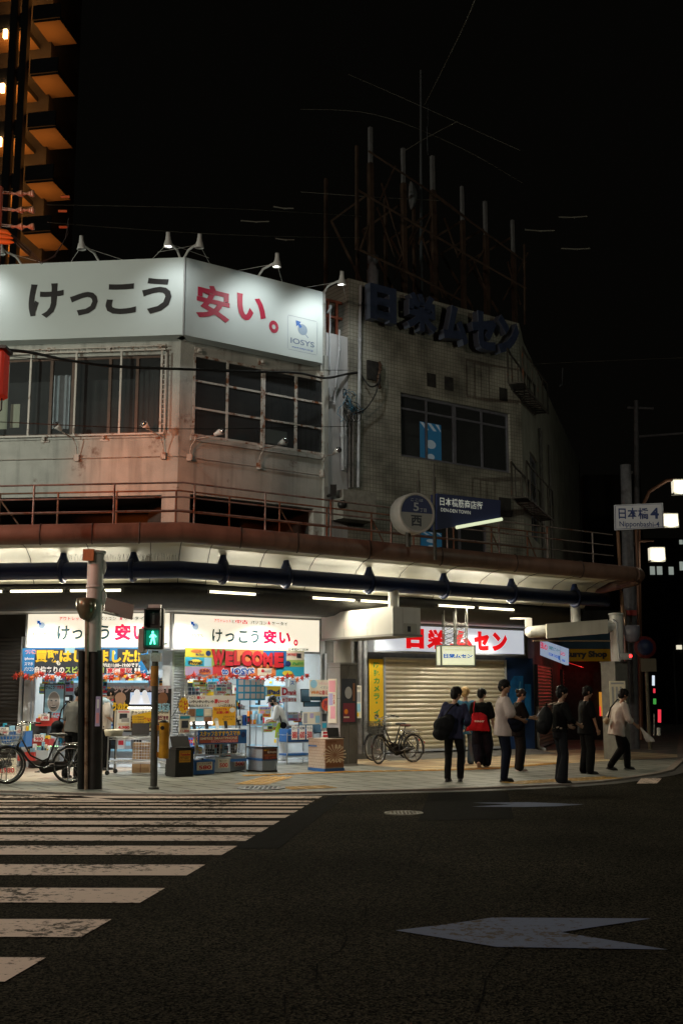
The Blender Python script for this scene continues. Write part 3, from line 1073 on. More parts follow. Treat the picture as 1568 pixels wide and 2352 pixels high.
for px, py in ((990, 873), (1030, 881), (1155, 906), (857, 852), (1158, 1165)):
	u, z = RW.hit(px, py)
	k = .16 if px not in (857, 1158) else .22
	m1 = MB()
	m1.fbox(RW, u - k, u + k, .003, .012 if k < .2 else .05, z - k * 1.2, z + k * 1.2)
	m1.build('vent_stain', mat('soot_plate', (.035, .033, .03), .9, var=.5, scale=6), tb)
# the blue posters behind the glass: striped sheets with a faint glow put in
PBLUE = mat('poster_blue_glow', (.04, .30, .55), .5, emit=(.03, .26, .5), estr=.10)
PWHITE = mat('poster_white_glow', (.7, .75, .78), .5, emit=(.7, .8, .85), estr=.12)
def blue_poster(px0, py0, px1, py1, label):
	t_ = RW.rect(px0, py0, px1, py1, -.16)
	M = RW.mat(t_[0], -.16, t_[2])
	th = thing('blue_poster', label, 'poster', M)
	m_ = MB()
	m_.fbox(RW, t_[0], t_[1], -.165, -.16, t_[2], t_[3])
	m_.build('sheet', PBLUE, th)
	m_ = MB()
	w, h = t_[1] - t_[0], t_[3] - t_[2]
	for k in range(3):
		x = t_[0] + w * (k * .36)
		q = [(x, t_[3] - .01), (x + w * .16, t_[3] - .01), (min(x + w * .42, t_[1] - .01), t_[3] - h * .2), (min(x + w * .26, t_[1] - .02), t_[3] - h * .2)]
		m_.add([RW.pt(a_, -.156, b_) for a_, b_ in q], [(3, 2, 1, 0)])
	for cx_, cz_, r in ((.5, .42, .2), (.5, .08, .14)):
		pts = [RW.pt(t_[0] + w * cx_ + w * r * math.cos(a_ * .4488) * 1.2, -.156, t_[2] + h * cz_ + h * r * .6 * math.sin(a_ * .4488)) for a_ in range(14)]
		m_.add(pts, [tuple(range(14))])
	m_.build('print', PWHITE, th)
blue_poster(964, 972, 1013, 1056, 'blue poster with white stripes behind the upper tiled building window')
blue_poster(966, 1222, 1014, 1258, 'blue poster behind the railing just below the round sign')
# lintel box next to the white panel
m1 = MB()
a = RW.rect(788, 1120, 842, 1180, .5)
m1.fbox(RW, a[0], a[1] + .3, .003, .5, RW.hit(790, 1190, .5)[1], RW.hit(790, 1123, .5)[1])
tag(m1.build('concrete_ledge', mat('bare_concrete', (.33, .32, .28), .9, var=.2, bump=.3)), 'bare concrete block jutting out beside the wall pipes', 'ledge')
# white panelled strip between the two buildings with its pipes
m1 = MB()
z9 = RW.hit(775, 768)[1]
m1.fbox(RW, UEND + .03, UT0 - .01, -3, -.02, 3.4, z9)
tag(m1.build('infill_wall', PALE), 'narrow white wall strip between the corner building and tiled building', 'wall')
m1 = MB()
a = RW.rect(753, 705, 792, 760, -.3)
for u in (a[0], (a[0] + a[1]) / 2, a[1]):
	m1.fbox(RW, u - .03, u + .03, -.33, -.27, z9 + .01, a[3] + .1)
for z in (z9 + .03, (z9 + a[3]) / 2 + .1, a[3] + .1):
	m1.fbox(RW, a[0] - .1, a[1] + .1, -.335, -.275, z, z + .07)
tag(m1.build('roof_railing', mat('red_oxide', (.22, .06, .03), .7, var=.3)), 'red rusty railing on the roof between the two buildings', 'railing')
PIPEW = mat('pvc_pipe', (.48, .50, .52), .45, var=.12, scale=4, streak=.3)
PIPED = mat('dark_conduit', (.16, .15, .14), .5, var=.3)
def pipe(pxs, v, r, mt, label, name='wall_pipe', group='pipes on the strip between the buildings'):
	m_ = MB()
	pts = [RW.pt(*[RW.hit(x, y, v)[0]], v, RW.hit(x, y, v)[1]) for x, y in pxs]
	m_.tube(pts, r, 8)
	for p in pts[1:-1]:
		m_.tube([p - Vector((0, 0, .05)), p + Vector((0, 0, .05))], r * 1.35, 8)
	tag(m_.build(name, mt), label, 'pipe', group)
pipe([(828, 655), (826, 780), (825, 900), (822, 1120)], .06, .045, PIPEW, 'white drainpipe running down the left edge of the tiled wall')
pipe([(786, 925), (786, 1000), (787, 1080)], .05, .05, PIPEW, 'thick white pipe beside the tangle of blue wires')
pipe([(793, 960), (793, 1075)], .05, .03, PIPEW, 'thin white pipe stopping above the concrete block')
pipe([(803, 940), (802, 1120)], .05, .03, PIPED, 'dark conduit left of the tiled wall drainpipe')
pipe([(811, 930), (810, 1120)], .05, .035, PIPED, 'dark conduit hugging the tiled wall drainpipe')
pipe([(752, 718), (758, 705), (756, 850)], .05, .03, PIPEW, 'bent white pipe behind the right end of the roof sign')
pipe([(779, 757), (779, 800), (770, 895), (768, 925), (757, 918), (756, 890)], .05, .028, PIPEW, 'white hose hooked like a walking stick on the narrow wall')
# blue rooftop letters, thick boards stood off the wall
letters = thing('rooftop_letters', 'navy blue free standing letters along the top of the tiled wall', 'sign', RW.mat(RW.hit(850, 740, .5)[0], .5, 11))
LNAVY = mat('letter_navy', (.036, .050, .098), .45, var=.15)
LEDGE = mat('letter_edge', (.085, .10, .14), .45)
def blk(ch, x0, x1, yt, yb, bold=.045):
	xm = (x0 + x1) / 2
	v0, v1 = .22, .46
	u0, u1 = RW.hit(x0, (yt + yb) / 2, v1)[0], RW.hit(x1, (yt + yb) / 2, v1)[0]
	z1, z0 = RW.hit(xm, yt, v1)[1], RW.hit(xm, yb, v1)[1]
	m_ = MB()
	m_.text(ch, RW, u0, u1, z0, z1, v1, bold)
	n = len(m_.v)
	vs = list(m_.v)
	fs = [list(f) for f in m_.f]
	back = [p - RW.n * (v1 - v0) for p in vs]
	# boundary edges become the sides
	from collections import Counter
	key = [tuple(round(c, 5) for c in p) for p in vs]
	cnt = Counter()
	for f in fs:
		for i in range(len(f)):
			cnt[frozenset((key[f[i]], key[f[(i + 1) % len(f)]]))] += 1
	m_.cur = 1
	for f in fs:
		for i in range(len(f)):
			a_, b_ = f[i], f[(i + 1) % len(f)]
			if key[a_] != key[b_] and cnt[frozenset((key[a_], key[b_]))] == 1:
				m_.add([vs[a_], vs[b_], back[b_], back[a_]], [(0, 3, 2, 1)])
	m_.build('letter', [LNAVY, LEDGE], letters)
blk('日', 850, 910, 656, 737, .065)
blk('栄', 934, 1004, 674, 760, .05)
blk('ム', 1018, 1075, 702, 788, .06)
blk('セ', 1084, 1140, 716, 802, .06)
blk('ン', 1143, 1192, 726, 814, .06)
m1 = MB()
for x, yt in ((862, 648), (905, 656), (960, 668), (1040, 688), (1110, 706), (1170, 722)):
	u, z = RW.hit(x, yt + 30, .3)
	m1.tube([RW.pt(u, .0, z), RW.pt(u, .22, z)], .02, 6)
m1.build('fixing', RUST, letters)
# little plant box + tank on the parapet
m1 = MB()
p = RW.pt(RW.hit(856, 640, -.3)[0], -.3, ZTT)
m1.lathe([(.14, 0), (.16, .05), (.16, .55), (.12, .6), (.10, .75), (.15, .78), (.15, .95), (.02, 1.0)], 14, p)
tag(m1.build('roof_vent', mat('roof_vent_grey', (.12, .12, .13), .6, var=.3)), 'grey ventilation pot on the corner of the tiled roof', 'vent')
# -- rusty billboard frame on the roof
bf = thing('billboard_frame', 'tall empty rusted billboard frame standing on the tiled roof', 'billboard frame', RW.mat(RW.hit(900, 650, -1.5)[0], -1.5, ZTT))
VB = -1.0
def bu(px, py, v=VB):
	u, z = RW.hit(px, py, v)
	return RW.pt(u, v, z)
posts = [(850, 292, 655, .10, 1), (925, 340, 680, .10, 1), (992, 358, 700, .11, 1), (1060, 428, 712, .09, 1), (1113, 462, 727, .10, 1), (1176, 505, 742, .09, 1)]
for px, yt, yb, w, g_ in posts:
	a = bu(px, yt)
	u = (a - RW.o).dot(RW.u)
	m_ = MB()
	m_.fbox(RW, u - w * .7, u + w * .7, VB - w * .7, VB + w * .7, ZTT - .02, a.z - 1.1)
	m_.cur = 1
	m_.fbox(RW, u - w * .5, u + w * .5, VB - w * .5, VB + w * .5, a.z - 1.1, a.z)
	m_.build('post', [RUST, mat('post_steel_dim', (.14, .14, .14), .6, var=.2)], bf)
def bar(p, q, r, v=VB, name='brace'):
	m_ = MB()
	m_.tube([bu(*p, v), bu(*q, v)], r * .7, 4, smooth=False)
	m_.build(name, RUST, bf)
bar((819, 334), (819, 574), .07, .3, 'post')
bar((1204, 560), (1205, 745), .05, .3, 'post')
for p, q in (((846, 346), (965, 424)), ((1000, 445), (1128, 545)), ((965, 424), (1208, 602))):
	bar(p, q, .05, .1, 'rail')
bar((822, 436), (1085, 592), .055, .3, 'rail')
bar((1085, 592), (1208, 662), .05, .3, 'rail')
bar((819, 570), (960, 636), .055, .3, 'rail')
bar((960, 636), (1060, 690), .05, .3, 'rail')
for p, q in (((908, 380), (872, 460)), ((860, 480), (828, 570)), ((866, 475), (925, 640)), ((960, 510), (905, 620)), ((905, 640), (960, 520)), ((968, 540), (1020, 690)),
			((1130, 545), (1035, 690)), ((1020, 500), (1052, 590)), ((1070, 560), (1050, 590)), ((1155, 690), (1212, 580)), ((1085, 592), (1130, 700)), ((1165, 600), (1195, 700)), ((876, 420), (930, 600)), ((1000, 470), (960, 560))):
	bar(p, q, .045, VB, 'brace')
for k in range(6):
	px, yt, yb, w, _ = posts[k]
	m_ = MB()
	a = bu(px, yb - 10)
	u = (a - RW.o).dot(RW.u)
	m_.tube([RW.pt(u, VB, ZTT), RW.pt(u + .2, VB - 2.2, ZTT + 3.2)], .05, 4, smooth=False)
	m_.tube([RW.pt(u, VB, ZTT + 3.2), RW.pt(u + .2, VB - 2.2, ZTT + 3.2)], .04, 4, smooth=False)
	m_.tube([RW.pt(u, VB - 2.2, ZTT), RW.pt(u, VB - 2.2, ZTT + 4.5)], .06, 4, smooth=False)
	m_.build('rear_brace', RUST, bf)
# mast, dish and aerials
m1 = MB()
m1.tube([bu(967, 700, -2), bu(966, 160, -2)], [.06, .03], 8)
m1.tube([bu(982, 355, -2), bu(980, 290, -2)], .015, 6)
m1.tube([bu(982, 290, -2), bu(982, 240, -2)], .008, 6)
tag(m1.build('radio_mast', mat('mast_grey', (.12, .13, .14), .5, .4)), 'thin tall radio mast rising behind the rusted billboard frame', 'mast')
m1 = MB(Matrix.Translation(bu(951, 448, -1.6)) @ RW.mat(0, 0, 0).to_3x3().to_4x4() @ Matrix.Rotation(R_(60), 4, 'Z') @ Matrix.Rotation(R_(85), 4, 'X'))
m1.lathe([(.01, .08), (.2, .05), (.36, -.03), (.42, -.1), (.40, -.1), (.2, .03), (.01, .06)], 20)
tag(m1.build('satellite_dish', mat('dish_grey', (.16, .16, .16), .6)), 'small satellite dish mounted among the billboard frame posts', 'satellite dish')
# -- fire escape on the side wall
fe = thing('fire_escape', 'black steel fire escape zigzagging down the side wall', 'staircase', DW.mat(.5, .6, 5.0))
BLKST = mat('black_steel', (.05, .045, .035), .6, var=.3, rust=.15)
for p0_, p1_ in (((1200, 892), (1250, 950)), ((1209, 1150), (1262, 1196))):
	(ua_, za_), (ub_, zb_) = DW.hit(*p0_, .35), DW.hit(*p1_, .35)
	m_ = MB()
	for k in range(7):
		m_.fbox(DW, ua_ - .7 + k * .1, ua_ - .67 + k * .1, .05, .45, za_ - .04, za_)
	m_.fbox(DW, ua_ - .72, ua_ + .02, .45, .48, za_ - .06, za_)
	m_.build('landing', BLKST, fe)
	m_ = MB()
	for i in range(11):
		f = i / 11
		u_, z_ = ua_ + (ub_ - ua_) * f, za_ + (zb_ - za_) * f
		m_.fbox(DW, u_, u_ + .12, .08, .44, z_ - .03, z_)
	for v in (.06, .46):
		m_.tube([DW.pt(ua_, v, za_), DW.pt(ub_, v, zb_)], .045, 4)
	m_.build('stair_flight', BLKST, fe)
	m_ = MB()
	for v in (.06, .46):
		m_.tube([DW.pt(ua_ - .7, v, za_), DW.pt(ua_ - .7, v, za_ + .95), DW.pt(ua_, v, za_ + .95), DW.pt(ub_, v, zb_ + .95), DW.pt(ub_, v, zb_)], .03, 5)
		for i in range(5):
			f = i / 4
			u_, z_ = ua_ + (ub_ - ua_) * f, za_ + (zb_ - za_) * f
			m_.tube([DW.pt(u_, v, z_), DW.pt(u_, v, z_ + .95)], .018, 4)
	m_.build('handrail', BLKST, fe)
m_ = MB()
for u_ in (3.9, 4.3, 6.5):
	m_.tube([DW.pt(u_, .06, 5.0), DW.pt(u_, .06, 10.2)], .04, 6)
tag(m_.build('side_wall_pipes', PIPED), 'dark pipes running up the side wall beyond the fire escape', 'pipes')
# -- arcade canopy over the pavement
VBEAM, VPIPE = 3.6, 5.15
ub = RW.hit(412, 1310, VBEAM)[0]
KV = (RW.pt(ub, VBEAM, 0) - S) / VBEAM          # fold line in plan, per metre of reach
uend = RW.hit(1452, 1300, VPIPE)[0] - (S + KV * VPIPE - RW.pt(0, VPIPE, 0)).dot(RW.u)
TL = -14.0
def cp(t, v, z):
	"""t < 0 along the left wall, t > 0 along the right wall; v = reach"""
	return S + KV * v + (LW.u if t < 0 else RW.u) * t + Vector((0, 0, z))
def fold_u(v):
	return (S + KV * v - RW.pt(0, v, 0)).dot(RW.u)
def chit(px, py, v):
	"""run t and height z of a pixel on the canopy line of reach v"""
	if px < 412:
		k = KV.dot(LW.n) * v
		u, z = LW.hit(px, py, k)
		return u - (S + KV * v - LW.pt(0, k, 0)).dot(LW.u), z
	u, z = RW.hit(px, py, v)
	return u - fold_u(v), z
zbeam = chit(520, 1316, VBEAM)[1]
zpipe_t, zpipe_b = chit(421, 1199, VPIPE)[1], chit(421, 1246, VPIPE)[1]
RP = (zpipe_t - zpipe_b) / 2
ZP = (zpipe_t + zpipe_b) / 2
can = thing('arcade_canopy', 'long covered arcade canopy with a fat brown gutter and cream soffit', 'canopy', Matrix.Translation(S + KV * 3 + Vector((0, 0, 0))))
def sweep(prof, t0, t1, closed=True):
	m_ = MB()
	ts = [t0, 0.0, t1]
	n = len(prof)
	vs = []
	for k, t in enumerate(ts):
		for v, z in prof:
			vs.append(S + KV * v + (LW.u * t if t < 0 else RW.u * t) + Vector((0, 0, z)))
	fs = []
	for k in range(2):
		for i in range(n if closed else n - 1):
			j = (i + 1) % n
			fs.append((k * n + i, k * n + j, (k + 1) * n + j, (k + 1) * n + i))
	m_.add(vs, fs, True)
	return m_
gp = [(VPIPE + RP * math.cos(a) * 1.0, ZP + RP * math.sin(a)) for a in [2 * math.pi * i / 20 for i in range(20)]]
m1 = sweep(gp, TL, uend)
m1.tube([cp(uend, VPIPE, ZP), cp(uend + .25, VPIPE - .12, ZP), cp(uend + .4, VPIPE - .5, ZP - .03), cp(uend + .42, 1.5, ZP - .03)], RP, 18)
gut = m1.build('gutter', PIPE, can)
m1 = MB()
for px in (93, 212, 320, 552, 682, 846, 1010, 1180, 1330):
	t_, _ = chit(px, 1230, VPIPE)
	ring = [cp(t_, v, z) for v, z in [(VPIPE + (RP + .006) * math.cos(a), ZP + (RP + .006) * math.sin(a)) for a in [2 * math.pi * i / 20 for i in range(20)]]]
	m1.tube(ring, .012, 4, closed=True)
m1.build('gutter_joint', mat('joint_dark', (.05, .035, .03), .7), can)
sof = [(VPIPE - RP * .6, zpipe_b + .03), (4.5, zpipe_b + .10), (VBEAM + .4, zpipe_b + .10), (VBEAM - .3, zpipe_b + .0), (2.8, zpipe_b - .25), (2.45, zpipe_b - .42)]
m1 = sweep(sof, TL, uend - .1, False)
m1.build('soffit', SOFFIT, can)
m1 = sweep([(VPIPE, ZP + RP * .5), (2.2, ZP + .15), (.05, ZP + .2)], TL, uend - .1, False)
m1.build('roof_deck', DGREY, can)
m1 = MB()
t_ = TL
while t_ < uend - .3:
	if abs(t_) > .2:
		pts = [cp(t_, v, z - .006) for v, z in sof]
		m1.tube(pts, .008, 4)
	t_ += 1.22
m1.tube([S + KV * v + Vector((0, 0, z - .006)) for v, z in sof], .01, 4)
m1.build('soffit_seam', SEAM, can)
RB = (chit(560, 1293, VBEAM)[1] - chit(560, 1332, VBEAM)[1]) / 2
m1 = sweep([(VBEAM + RB * math.cos(a), zbeam + RB * math.sin(a)) for a in [2 * math.pi * i / 16 for i in range(16)]], TL, uend + .1)
m1.build('beam', BLUEP, can)
bracket0 = None
for px in (-140, -20, 145, 306, 512, 657, 847, 1018, 1173, 1317):
	t_, _ = chit(px, 1300, VBEAM)
	m_ = MB()
	c = cp(t_, VBEAM, zbeam)
	zt = zpipe_b + .09
	m_.lathe([(.13, -RB * .2), (.125, RB * .9), (.07, zt - zbeam - .1), (.05, zt - zbeam)], 14, c)
	u_ = LW if px < 412 else RW
	ring = [c + u_.n * ((RB + .014) * math.cos(a)) + Vector((0, 0, (RB + .03) * math.sin(a))) for a in [2 * math.pi * i / 14 for i in range(14)]]
	m_.tube([p_ for p_ in ring], .05, 6, closed=True)
	m_.build('bracket', BLUEP, can)
# bird spikes on the beam
m1 = MB()
random.seed(3)
for a, b in ((152, 345), (320, 505)):
	t0, _ = chit(a, 1285, VBEAM)
	t1, _ = chit(min(b, 411), 1285, VBEAM)
	n = int((t1 - t0) / .022)
	for i in range(n):
		t_ = t0 + (t1 - t0) * i / n
		p_ = cp(t_, VBEAM + random.uniform(-.03, .03), zbeam + RB - .01)
		m1.tube([p_, p_ + Vector((random.uniform(-.04, .04), random.uniform(-.03, .03), random.uniform(.10, .17)))], .0025, 3)
m1.build('bird_spikes', BLKST, can)
# rounded bulkhead, its shade put into the dark colour; ceiling strip behind it
zf = chit(560, 1372, 2.4)[1]
bulk = [(2.5, zf + .10), (2.42, zf - .02), (2.2, zf - .16), (1.9, zf - .25), (1.55, zf - .27), (1.5, zf - .20), (1.5, zf + .3), (2.3, zf + .3)]
m1 = sweep(bulk, TL, uend - .15)
m1.build('bulkhead', mat('bulkhead_unlit', (.03, .029, .025), .6, var=.2), can)
zcl = zf - .22
m1 = sweep([(1.52, zcl), (.02, zcl)], TL, uend - .3, False)
m1.build('ceiling', mat('arcade_ceiling', (.5, .52, .55), .5), can)
# end plate of the canopy
m1 = MB()
pl = [cp(uend - .1, v, z) for v, z in [(VPIPE - .1, ZP + RP * .6)] + sof[:1] + sof[1:] + [(2.4, ZP + .25)]]
m1.add(pl, [tuple(range(len(pl)))])
m1.build('end_plate', DGREY, can)
# supports and fluorescent fittings
fl0 = None
tubes = [(-75, 12), (20, 150), (157, 284), (475, 590), (711, 816), (822, 905), (1000, 1089), (1093, 1180)]
tl = ['fluorescent tube at the far left under the canopy', 'fluorescent tube under the canopy left of the tall post', 'fluorescent tube under the canopy passing behind the tall post',
	'lone fluorescent tube above the gap right of the walk signal', 'left tube of the pair above the white box sign', 'right tube of the pair partly behind the white box sign', 'left tube of the pair above the shutter sign',
	'right tube of the pair above the shutter sign']
for i, (a, b) in enumerate(tubes):
	ya = 1362 if b < 412 else 1358 + (a - 475) * .055
	tA, zA = chit(a, ya, 2.5)
	tB, _ = chit(b, ya + (0 if b < 412 else (b - a) * .07), 2.5)
	zA = zf + .06
	pa, pb = cp(tA, 2.56, zA), cp(tB, 2.56, zA)
	d = (pb - pa).normalized()
	fr_ = LW if b < 412 else RW
	th = thing('fluorescent_light', tl[i], 'light', Matrix.Translation((pa + pb) / 2), 'fluorescent lights under the canopy')
	m_ = MB()
	m_.tube([pa + d * .05, pb - d * .05], .026, 8)
	m_.build('tube', TUBE, th)
	m_ = MB()
	for p_, s_ in ((pa, 1), (pb, -1)):
		m_.tube([p_, p_ + d * .05 * s_], .035, 8)
	m_.build('socket', DGREY, th)
	L_ = (pb - pa).length
	o = lamp('tube_light', 'AREA', 48 * L_, (1.0, .90, .66), (pa + pb) / 2 + fr_.n * .05 - Vector((0, 0, .045)), th, None, .05, L_)
	z_ = -(fr_.n * .6 - Vector((0, 0, .8))).normalized()
	y_ = d
	x_ = y_.cross(z_).normalized()
	R3 = Matrix((x_, y_, z_)).transposed().to_4x4()
	o.matrix_local = WM[th.name].inverted() @ (Matrix.Translation((pa + pb) / 2 + fr_.n * .05 - Vector((0, 0, .045))) @ R3)
	o = lamp('tube_light', 'AREA', 9 * L_, (1.0, .92, .70), (pa + pb) / 2 + fr_.n * .05, th, None, .05, L_ * 1.7)
	z_ = -(fr_.n * .9 + Vector((0, 0, .42))).normalized()
	R3 = Matrix((y_.cross(z_).normalized(), y_, z_)).transposed().to_4x4()
	o.matrix_local = WM[th.name].inverted() @ (Matrix.Translation((pa + pb) / 2 + fr_.n * .05) @ R3)
# recessed downlights
DOWN = mat('downlight_glow', (1, 1, 1), .4, emit=(1, .95, .82), estr=6)
for px, lb in ((80, 'round downlight above the left shop sign'), (275, 'round downlight above the shop sign behind the tall post'), (447, 'round downlight above the corner of the right shop sign'), (640, 'round downlight above the middle of the right shop sign'),
			(880, 'round downlight hidden behind the white box sign'), (1130, 'round downlight above the red shutter sign lettering')):
	t_, _ = chit(px, 1392, 1.25)
	p_ = cp(t_, 1.25, zcl - .004)
	th = thing('downlight', lb, 'light', Matrix.Translation(p_), 'downlights along the shop fronts')
	m_ = MB()
	m_.lathe([(.07, -.012), (.11, -.012), (.12, 0), (.07, 0)], 20, p_)
	m_.build('trim', WHITEP, th)
	m_ = MB()
	m_.lathe([(.07, -.002), (.01, -.003)], 20, p_)
	m_.build('lens', DOWN, th)
	lamp('downlight_beam', 'SPOT', 170, (1, .96, .85), p_ - Vector((0, 0, .03)), th, p_ - Vector((0, 0, 2)) - (LW.n if px < 412 else RW.n) * .7, .06, spot=125, blend=.6)
# railings above the canopy
RAILG = mat('railing_steel', (.22, .18, .16), .6, .3, var=.3, rust=.25)
def railing(label, v, zb, h, t0, t1, step, rails, mt=RAILG, r=.018, fancy=False):
	th = thing('railing', label, 'railing', Matrix.Translation(cp((t0 + t1) / 2, v, zb)))
	m_ = MB()
	for z in rails:
		if t0 < 0 < t1:
			m_.tube([cp(t0, v, zb + h * z), S + KV * v + Vector((0, 0, zb + h * z)), cp(t1, v, zb + h * z)], r, 6)
		else:
			m_.tube([cp(t0, v, zb + h * z), cp(t1, v, zb + h * z)], r, 6)
	m_.build('rail', mt, th)
	t = t0
	while t <= t1 + .01:
		m_ = MB()
		m_.tube([cp(t, v, zb - .1), cp(t, v, zb + h)], r * 1.15, 6)
		if fancy and random.random() < .35:
			m_.tube([cp(t, v, zb + h * .9), cp(t + .75, v - .35, zb + h * .15)], r, 4)
		m_.build('post', mt, th)
		t += step
	return th
random.seed(5)
VR = 4.75
zr0 = ZP + RP * .5
zrt = chit(600, 1130, VR)[1]
railing('long thin steel railing along the outer edge of the canopy roof', VR, zr0, zrt - zr0, -12.0, uend - .4, 1.53, (.42, .70, 1.0))
railing('inner railing with diagonal stays close to the shop wall', 2.2, ZP + .1, 1.25, -11.5, uend - 1.2, 1.27, (.35, .65, 1.0), mat('railing_rusty', (.2, .10, .06), .7, var=.3, rust=.4), .02, True)
# -- general street lighting, standing outside the frame
def proj(p):
	d = Vector(p) - Vector((0, 0, CAMZ))
	f = d.y * CP + d.z * SP_
	up = -d.y * SP_ + d.z * CP
	return CX + FPX * d.x / f, CY - FPX * up / f
SHELL = mat('street_lamp_glass', (.8, .8, .75), .3, emit=(1, .95, .8), estr=6)
def street_lamp(x, y, h, arm, energy, color, label, zb=-.12):
	t = thing('street_lamp', label, 'street lamp', Matrix.Translation((x, y, zb)), 'street lamps around the junction')
	m_ = MB()
	m_.tube([(x, y, zb), (x, y, h * .5), (x, y, h)], [.10, .085, .06], 12)
	m_.tube([(x, y, h - .3), (x + arm[0] * .5, y + arm[1] * .5, h + .05), (x + arm[0], y + arm[1], h + .1)], .035, 8)
	m_.build('pole', STEEL, t)
	m_ = MB()
	c = Vector((x + arm[0], y + arm[1], h))
	m_.box(c + Vector((0, 0, .12)), (.5, .5, .06))
	m_.build('lantern_cap', DGREY, t)
	m_ = MB()
	m_.box(c - Vector((0, 0, .06)), (.42, .42, .28))
	m_.build('lantern', SHELL, t)
	lamp('lantern_light', 'POINT', energy, color, c - Vector((0, 0, .35)), t, size=.22)
street_lamp(-15.5, 15.5, 8.5, (1.6, .4), 2300, (.93, 1, .86), 'street lamp across the road to the left of the crossing', -.03)
street_lamp(-16.0, -4.0, 12.0, (1.6, .4), 5000, (1, .80, .64), 'tall street lamp behind the viewer to the left', -.03)
street_lamp(14.5, 14.0, 9.5, (-1.6, .4), 700, (.97, 1, .80), 'street lamp added out of view to the right to brighten the tiled wall', -.03)  # added lamp with no known source, lifts the tiled wall
# -- printed boards
def flatmat(name, rgb, rough=.6, emit=0.0, ecol=None):
	return mat(name, rgb, rough, emit=(ecol or rgb) if emit else None, estr=emit)
INK = {
	'black': flatmat('ink_black', (.012, .012, .012)), 'red': flatmat('ink_red', (.55, .02, .03)), 'blue': flatmat('ink_blue', (.02, .10, .42)),
	'white': flatmat('ink_white', (.8, .8, .78)), 'yellow': flatmat('ink_yellow', (.80, .50, .02)), 'navy': flatmat('ink_navy', (.02, .04, .14)),
	'orange': flatmat('ink_orange', (.75, .22, .02)), 'green': flatmat('ink_green', (.05, .32, .08)), 'pink': flatmat('ink_pink', (.75, .32, .36)),
	'teal': flatmat('ink_teal', (.02, .30, .45)), 'grey': flatmat('ink_grey', (.35, .35, .36)), 'cream': flatmat('ink_cream', (.72, .66, .52)),
	'brown': flatmat('ink_brown', (.22, .10, .05)), 'lime': flatmat('ink_lime', (.42, .60, .12)), 'skin': flatmat('ink_skin', (.45, .28, .20)), 'lilac': flatmat('ink_lilac', (.42, .35, .55)),
	'maroon': flatmat('ink_maroon', (.18, .03, .05)), 'sky': flatmat('ink_sky', (.30, .55, .70)), 'dark': flatmat('ink_dark', (.03, .035, .045)),
}
def board(name, label, cat, fr, rect, v, bg, items=(), thick=.02, group=None, border=None):
	"""a printed board; items: (text or 'rect'/'disc'/'burst', x0, y0, x1, y1, ink[, bold]) in 0..1 from the top left"""
	u0, u1, z0, z1 = rect
	th = thing(name, label, cat, fr.mat((u0 + u1) / 2, v, z0), group)
	m_ = MB()
	m_.fbox(fr, u0, u1, v - thick, v, z0, z1)
	m_.build('sheet', bg if not isinstance(bg, str) else INK[bg], th)
	by = {}
	k = 0
	for it in items:
		s, x0, y0, x1, y1, ink = it[:6]
		bold = it[6] if len(it) > 6 else .02
		m_ = by.setdefault((ink, s in ('rect', 'disc', 'burst', 'tri')), MB())
		a, b, c, d = u0 + x0 * (u1 - u0), u0 + x1 * (u1 - u0), z1 - y1 * (z1 - z0), z1 - y0 * (z1 - z0)
		k += 1
		vv = v + .0025 + .0009 * k
		if s == 'rect':
			m_.fquad(fr, a, b, c, d, vv)
		elif s == 'tri':
			m_.add([fr.pt(a, vv, c), fr.pt(b, vv, c), fr.pt(b, vv, d)], [(0, 1, 2)])
		elif s in ('disc', 'burst'):
			n = 28
			pts = []
			for i in range(n):
				t_ = 2 * math.pi * i / n
				r = 1.0 if s == 'disc' or i % 2 else .8
				pts.append(fr.pt((a + b) / 2 + (b - a) / 2 * r * math.cos(t_), vv, (c + d) / 2 + (d - c) / 2 * r * math.sin(t_)))
			m_.add(pts, [tuple(range(n))])
		else:
			m_.text(s, fr, a, b, c, d, vv, bold)
	for (ink, pic), m_ in by.items():
		m_.build('print' if pic else 'lettering', INK[ink] if isinstance(ink, str) else ink, th)
	if border:
		m_ = MB()
		w = border[0]
		for a, b, c, d in ((u0 - w, u1 + w, z1, z1 + w), (u0 - w, u1 + w, z0 - w, z0), (u0 - w, u0, z0, z1), (u1, u1 + w, z0, z1)):
			m_.fbox(fr, a, b, v - thick - .004, v + .012, c, d)
		m_.build('frame', border[1], th)
	return th
# -- street-level walls
gf = MB()
zhead = RW.hit(560, 1497)[1]
o_r = (RW.hit(424, 1600)[0], RW.hit(733, 1600)[0])
o_l = (LW.hit(66, 1600)[0], LW.hit(372, 1600)[0])
zc = zcl
gm = MB()
wall_skin(gm, LW, o_l[0] - .12, 0, 0, 3.5, [(o_l[0], o_l[1], -.01, zhead)], depth=.15)
wall_skin(gm, RW, 0, UEND, 0, 3.5, [(o_r[0], o_r[1], -.01, zhead)], depth=.15)
gm.build('shopfront_wall', mat('shopfront_white', (.5, .52, .52), .5, var=.06, streak=.2), bld)
gm = MB()
wall_skin(gm, LW, -14, o_l[0] - .12, 0, 3.5, [])
sh_far = kind(gm.build('side_wall', mat('left_dark_wall', (.035, .033, .03), .7, var=.4, scale=2)), 'structure')
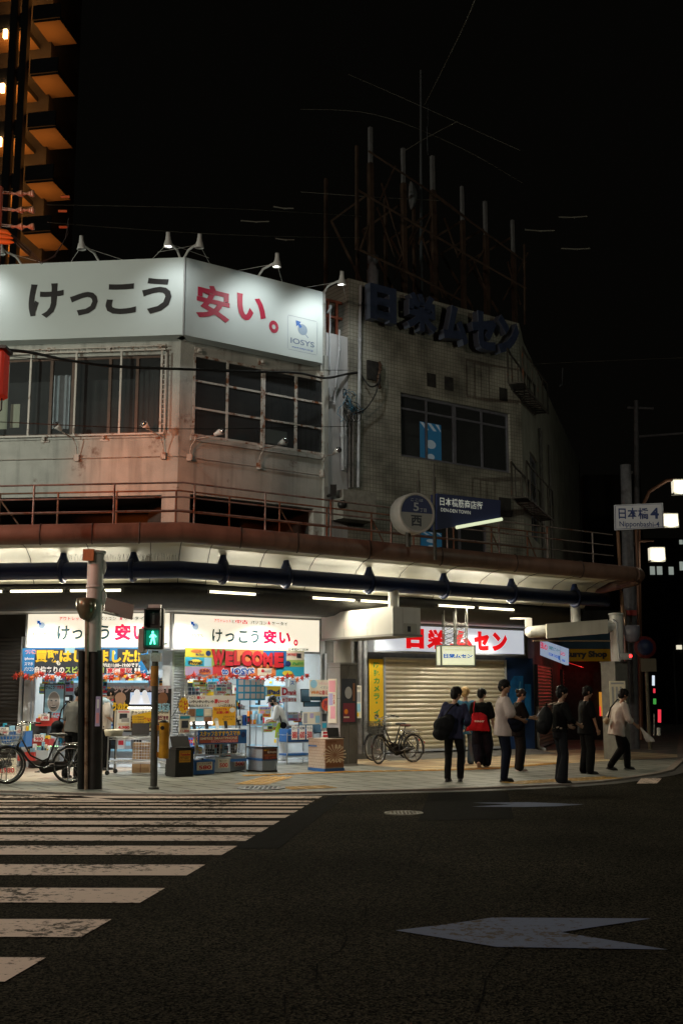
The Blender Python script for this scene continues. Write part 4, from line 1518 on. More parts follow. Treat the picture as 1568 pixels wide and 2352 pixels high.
# interior shell
INT = mat('shop_interior_white', (.52, .55, .55), .6, var=.03)
gm = MB()
ZI = 3.05
il, ir = o_l[0] - .1, UEND - .05
inn = [LW.pt(il, -.15, 0), LW.pt(0, -.15, 0) + Vector((0, .06, 0)), RW.pt(ir, -.15, 0), RW.pt(ir, -6.5, 0), LW.pt(il, -7, 0)]
up = Vector((0, 0, ZI))
fl = Vector((0, 0, .006))
gm.add([p + up for p in inn], [tuple(range(len(inn)))])
for i in (2, 3, 4):
	a, b = inn[i], inn[(i + 1) % 5]
	gm.quad(a, b, b + up, a + up)
gm.build('interior_wall', INT, bld)
gm = MB()
gm.add([p + fl for p in (LW.pt(il, .12, 0), bend_off(.12), RW.pt(ir, .12, 0), RW.pt(ir, -6.5, 0), LW.pt(il, -7, 0))], [(0, 1, 2, 3, 4)])
gm.build('interior_floor', tiles('shop_floor_tiles', RW, (.55, .57, .57), (.5, .52, .53), (.3, .31, .31), .45, .45, .006, .25, .1, 0.0, plan=True, dirt=.12), bld)
CEILL = mat('ceiling_panel_glow', (1, 1, 1), .4, emit=(.86, .96, 1.0), estr=5.0)
k = 0
for u, v in ((.9, -1.2), (2.6, -1.2), (.9, -3.2), (2.6, -3.2), (3.6, -2.2), (-1.0, -1.6), (-2.6, -1.4), (-4.2, -1.4), (-1.5, -3.2), (-3.2, -3.2)):
	fr = RW if u > 0 else LW
	p = fr.pt(u, v, ZI - .01)
	th = thing('ceiling_light', 'long white ceiling light panel inside the bright shop', 'light', fr.mat(u, v, ZI - .01), 'ceiling lights inside the shop')
	m_ = MB()
	m_.fbox(fr, u - .6, u + .6, v - .12, v + .12, ZI - .05, ZI - .01)
	m_.build('diffuser', CEILL, th)
	lamp('panel_light', 'AREA', 24, (.93, .98, 1.0), p - Vector((0, 0, .06)), th, p - Vector((0, 0, 2)), .9, .9)
# white shop frames and the shutter panel by the corner
FRAMEM = mat('shopfront_aluminium', (.5, .52, .54), .35, .3)
m_ = MB()
for u in (o_r[1] - .03, o_r[1] + .12):
	m_ = MB()
	m_.fbox(RW, u, u + .05, .004, .07, 0, zhead)
	m_.build('door_frame', FRAMEM, bld)
for u in (o_l[0] + .02, LW.hit(76, 1600)[0]):
	m_ = MB()
	m_.fbox(LW, u, u + .06, .004, .07, 0, zhead)
	m_.build('door_frame', FRAMEM, bld)
def shutter(label, fr, u0, u1, z0, z1, mt, pitch=.085, v=.03, box=True, frm=None, group=None):
	th = thing('roller_shutter', label, 'shutter', fr.mat((u0 + u1) / 2, v, z0), group)
	m_ = MB()
	n = int((z1 - z0) / pitch)
	prof = []
	for i in range(n):
		z = z0 + (z1 - z0) * i / n
		h = (z1 - z0) / n
		prof += [(v, z), (v + .004, z + h * .12), (v + .022, z + h * .3), (v + .028, z + h * .55), (v + .018, z + h * .8), (v + .003, z + h * .94)]
	prof.append((v, z1))
	vs = []
	for a, z in prof:
		vs += [fr.pt(u0, a, z), fr.pt(u1, a, z)]
	m_.add(vs, [(2 * i, 2 * i + 1, 2 * i + 3, 2 * i + 2) for i in range(len(prof) - 1)], True)
	m_.build('slats', mt, th)
	m_ = MB()
	m_.fbox(fr, u0, u1, v - .01, v + .035, z0 - .06, z0 - .002)
	m_.build('bottom_rail', FRAMEM, th)
	for u in (u0 - .06, u1 + .002):
		m_ = MB()
		m_.fbox(fr, u, u + .058, v - .03, v + .05, z0 - .06, z1)
		m_.build('guide_rail', frm or FRAMEM, th)
	return th
SHUT_W = mat('shutter_cream', (.56, .49, .34), .4, .2, var=.06, scale=2, streak=.2)
shutter('narrow pale grey shutter panel at the shop corner behind the mesh panel', RW, RW.hit(395, 1600)[0], RW.hit(421, 1600)[0], .08, zhead - .02, mat('shutter_grey', (.42, .46, .52), .45, .2), .06)
shutter('closed dark roller shutter left of the shop window', LW, LW.hit(-260, 1600)[0], LW.hit(46, 1600)[0], .08, 2.9, mat('shutter_black', (.03, .028, .025), .5, .2), .09)
us0, us1 = RW.hit(882, 1620)[0], RW.hit(1157, 1620)[0]
zs0, zs1 = RW.hit(1010, 1719)[1], RW.hit(1010, 1513)[1]
shutter('wide cream roller shutter of the closed radio shop', RW, us0, us1, zs0, zs1, SHUT_W, .115)
# wall around the radio shop front
m_ = MB()
wall_skin(m_, RW, UEND, uQ, 0, 4.4, [(us0 - .06, us1 + .06, -.01, zs1)], v=-.02, depth=.2)
m_.build('shopfront_wall', mat('radio_front', (.13, .125, .11), .7, var=.3, scale=3, streak=.3), tb)
PAINTB = mat('painted_blue_wall', (.012, .035, .10), .5, var=.5, scale=2)
m_ = MB()
a = (RW.hit(1163, 1600)[0], RW.hit(1224, 1600)[0])
m_.fbox(RW, a[0], a[1], -.019, .02, .1, RW.hit(1190, 1512)[1])
m_.build('painted_panel', PAINTB, tb)
m_ = MB()
r_ = RW.rect(1168, 1553, 1200, 1660, .02)
rr = RW.rect(1203, 1570, 1218, 1650, .02)
def swoosh(pts, v):
	m_.add([RW.pt(*[RW.hit(x, y, v)[0]], v, RW.hit(x, y, v)[1]) for x, y in pts], [tuple(range(len(pts)))])
swoosh([(1172, 1660), (1169, 1600), (1172, 1565), (1180, 1553), (1201, 1553), (1201, 1600), (1190, 1650)], .024)
swoosh([(1204, 1572), (1219, 1572), (1220, 1650), (1206, 1655)], .024)
m_.build('painted_swoosh', mat('painted_azure', (.015, .14, .34), .5, var=.35, scale=3), tb)
m_ = MB()
swoosh([(1182, 1640), (1176, 1645), (1188, 1600), (1193, 1565), (1196, 1566), (1192, 1610)], .027)
m_.build('painted_highlight', mat('painted_paleblue', (.10, .30, .5), .5), tb)
# -- lit shop signs under the canopy
LIT = mat('lit_sign_face', (.8, .78, .7), .4, emit=(1.0, .90, .70), estr=.86)
LITR = flatmat('lit_red', (.6, .0, .06), .4, .5, (.85, .01, .07))
LITG = flatmat('lit_darkgreen', (.03, .10, .12), .4, .04, (.1, .3, .35))
LITS = flatmat('lit_slate', (.12, .18, .26), .4, .1, (.4, .5, .7))
LITB = flatmat('lit_blue', (.0, .10, .5), .4, .35, (.0, .15, .7))
LITL = flatmat('lit_line', (.6, .6, .58), .4, .35, (.8, .8, .8))
LITC = flatmat('lit_circle', (.4, .5, .6), .4, .45, (.55, .68, .8))
SVS = .42
def lit_sign(fr, corners, label, name='shop_sign'):
	"""corners: px of (left, top-left y, bottom-left y, right, top-right y, bottom-right y)"""
	xl, ytl, ybl, xr, ytr, ybr = corners
	u0, u1 = fr.hit(xl, (ytl + ybl) / 2, SVS)[0], fr.hit(xr, (ytr + ybr) / 2, SVS)[0]
	z1 = (fr.hit(xl, ytl, SVS)[1] + fr.hit(xr, ytr, SVS)[1]) / 2
	z0 = (fr.hit(xl, ybl, SVS)[1] + fr.hit(xr, ybr, SVS)[1]) / 2
	th = thing(name, label, 'sign', fr.mat((u0 + u1) / 2, SVS, z0))
	m_ = MB()
	m_.fbox(fr, u0 + .015, u1 - .015, .22, SVS, z0 + .015, z1 - .015)
	m_.build('face', LIT, th)
	m_ = MB()
	w = .03
	for a, b, c, d in ((u0 - w, u1 + w, z1 - .015, z1 + w), (u0 - w, u1 + w, z0 - w, z0 + .015), (u0 - w, u0 + .015, z0 + .015, z1 - .015), (u1 - .015, u1 + w, z0 + .015, z1 - .015)):
		m_.fbox(fr, a, b, .12, SVS + .012, c, d)
	m_.build('frame', FRAMEM, th)
	return th, u0, u1, z0, z1
def shop_sign(fr, corners, label, lx, txts):
	th, u0, u1, z0, z1 = lit_sign(fr, corners, label)
	h = z1 - z0
	v = SVS + .008
	b1, b2, b3, b4 = MB(), MB(), MB(), MB()
	w = h * .64
	shop_logo(b1, b2, b3, b4, fr, fr.hit(lx, 1448, SVS)[0], z0 + h * .54, w, v)
	b1.build('logo_arrow', LITB, th)
	b2.build('logo_circle', LITC, th)
	b3.build('logo_name', LITS, th)
	b4.build('logo_border', LITL, th)
	groups = {}
	for s, x0, x1, f0, f1, ink, bold in txts:
		m_ = groups.setdefault(ink.name, (MB(), ink))[0]
		a, b = fr.hit(x0, 1450, SVS)[0], fr.hit(x1, 1450, SVS)[0]
		m_.text(s, fr, a, b, z1 - h * f1, z1 - h * f0, v, bold)
	for m_, ink in groups.values():
		m_.build('lettering', ink, th)
shop_sign(RW, (398, 1410, 1491, 734, 1423, 1499), 'right lit shop sign with its whole lettering in view', 448, [
	('アウトレット', 491, 530, .10, .21, LITR, .025), ('と', 532, 538, .11, .21, LITG, .02), ('中古', 540, 569, .10, .22, LITR, .025), ('パソコン', 575, 612, .11, .22, LITG, .025), ('&', 614, 621, .11, .21, LITR, .03), ('ケータイ', 623, 660, .11, .22, LITG, .025),
	('け', 487, 510, .40, .78, LITG, .025), ('っ', 517, 538, .50, .76, LITG, .025), ('こ', 548, 569, .42, .78, LITG, .025), ('う', 576, 594, .39, .77, LITG, .025),
	('安', 604, 635, .36, .78, LITR, .045), ('い', 640, 667, .42, .76, LITR, .045), ('。', 674, 684, .62, .82, LITR, .03),
	('イオシス', 630, 657, .88, .95, LITS, .015), ('日本橋4丁目店', 662, 708, .88, .96, LITG, .02)])
shop_sign(LW, (62, 1408, 1487, 391, 1408, 1488), 'left lit shop sign cut across by the tall post and signal', 96, [
	('アウトレット', 135, 190, .10, .22, LITR, .025), ('と', 192, 198, .11, .21, LITG, .02), ('中古', 200, 224, .10, .22, LITR, .025), ('パソコン', 227, 266, .11, .22, LITG, .025), ('&', 274, 281, .11, .21, LITR, .03), ('ケータイ', 284, 330, .11, .22, LITG, .025),
	('け', 132, 160, .36, .78, LITG, .025), ('っ', 166, 190, .48, .76, LITG, .025), ('こ', 197, 222, .40, .78, LITG, .025), ('う', 228, 252, .36, .77, LITG, .025),
	('安', 263, 301, .32, .80, LITR, .045), ('い', 306, 338, .38, .78, LITR, .045), ('。', 345, 358, .62, .82, LITR, .03),
	('イオシス', 292, 322, .87, .95, LITS, .015), ('日本橋4丁目店', 328, 386, .86, .96, LITG, .02)])
# radio shop: white sign with red block letters
th, u0, u1, z0, z1 = lit_sign(RW, (860, 1434, 1493, 1203, 1447, 1506), 'white lit sign with big red block letters above the cream shutter')
for o in KIDS(th):
	if o.name.startswith('face'):
		o.data.materials[0] = mat('lit_sign_blue_white', (.7, .72, .75), .35, emit=(.80, .86, .95), estr=.55)
m_ = MB()
zz0, zz1 = z0 + (z1 - z0) * .12, z1 - (z1 - z0) * .12
for ch, a, b, bo in (('日', 932, 973, .07), ('栄', 979, 1022, .06), ('ム', 1032, 1088, .07), ('セ', 1088, 1123, .07), ('ン', 1129, 1164, .07)):
	m_.text(ch, RW, RW.hit(a, 1470, SVS)[0], RW.hit(b, 1470, SVS)[0], zz0, zz1, SVS + .008, bo)
m_.build('lettering', flatmat('lit_pure_red', (.75, .01, .01), .4, .6, (.9, .005, .01)), th)
# small hanging lantern sign on a lattice drop
vh = 2.6
a = RW.rect(1038, 1484, 1087, 1529, vh)
xl, xr = RW.hit(1035, 1507, vh)[0], RW.hit(1068, 1507, vh)[0]
zt_, zb_ = RW.hit(1060, 1482, vh)[1], RW.hit(1060, 1531, vh)[1]
th = thing('hanging_sign', 'small glowing box sign hanging on a lattice in front of the shutter', 'sign', RW.mat((xl + xr) / 2, vh, zb_))
HF = Frame(RW.pt((xl + xr) / 2, vh, 0), 78)
hw = .42
m_ = MB()
m_.fbox(HF, -hw, hw, -.36, 0, zb_ + .03, zt_ - .03)
m_.build('face', mat('lit_hanging_face', (.8, .8, .6), .4, emit=(.86, .88, .58), estr=.72), th)
m_ = MB()
for u in (-hw, hw):
	for v in (-.36, .0):
		m_.fbox(HF, u - .02, u + .02, v - .02, v + .02, zb_, zt_)
for z in (zb_, zt_ - .035):
	m_.fbox(HF, -hw - .021, hw + .021, -.381, .021, z, z + .034)
m_.fbox(HF, hw + .001, hw + .012, -.25, -.1, zb_ + .04, zt_ - .04)
m_.build('frame', mat('hanging_frame_grey', (.3, .32, .3), .5, .4), th)
m_ = MB()
m_.text('日栄ムセン', HF, -hw * .86, hw * .86, zb_ + (zt_ - zb_) * .38, zb_ + (zt_ - zb_) * .60, .008, .05)
m_.build('lettering', LITB, th)
m_ = MB()
m_.text('AMATEUR HAM RADIO SHOP', HF, -hw * .82, hw * .82, zb_ + (zt_ - zb_) * .74, zb_ + (zt_ - zb_) * .79, .008, .01)
m_.build('lettering', LITS, th)
m_ = MB()
zc_ = RW.hit(1050, 1428, vh)[1]
for s in (-.30, .0):
	q = [(s + .0, -.25), (s + .28, -.25), (s + .28, -.1), (s, -.1)]
	for u, v in q:
		m_.tube([HF.pt(u, v, zt_), HF.pt(u, v, zc_ + .4)], .012, 4)
	for i in range(5):
		z0_ = zt_ + (zc_ - zt_) * i / 5
		z1_ = zt_ + (zc_ - zt_) * (i + 1) / 5
		for (ua, va), (ub_, vb) in zip(q, q[1:] + q[:1]):
			m_.tube([HF.pt(ua, va, z0_), HF.pt(ub_, vb, z1_)], .006, 3)
			m_.tube([HF.pt(ub_, vb, z0_), HF.pt(ua, va, z1_)], .006, 3)
m_.build('lattice', mat('lattice_steel', (.2, .2, .19), .5, .5), th)
# yellow vertical banner board
b_ = RW.rect(848, 1514, 880, 1668, .08)
items = [('rect', 0, 0, 1, 1, 'yellow')]
for i, ch in enumerate('防犯カメラ・イン'):
	items.append((ch, .30 if ch != '・' else .44, .045 + i * .118, .72 if ch != '・' else .56, .135 + i * .118 if ch != '・' else .08 + i * .118, 'green', .035))
board('vertical_sign', 'tall yellow sign with green vertical lettering left of the cream shutter', 'sign', RW, (b_[0], b_[1], b_[2], RW.hit(864, 1514, .08)[1]), .08, 'yellow', items)
# pipes and meters between the two shop fronts
for px, lb in ((826, 'grey street level pipe between the stone column and yellow sign'), (838, 'pale strapped pipe next to the yellow sign')):
	m_ = MB()
	u = RW.hit(px, 1600, .15)[0]
	m_.tube([RW.pt(u, .15, .15), RW.pt(u, .15, 3.2)], .06, 8)
	for z in (.6, 1.3, 2.0, 2.7):
		m_.tube([RW.pt(u, .15, z), RW.pt(u, .15, z + .06)], .07, 8)
	tag(m_.build('wall_pipe', PIPED if px < 830 else mat('pipe_grey_mid', (.25, .25, .24), .5, var=.3, scale=5)), lb, 'pipe')
b_ = RW.rect(817, 1575, 830, 1650, .25)
board('notice', 'narrow white notice on the pipe right of the stone column', 'notice', RW, b_, .25, 'cream', [('日', .3, .04, .7, .12, 'black'), ('rect', .2, .2, .8, .5, 'grey'), ('rect', .2, .55, .8, .8, 'sky'), ('rect', .2, .84, .5, .95, 'yellow')])
# -- stone clad column with the white box sign
def base(fr, px, py):
	p = ground(px, py, 0) - fr.o
	return p.dot(fr.u), p.dot(fr.n)
STONE = mat('column_stone', (.30, .30, .29), .4, var=.12, scale=3, bump=.05)
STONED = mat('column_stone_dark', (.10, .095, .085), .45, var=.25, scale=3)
uc, vc = base(RW, 795, 1760)
vc -= .22
uc += .05
zcol = RW.hit(797, 1526, vc)[1]
th = thing('canopy_column', 'stone clad canopy column carrying the big white box sign', 'column', RW.mat(uc, vc, 0))
m_ = MB()
m_.fbox(RW, uc - .24, uc + .24, vc - .24, vc + .24, .04, zcol)
m_.fbox(RW, uc - .255, uc + .255, vc - .255, vc + .255, 0, .04)
m_.fbox(RW, uc - .255, uc + .255, vc - .255, vc + .255, zcol, zcol + .03)
for z in (.75, 1.5, 2.2):
	m_.cur = 1
	m_.fbox(RW, uc - .242, uc + .242, vc - .242, vc + .242, z, z + .008)
m_.build('stone_cladding', [STONE, STONED], th)
m_ = MB()
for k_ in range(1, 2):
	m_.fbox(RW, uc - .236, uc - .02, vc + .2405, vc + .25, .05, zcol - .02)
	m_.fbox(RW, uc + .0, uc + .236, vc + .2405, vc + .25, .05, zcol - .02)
m_.build('dark_cladding', STONED, th)  # shade of the street face put into a darker stone
zboxb, zboxt = None, None
# find the outer end of the box from the photographed edge
v = vc
while proj(RW.pt(uc - .38, v, 3.0))[0] < 902 and v < 6:
	v += .01
ve = v
zb1 = RW.hit(902, 1461, ve)[1]
def zat(px, py, u, v):
	d = ray(px, py)
	p = RW.pt(u, v, 0)
	return CAMZ + d.z * (p.y / d.y)
zboxb, zboxt = zat(902, 1461, uc - .38, ve), zat(902, 1393, uc - .38, ve)
m_ = MB()
m_.cyl(RW.pt(uc, vc, zcol + .03), .20, zboxb - zcol - .02, 20)
m_.build('upper_shaft', WHITEP, th)
m_ = MB()
ust, _ = RW.hit(901, 1380, VBEAM)
m_.cyl(RW.pt(uc, VBEAM, zboxt - .02), .115, zbeam - zboxt + .02, 18)
m_.build('beam_stub', WHITEP, th)
bx = thing('box_sign', 'big blank white box sign jutting out from the stone column', 'sign', RW.mat(uc, (vc + ve) / 2, zboxb))
m_ = MB()
vb0 = vc - .30
m_.fbox(RW, uc - .38, uc + .38, vb0, ve, zboxb + .05, zboxt)
m_.build('casing', mat('box_sign_white', (.58, .58, .56), .4, var=.05, scale=2, streak=.15), bx)
m_ = MB()
m_.fbox(RW, uc - .41, uc + .41, vb0 - .02, ve + .03, zboxb, zboxb + .048)
for f_ in (.33, .66):
	m_.fbox(RW, uc - .384, uc - .381, vb0 + (ve - vb0) * f_, vb0 + (ve - vb0) * f_ + .012, zboxb + .06, zboxt - .01)
m_.fbox(RW, uc - .12, uc - .11, ve + .001, ve + .004, zboxb + .06, zboxt - .01)
m_.build('trim', mat('box_trim_grey', (.3, .3, .29), .5), bx)
m_ = MB()
m_.fbox(RW, uc - .08, uc + .26, ve + .005, ve + .02, zboxb + .06, zboxb + .28)
m_.cur = 1
m_.fbox(RW, uc + .0, uc + .09, ve + .021, ve + .024, zboxb + .10, zboxb + .22)
m_.build('notice_plate', [mat('plate_pale', (.42, .42, .38), .5), INK['dark']], bx)
SIDEF = Frame(RW.pt(uc - .38, (vb0 + ve) / 2, 0), math.degrees(math.atan2(RW.n.x, RW.n.y)))
m_ = MB()
m_.text('日', SIDEF, .28, .52, zboxb + .16, zboxt - .1, .006, .05)
m_.build('faded_mark', flatmat('faded_blue', (.50, .52, .56)), bx)
m_ = MB()
m_.add([SIDEF.pt(-.25 + .24 * math.cos(k * .314), .006, (zboxb + zboxt) / 2 + .13 * math.sin(k * .314)) for k in range(20)], [tuple(range(20))])
m_.build('faded_mark', flatmat('faded_pink', (.60, .53, .52)), bx)
PF = Frame(RW.pt(uc - .24, vc, 0), math.degrees(math.atan2(RW.n.x, RW.n.y)))
board('poster', 'tall pink poster on the bright side of the stone column', 'poster', PF, (-.20, .12, .95, 1.95), .02, 'cream', [('rect', .1, .04, .9, .3, 'pink'), ('rect', .1, .33, .6, .6, 'lilac'), ('rect', .3, .62, .9, .9, 'pink'), ('大\n会', .65, .34, .88, .58, 'red')])
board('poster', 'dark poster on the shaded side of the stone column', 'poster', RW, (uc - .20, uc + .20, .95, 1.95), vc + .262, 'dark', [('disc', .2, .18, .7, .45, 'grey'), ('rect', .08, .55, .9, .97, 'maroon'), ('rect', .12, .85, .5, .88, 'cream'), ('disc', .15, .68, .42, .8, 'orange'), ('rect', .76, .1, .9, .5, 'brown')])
# -- signs on the canopy edge
VS = VPIPE + .1
c = at_depth(957, 1178, 21.3)
RF = Frame((c.x, c.y), 64)
rr = abs(at_depth(905, 1178, 21.3).x - at_depth(998, 1178, 21.3).x) / 2 * 1.02
th = thing('round_sign', 'round drum shaped sign, navy above and pale below, with a thick rim', 'sign', RF.mat(0, 0, c.z - rr))
def disc(m_, fr, cz, r, v, a0=0, a1=2 * math.pi, n=36, base=False):
	pts = [fr.pt(r * math.cos(a0 + (a1 - a0) * i / n), v, cz + r * math.sin(a0 + (a1 - a0) * i / n)) for i in range(n + (1 if base else 0))]
	m_.add(pts, [tuple(range(len(pts)))])
m_ = MB()
M3 = RF.mat(0, 0, c.z) @ Matrix.Rotation(math.pi / 2, 4, 'X')
m_.lathe([(.02, -.36), (rr, -.36), (rr, .0), (rr * .985, .02), (rr * .88, .02), (rr * .87, -.01), (.02, -.01)], 40, (0, 0, 0), True, M3)
m_.build('drum', mat('drum_pale', (.42, .40, .37), .5, var=.1), th)
m_ = MB()
disc(m_, RF, c.z, rr * .868, .004, 0, math.pi, 24, True)
m_.build('upper_face', flatmat('drum_navy', (.015, .025, .10)), th)
m_ = MB()
disc(m_, RF, c.z, rr * .868, .004, math.pi, 2 * math.pi, 24, True)
m_.build('lower_face', flatmat('drum_grey', (.28, .28, .26)), th)
m_ = MB()
m_.text('ここは', RF, -rr * .34, rr * .34, c.z + rr * .56, c.z + rr * .70, .010, .01)
m_.text('5', RF, -rr * .2, rr * .1, c.z + rr * .08, c.z + rr * .5, .010, .02)
m_.text('丁目', RF, rr * .16, rr * .52, c.z + rr * .06, c.z + rr * .24, .010, .01)
m_.build('lettering', flatmat('drum_letter', (.36, .38, .42)), th)
m_ = MB()
m_.text('西', RF, -rr * .34, rr * .26, c.z - rr * .66, c.z - rr * .12, .010, .03)
m_.build('lettering', INK['dark'], th)
m_ = MB()
m_.tube([RF.pt(-.1, -.18, c.z - rr - .25), RF.pt(-.1, -.18, c.z - rr + .05)], .05, 8)
m_.tube([RF.pt(.15, -.18, c.z + rr - .03), RF.pt(.15, -.18, c.z + rr + .28)], .03, 8)
m_.tube([RF.pt(.15, -.18, c.z + rr + .2), RF.pt(.15, -.18, c.z + rr + .5)], .012, 6)
m_.build('support', BLKST, th)
# navy wedge sign
c2 = at_depth(1075, 1180, 22.3)
TF = Frame((c2.x, c2.y), 58)
def tf(px, py, v=0):
	return TF.hit(px, py, v)
th = thing('wedge_sign', 'navy wedge shaped district sign with white lettering and a tube light below', 'sign', TF.mat(0, 0, tf(1075, 1216)[1]))
q = [tf(1004, 1133), tf(1149, 1149), tf(1149, 1192), tf(1004, 1216)]
m_ = MB()
m_.prism([(q[3][0], q[3][1]), (q[2][0], q[2][1]), (q[1][0], q[1][1]), (q[0][0], q[0][1])], TF.o, TF.u, Vector((0, 0, 1)), -TF.n, .22)
m_.build('panel', flatmat('wedge_navy', (.010, .018, .085)), th)
m_ = MB()
m_.ptext('日本橋筋商店街', TF, 1010, 1147, 1108, 1166, .006, .012)
m_.ptext('DEN-DEN TOWN', TF, 1012, 1170, 1080, 1178, .006, .01)
m_.build('lettering', flatmat('wedge_letter', (.75, .78, .72), .5, .18), th)
m_ = MB()
pa, pb = TF.pt(tf(1045, 1212)[0], .04, tf(1045, 1212)[1]), TF.pt(tf(1149, 1191)[0], .04, tf(1149, 1193)[1])
m_.tube([pa, pb], .035, 8)
m_.build('tube_light', mat('wedge_tube', (.9, .95, .7), .4, emit=(.86, .95, .62), estr=.75), th)
m_ = MB()
m_.tube([TF.pt(q[0][0], -.1, q[0][1] + .35), TF.pt(q[0][0], -.1, q[3][1] - .6)], .035, 8)
m_.tube([TF.pt(q[0][0], -.1, q[0][1] + .35), TF.pt(q[0][0], -.1, q[0][1] + .62)], .02, 6)
m_.build('support', BLKST, th)
# -- banners and posters on the shop front
VBN = .47
def prect(fr, px0, py0, px1, py1, v):
	return fr.rect(px0, py0, px1, py1, v)
CW = {'teal': flatmat('comic_teal', (.03, .38, .55)), 'or': flatmat('comic_orange', (.70, .22, .07)), 'gr': flatmat('comic_green', (.36, .48, .12)), 'ye': flatmat('comic_yellow', (.78, .62, .06)),
	'bl': flatmat('comic_blue', (.02, .14, .40)), 'li': flatmat('comic_lilac', (.42, .33, .52)), 'rd': flatmat('comic_red', (.60, .04, .045)), 'wl': flatmat('comic_shadow', (.03, .008, .008))}
wb = board('welcome_banner', 'comic style welcome banner with giant red letters above the shop entrance', 'banner', RW, prect(RW, 425, 1492, 698, 1553, VBN), VBN, CW['gr'], [
	('rect', 0, .02, .22, .32, CW['ye']), ('rect', .0, .34, .15, .66, CW['teal']), ('rect', .15, .34, .21, .66, 'sky'), ('rect', 0, .68, .22, 1, CW['li']), ('rect', .22, .62, .42, 1, CW['rd']), ('rect', .4, .02, .64, .55, CW['or']),
	('rect', .64, .02, .84, .6, CW['bl']), ('rect', .5, .55, .75, 1, CW['or']), ('rect', .75, .62, 1, 1, CW['teal']), ('rect', .84, .02, 1, .36, 'cream'), ('rect', .84, .36, 1, .62, CW['gr']), ('rect', .42, .62, .5, 1, CW['li']),
	('disc', .04, .05, .13, .18, CW['or']), ('disc', .16, .08, .2, .28, 'navy'), ('burst', .02, .40, .14, .64, CW['ye']), ('burst', .1, .72, .21, .98, CW['or']), ('disc', .83, .4, .88, .62, 'navy'), ('burst', .8, .76, .9, .98, CW['ye']), ('rect', .93, .1, .97, .28, 'dark'),
	('rect', .59, .7, .71, .98, 'cream'), ('disc', .62, .74, .65, .86, 'red'),
	('Mac Book', .08, .18, .145, .28, 'navy', .02), ('iPhone!!', .02, .46, .135, .60, 'black', .04), ('JUNK', .11, .77, .20, .92, 'maroon', .05), ('SIM FREE!!', .84, .10, .93, .20, 'red', .02), ('iPad!!!!', .89, .44, .985, .56, 'green', .03), ('TAX FREE', .64, .78, .705, .86, 'grey', .02),
	('W', .203, .04, .318, .66, CW['wl'], .09), ('E', .315, .10, .385, .66, CW['wl'], .09), ('L', .385, .07, .445, .64, CW['wl'], .09), ('C', .447, .05, .54, .66, CW['wl'], .09), ('O', .535, .06, .635, .66, CW['wl'], .09), ('M', .63, .12, .72, .66, CW['wl'], .09), ('E', .725, .10, .815, .69, CW['wl'], .09),
	('W', .205, .02, .312, .63, 'red', .07), ('E', .316, .08, .38, .63, 'red', .07), ('L', .386, .05, .44, .61, 'red', .07), ('C', .45, .03, .535, .63, 'red', .07), ('O', .537, .04, .63, .63, 'red', .07), ('M', .632, .10, .715, .63, 'red', .07), ('E', .727, .08, .81, .66, 'red', .07),
	('to', .285, .70, .345, .98, 'white', .10), ('IOSYS', .362, .68, .562, .98, 'white', .10), ('to', .29, .73, .34, .96, 'blue', .04), ('IOSYS', .37, .71, .556, .95, 'blue', .04)])
board('buyback_banner', 'blue and black buyback banner with fat yellow lettering above the shop window', 'banner', LW, prect(LW, 51, 1488, 339, 1549, VBN), VBN, CW['teal'], [
	('rect', 0, 0, 1, 1, flatmat('banner_blue', (.02, .20, .50))), ('rect', .10, .05, .93, .98, 'dark'), ('rect', .34, .0, .42, .2, 'sky'), ('rect', .70, .06, .76, .5, flatmat('banner_blue', (.02, .20, .50))), ('disc', .72, .14, .745, .26, 'white'),
	('ついに!', .02, .06, .11, .24, 'pink', .05), ('iphone', .02, .35, .095, .48, 'white', .03), ('スマホ', .02, .54, .09, .67, 'white', .03), ('パソコン', .02, .72, .10, .88, 'white', .03),
	('買取', .105, .09, .295, .55, 'yellow', .045), ('はじめ', .30, .10, .60, .54, 'yellow', .045), ('ました', .615, .10, .89, .56, 'yellow', .045), ('!!', .895, .10, .945, .54, 'yellow', .045),
	('も', .275, .48, .31, .66, 'white', .04), ('自信ありの', .105, .70, .345, .97, 'white', .04), ('スピード査定!', .35, .70, .66, .97, 'lime', .04), ('受付は11:00~19:00です。', .61, .58, .945, .74, 'white', .035),
	('高価買取', .68, .75, .885, .98, 'white', .09), ('高価買取', .685, .76, .88, .97, 'red', .03), ('!!', .90, .76, .945, .97, 'white', .05), ('イ', .955, .84, .985, .95, 'white', .02)])
